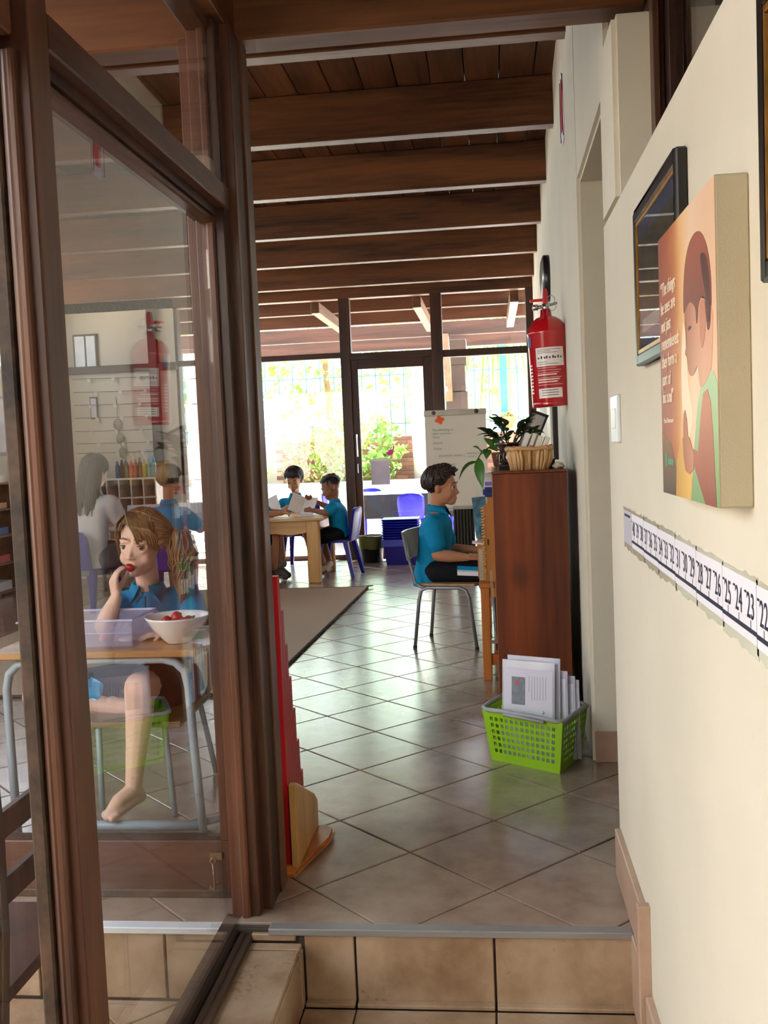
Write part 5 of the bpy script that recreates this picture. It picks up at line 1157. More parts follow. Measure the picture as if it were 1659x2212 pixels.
GREYT = mat('pale_blue_tube', '#9aa9b3', rough=.35, spec=.5, var=.04)
def girl_desk():
    d = wthing('school_desk', 'school desk with wooden top and pale grey tube frame in front of the girl', 'desk', (-1.25, 3.15, 0))
    MB().box((-1.60, 2.925, .578), (-.925, 3.36, .600)).build('desk_top', wood('desk_top_wood', '#8a5f34', '#c29257', 'x', 7, .35, coat=.2), d, bevel=.004)
    def side(x, y, sgn):
        return [(x, y, .02), (x, y, .48), (x - sgn * .01, y, .535), (x - sgn * .06, y, .563), (x - sgn * .12, y, .566)]
    f = MB(); r = .0135
    f.tube([(-1.552, 2.955, .012), (-1.556, 2.955, .30), (-1.556, 2.955, .48), (-1.545, 2.955, .53), (-1.515, 2.955, .558), (-1.47, 2.955, .566), (-1.25, 2.955, .568), (-1.04, 2.955, .568), (-1.0, 2.955, .558), (-.972, 2.955, .53), (-.962, 2.955, .48), (-.955, 2.955, .30), (-.940, 2.955, .012)], r, 12)
    f.build('front_hoop', GREYT, d, smooth=True)
    MB().tube([(-1.552, 3.31, .012), (-1.556, 3.31, .50), (-1.52, 3.31, .566), (-1.0, 3.31, .566), (-.975, 3.31, .50), (-.955, 3.31, .012)], r, 10).build('rear_hoop', GREYT, d, smooth=True)
    MB().tube([(-1.50, 2.975, .030), (-1.25, 2.972, .030), (-.955, 2.972, .030)], .0155, 12).build('foot_bar', GREYT, d, smooth=True)
    MB().tube([(-.944, 2.965, .042), (-.90, 3.0, .042), (-.885, 3.05, .048), (-.895, 3.10, .08), (-.935, 3.29, .12)], .012, 10).build('side_bar', GREYT, d, smooth=True)
    MB().tube([(-1.552, 2.965, .09), (-1.50, 3.12, .16), (-1.552, 3.30, .20)], .012, 8).build('side_bar', mat('dark_tube', '#5d5450', rough=.5), d, smooth=True)
    for x in (-1.556, -.94): MB().cyl((x, 2.955, .001), (x, 2.955, .016), .0155, n=12).build('leg_cap', BLACK, d)
    for x in (-1.555, -.955): MB().cyl((x, 3.31, .001), (x, 3.31, .016), .0155, n=12).build('leg_cap', BLACK, d)
    # chair under the girl
    c = wthing('school_chair', 'low green-grey school chair that the girl sits on', 'chair', (-1.22, 3.4, 0))
    MB().prism([(-1.42, 3.13), (-1.05, 3.13), (-1.06, 3.52), (-1.40, 3.52)], .300, .318).build('seat', wood('seat_ply', '#7d6a48', '#a58f66', 'x', 6, .4), c, bevel=.006, bseg=2)
    for x, y, bx, by in ((-1.345, 3.15, -1.335, 3.12), (-1.115, 3.15, -1.088, 3.125), (-1.36, 3.5, -1.39, 3.56), (-1.10, 3.5, -1.07, 3.56)): MB().tube([(bx, by, .004), (x, y, .29), (x, y + .02, .30)], .0105, 10).build('leg', GREYT, c, smooth=True)
    MB().tube([(-1.38, 3.5, .30), (-1.385, 3.56, .34), (-1.385, 3.60, .60)], .0105, 8).build('back_tube', GREYT, c, smooth=True); MB().tube([(-1.08, 3.5, .30), (-1.075, 3.56, .34), (-1.075, 3.60, .60)], .0105, 8).build('back_tube', GREYT, c, smooth=True)
    MB().prism([(-1.40, 3.585), (-1.06, 3.585), (-1.06, 3.60), (-1.40, 3.60)], .46, .62).build('backrest', MATS['seat_ply'], c, bevel=.006)
    # lunch box
    PL = mat('clear_lilac_plastic', '#cfcdf0', rough=.12, spec=.7, alpha=.2); z = .601
    b = wthing('lunch_box', 'clear lilac plastic lunch box on the desk of the girl', 'lunch box', (-1.32, 3.1, z))
    def tray(x0, x1, y0, y1, z0, z1, t=.004):
        m = MB(); m.box((x0, y0, z0), (x1, y1, z0 + t)); m.box((x0, y0, z0 + t), (x0 + t, y1, z1)); m.box((x1 - t, y0, z0 + t), (x1, y1, z1)); m.box((x0 + t, y0, z0 + t), (x1 - t, y0 + t, z1)); m.box((x0 + t, y1 - t, z0 + t), (x1 - t, y1, z1)); return m
    tray(-1.52, -1.147, 2.99, 3.20, z, z + .085).build('tub', PL, b)
    rim = mat('lilac_rim', '#d6d4f4', rough=.25, alpha=.6); m = MB(); m.tube([(-1.525, 2.985, z + .086), (-1.142, 2.985, z + .086), (-1.142, 3.205, z + .086), (-1.525, 3.205, z + .086)], .004, 6, closed=True); m.tube([(-1.518, 2.988, z + .045), (-1.149, 2.988, z + .045)], .0015, 5); m.build('rim', rim, b)
    MB().box((-1.535, 3.05, z + .06), (-1.52, 3.13, z + .082)).build('clip', rim, b, bevel=.003); MB().box((-1.147, 3.15, z + .06), (-1.128, 3.20, z + .082)).build('clip', rim, b, bevel=.003)
    for nm, lab, cc, col, r in (('sausage', 'pink sausage in the clear lunch box', (-1.255, 3.05, z + .022), '#d98a88', (.020, .045, .018)), ('biscuit', 'pale biscuit in the right corner of the lunch box', (-1.19, 3.06, z + .012), '#cbb49c', (.032, .03, .008)), ('bread_roll', 'pale bread roll at the left in the lunch box', (-1.40, 3.09, z + .026), '#d8c6a6', (.05, .05, .022))):
        t = wthing(nm, lab, nm.replace('_', ' '), (cc[0], cc[1], z + .004)); k = MB(); k.ell(cc, r, 16, 10); k.build('food', mat('food_' + nm, col, rough=.5), t, smooth=True); k = MB(); k.ell((cc[0], cc[1], cc[2] + r[2] * .7), (r[0] * .5, r[1] * .6, r[2] * .36), 10, 6); k.build('highlight_cap', mat('highlight_cap_' + nm, col, rough=.3, var=.2), t, smooth=True)  # smoother cap on top of each food stands in for a highlight
    w = wthing('blue_wrapper', 'crumpled blue foil wrapper under the desk on the lap of the girl', 'wrapper', (-1.30, 3.05, .46))
    k = MB(); k.ell((-1.315, 3.05, .455), (.03, .012, .035), 9, 6); o = k.build('foil', mat('blue_foil', '#2795d0', rough=.25, metal=.3, var=.3, nscale=40), w)
    for v in o.data.vertices: v.co += Vector((random.uniform(-.01, .01), random.uniform(-.006, .006), random.uniform(-.012, .012)))
    # white bowl with strawberries
    WB = mat('white_ceramic', '#efeff0', rough=.12, spec=.6, var=.01, coat=.3)
    b = wthing('bowl', 'white ceramic bowl of strawberries on the desk', 'bowl', (-1.0, 3.06, z))
    MB().lathe([(.038, 0), (.041, .004), (.052, .014), (.082, .050), (.100, .080), (.104, .086), (.101, .087), (.094, .078), (.074, .046), (.046, .018), (.001, .014)], (-1.02, 3.06, z), 40).build('bowl_body', WB, b, smooth=True)
    rnd = random.Random(3); n = 0
    for dx, dy, dz in ((-.03, -.02, .066), (.0, -.01, .078), (.03, -.015, .062), (-.012, .03, .064), (.03, .03, .058), (-.045, .01, .052), (.052, .005, .055)):
        n += 1; t = wthing('strawberry', 'red strawberry in the white bowl, %s' % ('leftmost', 'topmost', 'front right', 'back left', 'back right', 'far left at the rim', 'far right at the rim')[n - 1], 'strawberry', (-1.02 + dx, 3.06 + dy, z + dz - .015), 'strawberries in the bowl')
        R = Euler((rnd.uniform(-.6, .6), rnd.uniform(-1, 1), 0)).to_matrix(); MB().ell((-1.02 + dx, 3.06 + dy, z + dz), (.019, .018, .023), 14, 10, R).build('flesh', MATS['berry_red'], t, smooth=True); MB().ell((-1.02 + dx + .01, 3.06 + dy + .004, z + dz + .016), (.009, .009, .003), 8, 5, R).build('calyx', MATS['calyx_green'], t)
    t = wthing('paper_sheet', 'white sheet of paper jutting past the right edge of the desk', 'paper', (-.95, 3.12, z))
    MB(Matrix.Translation((-.90, 3.13, z + .016)) @ Euler((math.radians(6), math.radians(-7), .5)).to_matrix().to_4x4()).box((-.12, -.10, 0), (.12, .10, .0012)).build('sheet', WHITE, t); MB().box((-1.0, 3.11, z), (-.93, 3.2, z + .008)).build('folded_flap', WHITE, t)
girl_desk()
# ------------------------------------------------------------------ boy in profile at the pine desk
def boy():
    g = wthing('person', 'boy in turquoise polo sitting in profile at the pine desk', 'person', (-.36, 5.97, 0))
    look = Vector((.98, -.20, -.03)); Mh = head_matrix((-.300, 5.95, .942), look, (-.05, 0, 1), 1.03)
    right = Vector((-.20, -.98, 0)); fwd = Vector((.98, -.2, 0))
    pel, che, nk = Vector((-.375, 5.98, .46)), Vector((-.345, 5.975, .728)), Vector((-.335, 5.965, .822))
    sN, sF = Vector((-.362, 5.845, .715)), Vector((-.330, 6.09, .715))
    eN, wN = Vector((-.335, 5.815, .545)), Vector((-.165, 5.80, .528)); eF, wF = Vector((-.27, 6.10, .55)), Vector((-.11, 6.06, .545))
    b = MB(); add_head(b, Mh); limb(b, [Mh @ Vector((0, -.025, -.05)), nk, che], [.045, .043, .055]); torso(b, pel, che, nk, right, fwd, .95)
    limb(b, [sN, eN], [.045, .036]); limb(b, [eN, eN * .6 + wN * .4, wN], [.037, .036, .023]); limb(b, [sF, eF], [.045, .036]); limb(b, [eF, wF], [.036, .023])
    hand(b, wN, (.93, .1, .05), (0, .6, -.8), .9, 1, curl=.4); hand(b, wF, (.93, -.1, -.05), (0, -.5, -.8), .9, -1, curl=.4)
    hN, kN, aN = Vector((-.37, 5.90, .445)), Vector((-.02, 5.845, .43)), Vector((.03, 5.86, .10)); hF, kF, aF = Vector((-.36, 6.05, .445)), Vector((-.01, 6.02, .43)), Vector((.04, 6.03, .10))
    for h_, k_, a_ in ((hN, kN, aN), (hF, kF, aF)): limb(b, [h_, k_, ], [.062, .050]); limb(b, [k_, (k_ + a_) / 2, a_], [.052, .042, .030]); foot(b, a_, a_ + Vector((.13, 0, -.06)), 1)
    body = remeshed(b, 'body', [SKIN_T, LIP_P], g, .006, 4); lips_to(body, Mh, 1); eyes(g, Mh, '#2a1a10')
    h = MB(); brows(h, Mh); hair_locks(h, Mh, 240, lambda d: 52 if d < 45 else 66 if d < 75 else 82 if d < 100 else 112, 8, .010, .006, lift=1.10)
    rnd = random.Random(4)
    for k in range(260):     # loose curls on top
        az = rnd.uniform(-PI, PI); th = rnd.uniform(0, .95 if abs(az) < 1.2 else 1.75); c = Vector((math.sin(th) * math.sin(az) * .078, -.014 + math.sin(th) * math.cos(az) * .100, .026 + math.cos(th) * .094)); r = rnd.uniform(.008, .014); ph = rnd.uniform(0, 6)
        h.tube([tuple(Mh @ (c + Vector((r * math.cos(t + ph), r * .7 * math.sin(t + ph) + .006 * t, .004 * t + r * .4 * math.sin(2 * t)))) ) for t in [j * .8 for j in range(6)]], [.005, .006, .006, .005, .004, .001], 5)
    h.build('hair', HAIR_BROWN, g, smooth=True)
    s = MB(); torso(s, pel, che, nk, right, fwd, 1, [(-.42, .135, .115), (-.2, .132, .118), (.05, .125, .108), (.3, .118, .10), (.6, .122, .10), (.85, .132, .102), (1.0, .134, .092), (1.12, .09, .066), (1.18, .056, .055)])
    for a, e in ((sN, eN), (sF, eF)): limb(s, [che + (a - che) * .5, a, a + (e - a) * .64], [.062, .060, .060])
    remeshed(s, 'polo_shirt', TURQ, g, .007, 5); collar(g, nk + Vector((0, 0, -.006)), right, fwd, (-.2, 0, 1), TURQ, 1.05)
    p = MB(); torso(p, pel, che, nk, right, fwd, 1, [(-.32, .13, .115), (0, .125, .11), (.12, .11, .09)]); limb(p, [hN + Vector((.02, 0, -.004)), kN], [.080, .070]); limb(p, [hF + Vector((.02, 0, -.004)), kF], [.080, .070]); remeshed(p, 'shorts', NAVY, g, .008, 5)
    q = MB()
    for dz, m_, nm in ((.028, TURQ, 'turquoise_stripe'), (-.004, WHITE, 'white_stripe')):
        q = MB(); pts = []
        a, c_ = hN + (kN - hN) * .45, kN + Vector((-.01, 0, 0)); up = Vector((0, 0, 1)); n_ = 6; side = Vector((-.15, -1, 0)).normalized(); vs = []
        for i in range(n_ + 1):
            t = i / n_; ctr = a + (c_ - a) * t; rr = .076 - .006 * (.45 + .55 * t) + .003
            for k in range(4):
                an = math.radians(-8 + k * 8 + dz * 600); vs.append(tuple(ctr + side * rr * math.cos(an) + up * rr * math.sin(an)))
        q.add(vs, [(i * 4 + k, i * 4 + k + 1, i * 4 + k + 5, i * 4 + k + 4) for i in range(n_) for k in range(3)]).build(nm, m_, g, smooth=True)
    c = wthing('school_chair', 'grey tube frame school chair with wooden back under the boy', 'chair', (-.33, 5.98, 0))
    TUBE = mat('grey_tube', '#84888c', rough=.35, metal=.4); PLY = wood('chair_ply', '#8a6a4a', '#b8946a', 'y', 6, .4)
    u, w = Vector((.975, -.2, 0)), Vector((.2, .975, 0)); o0 = Vector((-.475, 5.80, 0))
    def P(a, b_, z): v = o0 + u * a + w * b_; return (v.x, v.y, z)
    seat = [(o0 + u * a + w * b_) for a, b_ in ((.02, .01), (.36, .0), (.38, .04), (.38, .31), (.36, .35), (.02, .34))]
    MB().prism([(v.x, v.y) for v in seat], .366, .380).build('seat', PLY, c, bevel=.005, bseg=2)
    for b_, s_ in ((.0, -1), (.35, 1)):
        MB().tube([P(-.012, b_ + .012 * s_, .004), P(.02, b_, .28), P(.035, b_, .34), P(.07, b_, .358), P(.27, b_, .358), P(.305, b_, .345), P(.325, b_, .30), P(.365, b_ + .012 * s_, .004)], .0105, 10).build('leg_frame', TUBE, c, smooth=True)
        MB().tube([P(.10, b_, .356), P(.035, b_, .362), P(.0, b_, .39), P(-.03, b_, .52), P(-.055, b_, .68)], .010, 10).build('back_post', TUBE, c, smooth=True)
        for a in (-.012, .365): MB().cyl(P(a, b_ + .012 * s_, .0), P(a, b_ + .012 * s_, .014), .0125, n=10).build('foot_cap', BLACK, c)
    bk = MB(); n = 6; vs = []
    for i in range(n + 1):
        t = i / n
        for a, z in ((-.030, .52), (-.058, .69), (-.070, .69), (-.042, .52)): bow = -.022 * math.sin(PI * t); vs.append(P(a + bow, -.015 + .38 * t, z))
    bk.add(vs, [(i * 4 + k, i * 4 + (k + 1) % 4, (i + 1) * 4 + (k + 1) % 4, (i + 1) * 4 + k) for i in range(n) for k in range(4)] + [(3, 2, 1, 0), (n * 4, n * 4 + 1, n * 4 + 2, n * 4 + 3)]).build('backrest', wood('chair_back_ply', '#2f2c28', '#5a5148', 'y', 5, .35, coat=.3), c, smooth=False)
boy()
# ================================================================== KIDS' TABLE AND FAR PART OF THE ROOM
BLUEP = mat('blue_plastic', '#110b8c', rough=.42, spec=.35, var=.05)
def plastic_chair():
    """moulded blue plastic children's chair, origin at floor centre, faces +y"""
    c = thing('plastic_chair', '', 'chair')
    def leg(x, y, bx, by):
        m = MB(); m.rings([[(bx + dx * .016, by + dy * .016, 0) for dx, dy in ((-1, -1), (1, -1), (1, 1), (-1, 1))], [(x + dx * .028, y + dy * .022, .33) for dx, dy in ((-1, -1), (1, -1), (1, 1), (-1, 1))]]); m.build('leg', BLUEP, c, bevel=.004)
    for x, y, bx, by in ((-.13, .12, -.16, .17), (.13, .12, .16, .17), (-.13, -.12, -.17, -.19), (.13, -.12, .17, -.19)): leg(x, y, bx, by)
    m = MB(); m.prism([(-.165, -.15), (.165, -.15), (.175, .02), (.16, .17), (-.16, .17), (-.175, .02)], .325, .35); m.build('seat', BLUEP, c, bevel=.010, bseg=2)
    m = MB(); n = 10; vs = []; rows = [(.34, .150, -.150), (.44, .160, -.170), (.54, .165, -.186), (.60, .158, -.195), (.635, .125, -.200), (.648, .06, -.203)]
    for z, w, y in rows:
        for i in range(n + 1):
            u = -1 + 2 * i / n; vs.append((u * w, y - .028 * (1 - u * u), z))
    for z, w, y in rows:
        for i in range(n + 1):
            u = -1 + 2 * i / n; vs.append((u * w, y - .028 * (1 - u * u) - .012, z))
    k = n + 1; N = k * len(rows); fs = []
    for r in range(len(rows) - 1):
        for i in range(n): fs += [(r * k + i, r * k + i + 1, (r + 1) * k + i + 1, (r + 1) * k + i), (N + r * k + i + 1, N + r * k + i, N + (r + 1) * k + i, N + (r + 1) * k + i + 1)]
        fs += [(r * k, (r + 1) * k, N + (r + 1) * k, N + r * k), ((r + 1) * k + n, r * k + n, N + r * k + n, N + (r + 1) * k + n)]
    L = (len(rows) - 1) * k; fs += [(L + i, L + i + 1, N + L + i + 1, N + L + i) for i in range(n)]
    m.add(vs, fs).build('backrest', BLUEP, c, smooth=True)
    return c
CH = plastic_chair()
_first = [True]
def chair(loc, rz, label, group):
    if _first[0]:
        _first[0] = False; CH.location = loc; CH.rotation_euler = (0, 0, rz); CH['label'] = label; CH['group'] = group; return CH
    return dup(CH, loc, rz, label, group)
G1 = 'blue plastic chairs in the classroom'; G2 = 'blue plastic chairs on the veranda'
chair((-1.47, 9.20, 0), PI / 2 - .15, 'blue plastic chair under the child with braids at the pine table', G1)
chair((-1.98, 10.02, 0), PI - .1, 'blue plastic chair behind the dark haired boy at the pine table', G1)
chair((-2.22, 8.85, 0), -PI / 2 + .2, 'blue plastic chair at the left side of the pine table', G1)
chair((-3.17, 7.48, 0), -.35, 'blue plastic chair under the woman in the white tee', G1)
chair((-2.50, 7.36, 0), -.1, 'blue plastic chair under the child seen from behind', G1)

def pine_table():
    t = wthing('pine_table', 'low square pine table with thick legs where the children read', 'table', (-2.05, 9.2, 0))
    for x, y in ((-1.675, 8.72), (-2.52, 8.72), (-1.675, 9.52), (-2.52, 9.52)): MB().box((x, y, 0), (x + .11, y + .11, .565)).build('leg', PINE, t, bevel=.006)
    MB().box((-2.60, 8.68, .562), (-1.515, 9.70, .588)).build('table_top', PINEX, t, bevel=.006)
    MB().prism([(-2.41, .45), (-1.95, .45), (-1.90, .44), (-1.80, .435), (-1.675, .455), (-1.675, .562), (-2.41, .562)], 8.735, 8.76, 'y').build('apron', PINEX, t, bevel=.003)
    MB().box((-2.41, 9.58, .46), (-1.675, 9.605, .562)).build('apron', PINEX, t)
    for x in (-1.61, -2.47): MB().box((x, 8.83, .46), (x + .025, 9.52, .562)).build('apron', PINEY, t)
    def bk(label, M, w, h):
        b = wthing('open_book', label, 'book', tuple(M.translation), 'books open on the pine table')
        for s in (-1, 1):
            Q = M @ Euler((0, -s * .35, 0)).to_matrix().to_4x4(); q = MB(Q); q.box((0 if s > 0 else -w, 0, 0), (w if s > 0 else 0, h, .003)); q.build('cover', WHITE, b)
            q = MB(Q); q.box((.003 if s > 0 else -w + .004, .004, .003), (w - .004 if s > 0 else -.003, h - .004, .007)); q.build('page_block', mat('book_page_white', '#f2f1ee', rough=.7), b)
    bk('large white book held upright by the child with braids', Matrix.Translation((-1.80, 9.12, .592)) @ Euler((math.radians(52), math.radians(14), 0)).to_matrix().to_4x4(), .13, .20)
    bk('white booklet tilted in front of the dark haired boy', Matrix.Translation((-2.10, 9.18, .592)) @ Euler((math.radians(40), math.radians(-10), .3)).to_matrix().to_4x4(), .12, .22)
    p = wthing('paper_sheet', 'white sheet lying on the pine table under the books', 'paper', (-1.72, 9.05, .588)); MB().box((-1.80, 8.94, .5885), (-1.58, 9.2, .5905)).build('sheet', WHITE, p); MB().box((-1.79, 8.96, .5905), (-1.60, 9.17, .592)).build('sheet', WHITE, p)
pine_table()

def kid(name_label, pel, che, nk, head, look, hs, right, fwd, arms, legs, skin, lip, hairfn, top, bottom, sleeve=.62, vox=.008, iris='#1c120c', shoes=None, k=1.0, eye=True, bottom_name='shorts', top_name='polo_shirt'):
    g = wthing('person', name_label, 'person', (pel[0], pel[1], 0)); V = Vector; Mh = head_matrix(head, look, (0, 0, 1), hs)
    pel, che, nk = V(pel), V(che), V(nk); b = MB(); add_head(b, Mh); limb(b, [Mh @ V((0, -.02, -.05)), nk, che], [.042 * k, .040 * k, .05 * k]); torso(b, pel, che, nk, right, fwd, .92 * k)
    s = MB(); torso(s, pel, che, nk, right, fwd, k, [(-.25, .125, .108), (0, .122, .105), (.3, .115, .098), (.6, .120, .098), (.85, .130, .100), (1.0, .130, .090), (1.12, .088, .065), (1.18, .055, .054)])
    for a, e, w, hd, pn, sd, cu in arms:
        a, e, w = V(a), V(e), V(w); limb(b, [a, e], [.042 * k, .034 * k]); limb(b, [e, w], [.034 * k, .022 * k]); hand(b, w, hd, pn, .85 * k, sd, curl=cu)
        limb(s, [che + (a - che) * .5, a, a + (e - a) * sleeve], [.058 * k, .055 * k, .055 * k])
    p = MB(); torso(p, pel, che, nk, right, fwd, k, [(-.3, .125, .11), (0, .120, .105), (.12, .105, .09)])
    sh = []
    for h_, k_, a_, t_ in legs:
        h_, k_, a_, t_ = V(h_), V(k_), V(a_), V(t_); limb(b, [h_, k_], [.072 * k, .050 * k]); limb(b, [k_, (k_ + a_) / 2, a_], [.050 * k, .040 * k, .028 * k]); foot(b, a_, t_, .9 * k)
        limb(p, [h_, h_ + (k_ - h_) * .75], [.086 * k, .074 * k]); sh.append(MB()); limb(sh[-1], [a_ + V((0, 0, -.01)), (a_ + t_) / 2 + V((0, 0, .008)), t_], [.038 * k, .038 * k, .030 * k])
    body = remeshed(b, 'body', [skin, lip], g, vox, 3); lips_to(body, Mh, 1)
    if eye: eyes(g, Mh, iris)
    remeshed(s, top_name, top, g, .009, 5); remeshed(p, bottom_name, bottom, g, .009, 5); collar(g, nk + V((0, 0, -.006)), right, fwd, (0, 0, 1), top, .98 * k) if top is TURQ else None
    h = MB(); brows(h, Mh); hm = hairfn(h, Mh); h.build('hair', hm, g, smooth=True)
    if shoes:
        for q in sh: remeshed(q, 'shoe', shoes, g, .008, 3)
    return g
def short_hair(n, col, front=58, back=108, lift=1.06, curl=.002):
    def f(h, M): hair_locks(h, M, n, lambda d: front if d < 50 else front + 14 if d < 80 else 88 if d < 100 else back, 5, .009, curl, lift=lift); return col
    return f
def braids(h, M):
    hair_locks(h, M, 60, lambda d: 60 if d < 60 else 90, 2, .006, 0, lift=1.0)
    for r in range(7):
        x = (-3 + r) * .022
        for j in range(16):
            th = -.75 + j * .155; p = Vector((x, -.014 + math.sin(-th) * .092 * math.cos(x * 9), .026 + math.cos(th) * .084 * math.cos(x * 9)))
            o = MB(M); o.sph(p, .0095, 8, 6); q = len(h.v); h.v += o.v; h.f += [tuple(i + q for i in f) for f in o.f]; h.mi += o.mi
    o = MB(M); o.ell((0, -.07, .09), (.022, .026, .02)); q = len(h.v); h.v += o.v; h.f += [tuple(i + q for i in f) for f in o.f]; h.mi += o.mi
    return HAIR_BLACK
SHOE_G = mat('grey_shoe', '#5b564c', rough=.7); SHOE_W = mat('pale_sock_shoe', '#cfc6b4', rough=.7); KHAKI = mat('khaki_sock', '#4d4a42', rough=.8)
kid('dark haired boy in turquoise polo reading at the far side of the pine table', (-1.985, 9.98, .42), (-1.995, 9.90, .665), (-1.99, 9.88, .755), (-1.99, 9.85, .90), (-.12, -.9, -.36), 1.08,
    (-1, -.05, 0), (-.05, -1, 0), [((-2.125, 9.90, .665), (-2.17, 9.76, .56), (-2.06, 9.62, .62), (.5, -.6, .3), (.5, .5, 0), -1, .4), ((-1.865, 9.88, .665), (-1.82, 9.74, .57), (-1.92, 9.60, .615), (-.5, -.7, .2), (-.5, .5, 0), 1, .4)],
    [((-2.06, 9.95, .40), (-2.13, 9.62, .40), (-2.10, 9.66, .09), (-2.14, 9.52, .035)), ((-1.91, 9.95, .40), (-1.84, 9.62, .38), (-1.80, 9.72, .10), (-1.80, 9.6, .035))], SKIN_M, LIP_D, short_hair(200, HAIR_BLACK, 70, 108, 1.10), TURQ, NAVY, shoes=SHOE_G)
kid('small child with braided hair in turquoise polo holding up a white book', (-1.44, 9.17, .42), (-1.455, 9.15, .645), (-1.475, 9.15, .72), (-1.505, 9.15, .838), (-.88, -.2, -.40), 1.03,
    (.1, -1, 0), (-1, -.1, 0), [((-1.47, 9.03, .66), (-1.53, 8.95, .615), (-1.665, 8.98, .64), (-.95, .15, .1), (0, .8, -.3), -1, .3), ((-1.47, 9.27, .66), (-1.55, 9.30, .64), (-1.70, 9.22, .72), (-.8, -.2, .55), (0, -.7, .3), 1, .3)],
    [((-1.46, 9.10, .40), (-1.66, 9.05, .38), (-1.60, 9.08, .10), (-1.70, 9.02, .035)), ((-1.46, 9.24, .40), (-1.64, 9.26, .38), (-1.56, 9.24, .12), (-1.60, 9.13, .04))], SKIN_D, LIP_D, braids, TURQ, NAVY, shoes=SHOE_W, k=.93)
kid('child in turquoise polo at the left of the pine table, mostly behind the post', (-2.30, 8.83, .42), (-2.24, 8.86, .66), (-2.21, 8.87, .745), (-2.17, 8.88, .87), (.85, .3, -.42), .98,
    (.2, -1, 0), (1, .2, 0), [((-2.17, 8.75, .68), (-2.02, 8.70, .635), (-1.90, 8.77, .635), (.8, .4, 0), (0, .3, -1), 1, .6), ((-2.20, 9.0, .68), (-2.05, 9.05, .63), (-1.95, 9.06, .63), (.9, -.2, 0), (0, -.2, -1), -1, .4)],
    [((-2.27, 8.77, .40), (-2.0, 8.85, .39), (-2.02, 8.88, .10), (-1.92, 8.9, .04)), ((-2.27, 8.92, .40), (-2.0, 8.97, .39), (-2.02, 9.0, .10), (-1.92, 9.02, .04))], SKIN_T, LIP_P, short_hair(150, HAIR_BROWN), TURQ, NAVY, shoes=KHAKI)
kid('child in turquoise polo seen from behind through the glass, sandy hair', (-2.50, 7.33, .42), (-2.50, 7.38, .745), (-2.48, 7.39, .85), (-2.47, 7.42, 1.0), (.25, .95, -.1), 1.08,
    (1, -.1, 0), (.1, 1, 0), [((-2.65, 7.38, .745), (-2.74, 7.50, .62), (-2.66, 7.70, .66), (.4, .8, .1), (0, 0, -1), 1, .3), ((-2.35, 7.36, .745), (-2.27, 7.48, .62), (-2.33, 7.68, .66), (-.3, .8, .1), (0, 0, -1), -1, .3)],
    [((-2.57, 7.37, .40), (-2.58, 7.72, .40), (-2.58, 7.70, .09), (-2.58, 7.82, .035)), ((-2.43, 7.37, .40), (-2.42, 7.72, .40), (-2.42, 7.70, .09), (-2.42, 7.82, .035))], SKIN_T, LIP_P, short_hair(200, HAIR_SANDY, 60, 112, 1.05), TURQ, NAVY, vox=.010, eye=False, k=1.08)
def long_hair(h, M):
    hair_locks(h, M, 200, lambda d: 62 if d < 45 else 100 if d < 80 else 125, 6, .009, .001, lift=1.08); rnd = random.Random(1)
    for k in range(110):
        a = rnd.uniform(1.7, 4.58); x, y = math.sin(a) * .082, math.cos(a) * .095 - .014; L = rnd.uniform(.22, .33)
        o = MB(M); o.tube([(x * .9, y * .9, .07), (x * 1.04, y * 1.05, .02), (x * 1.08, y * 1.1 - .01, -.10), (x * (1.05 + rnd.uniform(-.15, .15)), y * 1.05 - .02, -L)], [.010, .011, .011, .003], 6); q = len(h.v); h.v += o.v; h.f += [tuple(i + q for i in f) for f in o.f]; h.mi += o.mi
    return HAIR_GREY
kid('woman with long hair and white tee seen from behind through the glass', (-3.17, 7.45, .42), (-3.14, 7.52, .84), (-3.12, 7.53, .95), (-3.12, 7.56, 1.10), (.35, .92, -.15), 1.12,
    (.94, -.34, 0), (.34, .94, 0), [((-3.32, 7.56, .85), (-3.34, 7.66, .63), (-3.12, 7.86, .66), (.6, .6, .1), (0, 0, -1), 1, .3), ((-2.96, 7.44, .85), (-2.93, 7.58, .66), (-2.88, 7.82, .74), (.1, .9, .2), (0, 0, -1), -1, .3)],
    [((-3.25, 7.5, .41), (-3.1, 7.92, .45), (-3.1, 7.86, .10), (-3.05, 8.02, .04)), ((-3.07, 7.46, .41), (-2.92, 7.88, .45), (-2.92, 7.82, .10), (-2.87, 7.98, .04))], SKIN_P, LIP_P, long_hair, TEE, mat('grey_trousers', '#6d7076', rough=.85), sleeve=.7, vox=.012, eye=False, k=1.22, bottom_name='trousers', top_name='tee_shirt', shoes=KHAKI)

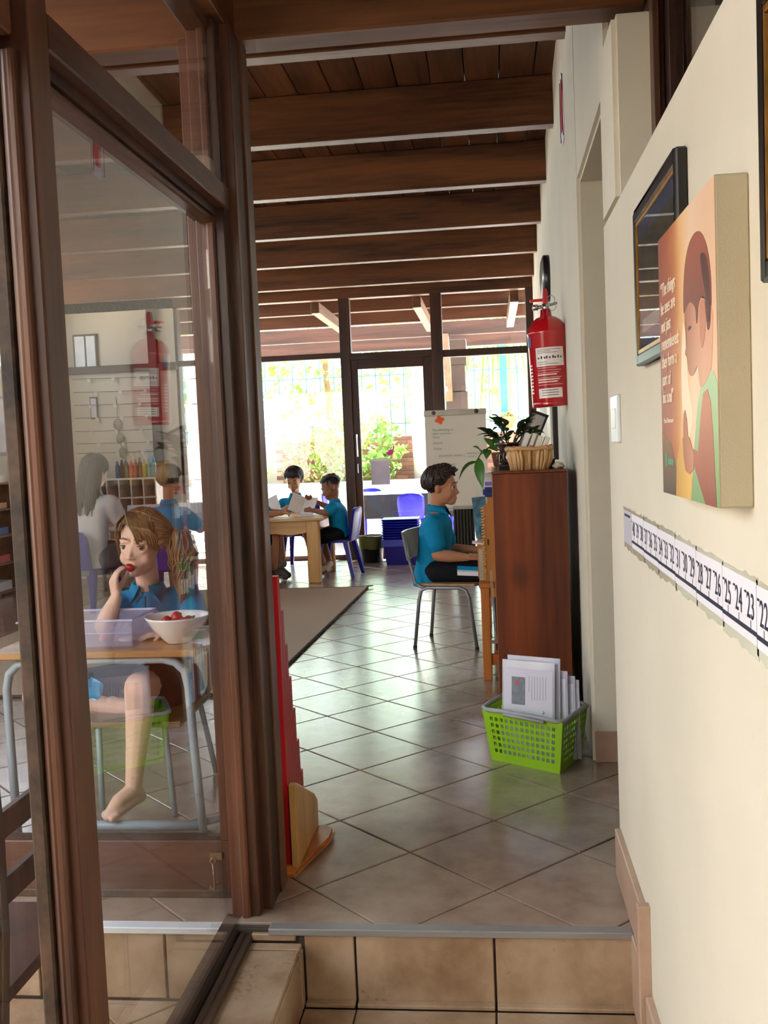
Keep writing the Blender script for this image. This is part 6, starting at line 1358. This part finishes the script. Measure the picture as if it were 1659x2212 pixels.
def far_room():
    t = wthing('white_table', 'white work table in front of the woman and the child seen from behind', 'table', (-2.75, 8.05, 0))
    MB().box((-3.5, 7.68, .60), (-2.15, 8.5, .625)).build('table_top', mat('white_laminate', '#e3e3e6', rough=.3), t, bevel=.004)
    for x, y in ((-3.45, 7.74), (-2.22, 7.74), (-3.45, 8.42), (-2.22, 8.42)): MB().cyl((x, y, .017), (x, y, .60), .018, n=10).build('leg', METAL, t, smooth=True)
    for i, (x, y, r, l) in enumerate(((-2.86, 7.88, .2, 'large white sheet held up by the woman'), (-2.55, 7.95, -.2, 'white sheet on the table before the child from behind'), (-2.25, 7.8, .6, 'white sheet held up at the right end of the white table'))):
        p = wthing('paper_sheet', l, 'paper', (x, y, .63)); M = Matrix.Translation((x, y, .64)) @ Euler((math.radians(52), 0, r)).to_matrix().to_4x4(); MB(M).box((-.15, 0, 0), (.15, .2, .0015)).build('sheet', WHITE, p); MB(M).box((-.15, 0, -.004), (.15, .03, 0)).build('folded_edge', WHITE, p)
    # pigeonholes with bottles
    W = mat('white_board_furniture', '#e6e1d6', rough=.5)
    s = wthing('pigeonhole_unit', 'white pigeonhole unit with drink bottles on top at the back wall', 'cabinet', (-3.6, 9.75, 0))
    MB().box((-4.75, 9.60, .972), (-3.34, 9.95, .990)).build('top', W, s, bevel=.002); MB().box((-4.75, 9.60, .36), (-3.34, 9.95, .378)).build('shelf', W, s); MB().box((-4.75, 9.60, .0), (-3.34, 9.95, .02)).build('shelf', W, s); MB().box((-4.75, 9.60, .785), (-3.34, 9.95, .797)).build('shelf', W, s); MB().box((-4.75, 9.93, 0), (-3.34, 9.95, .98)).build('back_panel', BOOKWX, s)
    for i in range(12): x = -4.75 + i * .1268; MB().box((x, 9.60, .02), (x + .012, 9.94, .974)).build('divider', W, s)
    cols = [('dark blue', '#2b3f6e'), ('navy', '#1d2a4a'), ('grey green', '#5d6b5c'), ('salmon', '#d0695c'), ('red', '#b5433f'), ('dark grey', '#4a4a50'), ('yellow', '#c9b437'), ('turquoise', '#3fa6b3'), ('teal', '#2f8f9a')]
    for i, (cn, cx) in enumerate(cols):
        x = -3.77 + i * .0475; h = .17 + .03 * ((i * 7) % 3) / 2
        b = wthing('drink_bottle', '%s drink bottle in the row on the pigeonhole unit' % cn, 'bottle', (x, 9.70, .99), 'drink bottles on the pigeonhole unit')
        MB().lathe([(.022, 0), (.0235, .01), (.0235, h * .66), (.018, h * .78), (.012, h * .84)], (x, 9.70, .99), 16).build('bottle_body', mat('bottle_' + cn.replace(' ', '_'), cx, rough=.25, alpha=.9), b, smooth=True); MB().lathe([(.014, h * .83), (.015, h * .86), (.014, h), (.001, h + .004)], (x, 9.70, .99), 14).build('cap', mat('cap_' + cn.replace(' ', '_'), cx, rough=.4), b, smooth=True)
    b = wthing('glass_jar', 'clear glass jar standing alone at the left on the pigeonhole unit', 'jar', (-4.28, 9.7, .99)); MB().lathe([(.04, 0), (.045, .02), (.045, .10), (.025, .14), (.022, .17)], (-4.28, 9.7, .99), 18).build('jar_body', mat('jar_glass', '#d9e2dc', rough=.1, alpha=.5), b, smooth=True); MB().cyl((-4.28, 9.7, 1.158), (-4.28, 9.7, 1.175), .024, n=14).build('lid', METAL, b)
    # art wires with clips on the back wall
    wm = mat('dark_wire', '#5e5a52', rough=.5, metal=.5)
    for i, z in enumerate((2.06, 1.915, 1.775, 1.635, 1.49, 1.355, 1.25)):
        w = wthing('display_wire', ('topmost', 'second', 'third', 'middle', 'fifth', 'sixth', 'lowest')[i] + ' display wire stretched across the cream back wall', 'wire', (-4.07, 10.46, z), 'display wires on the back wall')
        MB().tube([(-4.53, 10.49, z + .015), (-4.5, 10.46, z + .012), (-4.0, 10.46, z + .002), (-3.66, 10.46, z), (-3.62, 10.475, z - .012), (-3.61, 10.495, z - .03)], .0035, 5).build('wire', wm, w)
        for k in range(3): x = -4.35 + .28 * k + .07 * (i % 2); MB().box((x, 10.452, z - .03), (x + .035, 10.468, z + .008)).build('clip', W, w, bevel=.002)
    f = wthing('framed_picture', 'small narrow white framed picture on the cream back wall', 'picture', (-4.3, 10.48, 1.62)); MB().box((-4.34, 10.475, 1.63), (-4.26, 10.50, 1.87)).build('frame', BLACK, f, bevel=.002); MB().box((-4.33, 10.47, 1.645), (-4.27, 10.476, 1.855)).build('artwork', WHITE, f)
    m = wthing('hanging_mobile', 'string of three round shells hanging by the back wall', 'mobile', (-4.02, 10.47, 1.2)); MB().tube([(-4.05, 10.498, 1.86), (-4.03, 10.47, 1.5), (-4.0, 10.47, 1.22)], .003, 5).build('cord', wm, m)
    for k in range(3): MB().ell((-4.04 + .02 * k, 10.475, 1.56 - .155 * k), (.05, .02, .06), 14, 9).build('shell', mat('shell_grey', '#8d8570', rough=.3), m, smooth=True)
    # window high in the back wall
    w = wthing('window_5', 'small high window in the back wall left of the garden glazing', 'window', (-4.35, 10.5, 2.15), kind='structure'); MB().box((-4.49, 10.47, 2.15), (-4.22, 10.5, 2.55)).build('frame', DARKX, w, bevel=.003); MB().box((-4.47, 10.465, 2.17), (-4.36, 10.472, 2.53)).build('pane', mat('frosted_pane', '#e8eef2', rough=.3), w); MB().box((-4.34, 10.465, 2.17), (-4.24, 10.472, 2.53)).build('pane', MATS['frosted_pane'], w)
    # shelf along the left wall
    SH = wood('shelf_brown', '#5a3a20', '#96683c', 'y', 6, .45); s = wthing('low_shelf', 'long brown open shelf along the left wall with small trays', 'shelf', (-4.58, 7.5, 0))
    for z in (.02, .275, .525, .765, 1.0): MB().box((-4.76, 6.0, z), (-4.40, 8.78, z + .018)).build('shelf_board', SH, s, bevel=.002)
    for y in (6.0, 7.38, 8.76): MB().box((-4.76, y, 0), (-4.41, y + .018, 1.0)).build('upright', SH, s)
    MB().box((-4.772, 6.0, 0), (-4.76, 8.78, 1.0)).build('back_panel', SH, s)
    rnd = random.Random(11); pal = [('blue', '#2f5f9a'), ('clear', '#cdd3d6'), ('wooden', '#b98a52'), ('red', '#b3383a'), ('white', '#dcd8cc')]; lv = ['bottom', 'second', 'third', 'fourth', 'top']
    for li, z in enumerate((.038, .293, .543, .783, 1.018)):
        for k in range(3):
            cn, cx = pal[(li * 2 + k * 3) % 5]; y = 7.52 + k * .42; t = wthing('tray', '%s small tray on the %s board of the brown shelf, %s' % (cn, lv[li], ('nearest', 'middle', 'farthest')[k]), 'tray', (-4.56, y, z), 'trays on the brown shelf')
            m_ = mat('tray_' + cn, cx, rough=.5); h = rnd.uniform(.05, .12); MB().box((-4.68, y, z), (-4.44, y + .30, z + .01)).box((-4.68, y, z + .01), (-4.672, y + .30, z + h)).box((-4.448, y, z + .01), (-4.44, y + .30, z + h * .7)).box((-4.672, y, z + .01), (-4.448, y + .008, z + h * .7)).box((-4.672, y + .292, z + .01), (-4.448, y + .30, z + h * .7)).build('tray_body', m_, t); MB().ell((-4.56, y + .15, z + .03), (.06, .08, .025 + h * .4), 12, 8).build('contents', mat('tray_fill_' + cn, pal[(li + k) % 5][1], rough=.6, var=.4, nscale=40), t, smooth=True)
    b = wthing('wall_whiteboard', 'framed whiteboard on the left wall above the brown shelf', 'whiteboard', (-4.76, 9.2, 1.3)); MB().box((-4.775, 8.55, 1.27), (-4.755, 9.55, 1.85)).build('frame', METAL, b, bevel=.003); MB().box((-4.757, 8.58, 1.30), (-4.75, 9.52, 1.82)).build('board', mat('board_white', '#e9e9ea', rough=.25), b); MB().cyl((-4.75, 8.75, 1.45), (-4.735, 8.75, 1.45), .02, n=12).build('magnet', mat('magnet_red', '#7c2a2a'), b)
    # flip chart
    f = wthing('flip_chart', 'white flip chart board with faint handwriting beside the garden door', 'whiteboard', (-.33, 9.6, 0)); WB2 = mat('flip_white', '#d9d4c8', rough=.4, var=.03)
    MB().box((-.63, 9.60, .575), (-.04, 9.615, 1.475)).build('board', WB2, f, bevel=.002); MB().box((-.635, 9.588, 1.47), (-.035, 9.618, 1.525)).build('clamp_bar', mat('clamp_grey', '#a9a59c', rough=.35, metal=.4), f, bevel=.003)
    for x in (-.54, -.13): MB().cyl((x, 9.585, 1.50), (x, 9.57, 1.50), .02, .014, n=12).build('clamp_knob', BLACK, f)
    MB().box((-.63, 9.57, .55), (-.04, 9.60, .575)).build('pen_tray', METAL, f, bevel=.002)
    for x0, x1 in ((-.58, -.72), (-.09, .05)): MB().tube([(x0, 9.60, .56), (x1, 9.58, .0)], .012, 8).build('leg', METAL, f)
    MB().tube([(-.33, 9.62, 1.4), (-.33, 9.98, .0)], .012, 8).build('leg', METAL, f)
    o = MB(); pts = []
    for k in range(24): a = k * PI / 12; rr = .040 + .008 * math.sin(4 * a + .6); pts.append((-.485 + rr * math.cos(a), 1.43 + rr * .9 * math.sin(a)))
    o.prism(pts, 9.592, 9.60, 'y').build('orange_splat', mat('orange_felt', '#e8622b', rough=.7), f)
    tk = mat('faded_teal_ink', '#6fa39a', rough=.6); gk = mat('faded_grey_ink', '#8d8f8c', rough=.6)
    My = lambda x, z: Matrix(((1, 0, 0, x), (0, 0, -1, 9.5985), (0, 1, 0, z), (0, 0, 0, 1)))
    for x, z, s_, t_, m_ in ((-.56, 1.335, .034, 'My afsluiting is', tk), (-.56, 1.30, .030, 'wyer nommers', tk), (-.56, 1.265, .03, 'Term:', gk), (-.56, 1.21, .036, 'Isuzulu', gk), (-.555, 1.155, .036, 'Kanar :', gk), (-.51, 1.085, .034, 'Quarterly attest: (', gk), (-.24, 1.10, .03, 'meaning ing', tk), (-.23, 1.07, .028, 'section', tk), (-.56, 1.00, .03, 'My 1 may answer : ', tk)):
        text('handwriting', t_, s_, m_, f, My(x, z), align='LEFT', shear=.15)
    # ribbed heater
    h = wthing('oil_heater', 'dark ribbed oil heater standing below the flip chart', 'heater', (-.27, 9.1, 0)); HM = mat('heater_dark', '#37302b', rough=.4, metal=.3)
    for k in range(7): x = -.362 + k * .029; MB().box((x, 9.0, .10), (x + .014, 9.14, .615)).build('fin', HM, h, bevel=.006, bseg=2)
    MB().box((-.362, 9.05, .11), (-.172, 9.09, .61)).build('core', HM, h)
    MB().box((-.368, 8.995, .60), (-.165, 9.145, .625)).build('top_cover', mat('heater_top', '#a9a39a', rough=.4), h, bevel=.005); MB().cyl((-.36, 9.07, .14), (-.17, 9.07, .14), .012, n=8).build('lower_tube', HM, h)
    for x in (-.35, -.19): MB().tube([(x, 8.97, .02), (x, 9.0, .07), (x, 9.07, .10), (x, 9.14, .07), (x, 9.17, .02)], .010, 8).build('foot', HM, h); 
    # stacked blue trays
    for k in range(9):
        z = .0 + (.26 + (k - 1) * .0255 if k else 0); b = wthing('blue_bin', ('deep blue plastic bin at the bottom of the stack by the door' if k == 0 else 'blue plastic bin nested in the stack by the door, %s from the bottom' % ('second', 'third', 'fourth', 'fifth', 'sixth', 'seventh', 'eighth', 'topmost, ninth')[k - 1]), 'bin', (-.95, 10.0, z), 'stacked blue bins')
        m = MB(); x0, x1, y0, y1 = -1.12, -.76, 9.88, 10.18; hh = .26 if k == 0 else .0245
        m.rings([[(x0 + (0.03 if k == 0 else .004), y0 + .02, z), (x1 - (.03 if k == 0 else .004), y0 + .02, z), (x1 - (.03 if k == 0 else .004), y1 - .02, z), (x0 + (.03 if k == 0 else .004), y1 - .02, z)], [(x0, y0, z + hh * .9), (x1, y0, z + hh * .9), (x1, y1, z + hh * .9), (x0, y1, z + hh * .9)]]).build('bin_body', BLUEP, b, bevel=.003)
        MB().box((x0 - .012, y0 - .012, z + hh * .72), (x1 + .012, y1 + .012, z + hh)).build('rim', mat('blue_plastic_rim', '#2a39c6' if k != 5 else '#2f8fc0', rough=.3), b, bevel=.003)
    # green bin with a bag
    b = wthing('waste_bin', 'dark waste bin lined with an olive green bag beside the door', 'bin', (-1.28, 10.22, 0)); MB().lathe([(.11, 0), (.115, .01), (.145, .24), (.15, .25), (.145, .252), (.11, .02), (.001, .015)], (-1.28, 10.22, 0), 24).build('bin_body', mat('black_bin', '#141512', rough=.4), b, smooth=True)
    m = MB(); n = 28; prof = [(.150, .262), (.160, .275), (.158, .25), (.154, .19), (.149, .15)]; rnd = random.Random(3); rings = []
    for r, z in prof: rings.append([(-1.28 + (r + .004 * math.sin(j * 5)) * math.cos(2 * PI * j / n), 10.22 + (r + .004 * math.sin(j * 5)) * math.sin(2 * PI * j / n), z + (rnd.uniform(-.02, .02) if z < .16 else rnd.uniform(-.004, .004))) for j in range(n)])
    m.rings(rings, cap=False).build('bag', mat('olive_bag', '#6d7a2c', rough=.3, alpha=.92), b, smooth=True)
    # on the door glass
    p = wthing('notice_paper', 'pale lilac notice taped to the glass of the garden door', 'notice', (-1.19, 10.56, .79)); MB().box((-1.29, 10.562, .79), (-1.09, 10.566, 1.07)).build('sheet', mat('lilac_sheet', '#b9b4c6', rough=.7), p); MB().box((-1.29, 10.5605, 1.045), (-1.09, 10.5625, 1.07)).build('tape', mat('tape', '#cfcad2', rough=.3), p)
    p = wthing('bird_sticker', 'pink bird shaped sticker on the glass of the garden door', 'sticker', (-1.07, 10.56, 1.1)); PK = mat('pink_vinyl', '#c21f8a', rough=.5)
    MB().prism([(-1.115, 1.115), (-1.09, 1.10), (-1.05, 1.11), (-1.035, 1.14), (-1.05, 1.165), (-1.085, 1.16), (-1.10, 1.14), (-1.125, 1.12)], 10.562, 10.567, 'y').build('bird_body', PK, p); MB().prism([(-1.05, 1.16), (-1.035, 1.155), (-1.025, 1.19), (-1.04, 1.205), (-1.05, 1.20), (-1.043, 1.185)], 10.562, 10.567, 'y').build('bird_neck', PK, p)
    MB().tube([(-1.075, 10.564, 1.10), (-1.075, 10.564, 1.06)], .004, 5).build('bird_leg', PK, p)
far_room()

def near_left_chair():
    c = wthing('wooden_chair', 'dark curved wooden chair post at the left edge beyond the near pane', 'chair', (-1.02, 1.75, -.193)); D = wood('dark_walnut', '#1e0f0a', '#4c2a1c', 'z', 7, .35, coat=.2)
    def post(y):
        pts = [(-.93, y, -.193), (-.915, y, .0), (-.897, y, .20), (-.885, y, .36), (-.882, y, .54), (-.887, y, .69)]
        m = MB(); m.rings([[(x - .040, yy - .018, z), (x, yy - .018, z), (x, yy + .018, z), (x - .040, yy + .018, z)] for x, yy, z in pts]); m.build('back_post', D, c, bevel=.006, bseg=2)
    post(1.62); post(1.98)
    MB().box((-1.34, 1.60, .22), (-.90, 2.0, .245)).build('seat', D, c, bevel=.006)
    for y in (1.63, 1.94): MB().box((-1.33, y, -.193), (-1.29, y + .035, .22)).build('leg', D, c, bevel=.004)
    for z in (.40, .52): MB().box((-.915, 1.635, z), (-.895, 1.965, z + .05)).build('back_slat', D, c, bevel=.004)
near_left_chair()
# ================================================================== VERANDA AND GARDEN
def garden():
    PAVE = mat('pale_paving', '#aaa59a', rough=.8, var=.08, nscale=2); PLA = mat('sunlit_plaster', '#e6e0d2', rough=.85, var=.05)
    g = MB().box((-30, 10.68, -.3), (30, 60, -.02)).build('ground', PAVE); tag(g, 'pale sunlit paving outside', 'ground', kind='structure')
    gl = MB().box((-40, -30, -.5), (40, 10.7, -.345)).build('ground_court', mat('court_ground', '#a59a88', rough=.9)); tag(gl, 'paved ground around the house', 'ground', kind='structure')
    # veranda beams on to the garden
    BO = wood('sunlit_beam', '#1f0f08', '#4d2b18', 'x', 7, .5, rnd=.1)
    v = wthing('veranda_frame', 'open timber veranda frame with cross beams outside the glazing', 'pergola', (-1.4, 13.5, 0), kind='structure')
    for y, z0, z1 in ((11.62, 2.78, 3.0), (12.85, 2.78, 3.0), (14.55, 2.77, 2.97), (16.2, 2.76, 2.95)): MB().box((-6, y, z0), (1.6, y + .09, z1)).build('cross_beam', BO, v, bevel=.005)
    x = -5.4
    while x < 1.5: MB().box((x, 11.26, 3.02), (x + .165, 12.95, 3.05)).build('roof_plank', PLANK, v); x += .171
    for x in (-1.88, -.78, .25): MB().box((x, 10.66, 2.66), (x + .09, 13.0, 2.78)).build('rafter', wood('pale_rafter', '#3a2516', '#6d4e32', 'y', 6, .5), v, bevel=.004)
    p = wthing('brick_pillar', 'brown plastered veranda pillar with projecting blocks', 'pillar', (-.52, 15.5, 0), kind='structure'); BP = mat('brown_plaster', '#33251c', rough=.85, var=.1)
    for i in range(7): w = .17 if i % 2 == 0 else .145; MB().box((-.50 - w, 15.35, i * .4), (-.50 + w, 15.65, i * .4 + .4 - (.0 if i % 2 else .01))).build('block', BP, p, bevel=.01)
    q = wthing('brick_pillar', 'pale veranda pillar with projecting blocks at the left of the glazing', 'pillar', (-4.6, 15.5, 0), kind='structure'); BP2 = mat('pale_block', '#b9b2a8', rough=.85, var=.1)
    for i in range(7): w = .17 if i % 2 == 0 else .14; MB().box((-4.62 - w, 15.35, i * .4), (-4.62 + w, 15.65, i * .4 + .39)).build('block', BP2, q, bevel=.01)
    b = MB(); b.prism([(14.4, 2.78), (14.6, 2.78), (15.45, 1.95), (15.45, 1.75)], -.66, -.56, 'x'); b.build('brace', wood('pale_rafter', '#8a5f3c', '#c79a6c', 'y', 6, .5), p)
    # planter wall and brick wall
    tag(MB().box((-12, 16.6, -.02), (8, 17.0, .62)).build('planter_wall', PLA, bevel=.01), 'low white planter wall across the garden', 'wall', kind='structure')
    tag(MB().box((-12, 17.0, -.02), (8, 18.2, .52)).build('planter_bed', mat('bed_soil', '#5b4632', rough=.95)), 'soil of the planter bed', 'ground', kind='structure')
    w = MB().box((-9, 18.22, .4), (6, 18.42, 1.38)).build('brick_wall', mat('mortar', '#b8aa98', rough=.9)); tag(w, 'low red brick garden wall', 'wall', kind='structure')
    BR = mat('red_brick', '#8d5a46', rough=.85, var=.25, nscale=3, rnd=.4); me = MB().box((0, 0, 0), (.225, .03, .07)).mesh('brick', bevel=.004); me.materials.append(BR)
    n = 0
    for r in range(11):
        for k in range(27):
            x = -4.0 + k * .235 + (.117 if r % 2 else 0)
            if n < 300: link('brick', me, w, loc=(x, 18.20, .50 + r * .08)); n += 1
    # fence
    TQ = mat('turquoise_paint', '#2f9fae', rough=.5); f = wthing('garden_fence', 'thin turquoise metal bar fence above the brick wall', 'fence', (-1, 18.3, 1.38))
    for k in range(44): x = -6.5 + k * .26; MB().cyl((x, 18.32, 1.38), (x, 18.32, 3.0), .012, n=6).build('bar', mat('fence_dark', '#3d5f66', rough=.5), f)
    for z in (1.6, 2.5): MB().box((-6.5, 18.30, z), (4.8, 18.33, z + .02)).build('rail', MATS['fence_dark'], f)
    for x in (.20, 3.4): MB().box((x, 18.26, .5), (x + .13, 18.38, 3.0)).build('post', TQ, f)
    tp = wthing('white_tree', 'pale trunk standing behind the garden door glass', 'tree', (-1.22, 17.6, .5)); MB().tube([(-1.20, 17.6, .3), (-1.25, 17.6, 1.6), (-1.18, 17.6, 3.2), (-1.25, 17.6, 5)], [.17, .15, .14, .12], 12).build('trunk', mat('pale_bark', '#c9c4b8', rough=.8, var=.1), tp, smooth=True)
    rnd = random.Random(21)
    # foliage
    def cloud(mb, c, r, n, s):
        for _ in range(n):
            while True:
                v = Vector((rnd.uniform(-1, 1), rnd.uniform(-1, 1), rnd.uniform(-1, 1)))
                if .25 < v.length < 1: break
            p = Vector(c) + Vector((v.x * r[0], v.y * r[1], v.z * r[2])); d = Vector((rnd.uniform(-1, 1), rnd.uniform(-1, 1), rnd.uniform(-.6, .8))).normalized(); e = d.cross(Vector((rnd.uniform(-1, 1), rnd.uniform(-1, 1), rnd.uniform(-1, 1)))).normalized(); L = s * rnd.uniform(.7, 1.3)
            mb.add([tuple(p), tuple(p + d * L * .5 + e * L * .28), tuple(p + d * L), tuple(p + d * L * .5 - e * L * .28)], [(0, 1, 2, 3)])
    L1 = leaf_mat('bush_leaf', '#759a42', .5, .35); L2 = leaf_mat('tree_leaf', '#6f9a35', .5, .28); L3 = leaf_mat('olive_leaf', '#8f8a52', .5, .3)
    for lab, c, r, n, s, m in (('broad leafy green bush behind the dark haired boy', (-2.35, 17.5, 1.15), (.85, .5, .75), 800, .15, L1), ('twiggy olive bush beside the leafy one', (-3.2, 17.55, .95), (.55, .4, .55), 700, .10, L3), ('small low bush at the left of the planter', (-4.5, 17.5, .8), (.5, .4, .4), 400, .12, L1), ('low bush right of the pale trunk', (-.6, 17.6, .75), (.4, .3, .3), 300, .12, L1)):
        t = wthing('garden_bush', lab, 'bush', (c[0], c[1], .52)); mb = MB(); cloud(mb, c, r, n, s); o = mb.build('foliage', m, t); MB().tube([(c[0], c[1], .5), (c[0] + .03, c[1], c[2])], [.03, .015], 6).build('stem', mat('twig', '#6d543a', rough=.8), t)
    for lab, c, r, n, s in (('tall light green tree behind the left pane', (-3.4, 20.5, 3.4), (2.6, 1.0, 2.5), 1500, .20), ('tall light green tree behind the garden door', (-.9, 23.5, 3.3), (1.8, 1.0, 2.3), 700, .20), ('bright green tree at the far left of the glazing', (-6.6, 18.9, 2.4), (1.4, .8, 2.0), 900, .26)):
        t = wthing('garden_tree', lab, 'tree', (c[0], c[1], 0)); mb = MB(); cloud(mb, c, r, n, s); mb.build('foliage', L2, t); MB().tube([(c[0], c[1], 0), (c[0] + .1, c[1], 2), (c[0], c[1], c[2])], [.12, .1, .05], 8).build('trunk', mat('twig', '#6d543a'), t)
    # palm fronds top right
    t = wthing('palm', 'palm with long hanging leaves beyond the right pane', 'palm', (.4, 19.8, 0)); MB().tube([(.5, 19.9, 0), (.35, 19.8, 2.0), (.25, 19.6, 3.9)], [.16, .13, .12], 10).build('trunk', mat('palm_bark', '#8a7a5c', rough=.9), t, smooth=True)
    PM = leaf_mat('palm_leaf', '#5f8030', .5, .25)
    for k in range(80):
        a = k * 2.4; m = MB(); pts = []; o = Vector((.25, 19.6, 4.0)); R = 1.2 + .7 * ((k * 7) % 5) / 5; up = .35 + .5 * ((k * 3) % 4) / 4
        for j in range(8): s = j / 7; pts.append(o + Vector((math.cos(a) * R * s, math.sin(a) * R * s * .6, up * math.sin(s * 2.2) - (1.7 + .6 * ((k * 5) % 3)) * s ** 2.0)))
        side = Vector((-math.sin(a), math.cos(a), 0)); vs = []; 
        for j, p in enumerate(pts): w = .035 * (1 - (j / 7) ** 2) + .004; vs += [tuple(p + side * w), tuple(p - side * w)]
        m.add(vs, [(2 * j, 2 * j + 1, 2 * j + 3, 2 * j + 2) for j in range(7)]).build('frond', PM, t)
    for i, x in enumerate((.32, .95)):
        t = wthing('hanging_planter', ('left', 'right')[i] + ' terracotta half pot fixed on the fence', 'planter', (x, 18.25, 1.42)); MB().lathe([(.001, -.18), (.08, -.17), (.17, .0), (.18, .02), (.16, .02), (.15, 0), (.001, -.02)], (x, 18.12, 1.62), 18).build('pot', mat('terracotta', '#b5714f', rough=.8), t, smooth=True); mb = MB(); cloud(mb, (x, 18.12, 1.68), (.14, .1, .06), 50, .09); mb.build('plant', L3, t)
    # veranda table with dark cloth and chairs
    t = wthing('veranda_table', 'long table under a dark grey cloth on the veranda', 'table', (-.9, 12.6, 0)); CL = mat('dark_cloth', '#17171c', rough=.8, var=.15)
    MB().box((-1.75, 12.3, .58), (.30, 13.1, .60)).build('table_top', mat('pale_top', '#cfd4da', rough=.4), t); MB().box((-1.76, 12.28, .30), (.31, 12.30, .60)).build('cloth_drop', CL, t); MB().box((-1.77, 12.28, .33), (-1.75, 13.12, .60)).build('cloth_drop', CL, t)
    for x in (-1.65, .2): 
        for y in (12.4, 13.0): MB().cyl((x, y, -.02), (x, y, .58), .02, n=8).build('leg', METAL, t)
    chair((-.98, 12.0, -.02), 0, 'blue plastic chair before the dark table outside, seen through the garden door', G2)
    for i, (x, y, rz) in enumerate(((-.72, 13.5, PI), (-1.95, 12.55, -PI / 2), (-1.92, 12.95, -PI / 2 + .1), (-1.62, 13.4, PI + .3), (-.2, 13.45, PI), (.15, 11.95, .1))):
        chair((x, y, -.02), rz, ('blue plastic chair at the far side of the dark table outside', 'blue plastic chair at the left end of the dark table outside, nearer one', 'blue plastic chair at the left end of the dark table outside, farther one', 'blue plastic chair at the back left corner of the dark table outside', 'blue plastic chair at the back right of the dark table outside', 'blue plastic chair beside the plants at the right, outside')[i], G2)
garden()

# ------------------------------------------------------------------ sub-parts go under the part they sit on
SUB = {'eye': 'body', 'eyelash': 'body', 'collar': 'polo_shirt', 'placket': 'polo_shirt', 'turquoise_stripe': 'shorts', 'white_stripe': 'shorts', 'hair_band': 'hair', 'spine_label': 'cover', 'label_print': 'label', 'label_handwriting': 'label', 'numeral': 'card', 'minus_sign': 'card', 'tick': 'card', 'axis_line': 'card', 'lettering': 'print', 'calyx': 'flesh', 'clamp_knob': 'clamp_bar', 'handwriting': 'board', 'orange_splat': 'board', 'pin_ring': 'valve', 'rim_binding': 'rim', 'rocker': 'plate', 'press_stud': 'sleeve', 'printed_block': 'page', 'red_dot': 'page', 'printed_line': 'page', 'spiral_loop': 'cover', 'hook': 'hook_plate', 'zip': 'case', 'label_card': 'box_body', 'magnet': 'board', 'tape': 'sheet', 'bird_leg': 'bird_body', 'cap': 'bottle_body', 'pot_relief': 'pot', 'soil': 'pot', 'foot_cap': 'leg_frame', 'end_grain': 'rod', 'leg_cap': 'front_hoop', 'folded_handle': 'rim', 'corrugated_edge': 'panel', 'slot': 'panel', 'caption_strip': 'artwork', 'curled_corner': 'pile'}
def centre(o):
    b = [Vector(c) for c in o.bound_box]; return sum(b, Vector()) / 8
for top in [o for o in COL.objects if o.parent is None and o.name in WORLD]:
    kids = list(top.children); by = {}
    for k in kids: by.setdefault(k.name.split('.')[0], []).append(k)
    for k in kids:
        n = k.name.split('.')[0]; target = SUB.get(n) or ('print' if n.startswith('printed_') and 'print' in by else None)
        if target and target in by: k.parent = min(by[target], key=lambda p: (centre(p) - centre(k)).length)
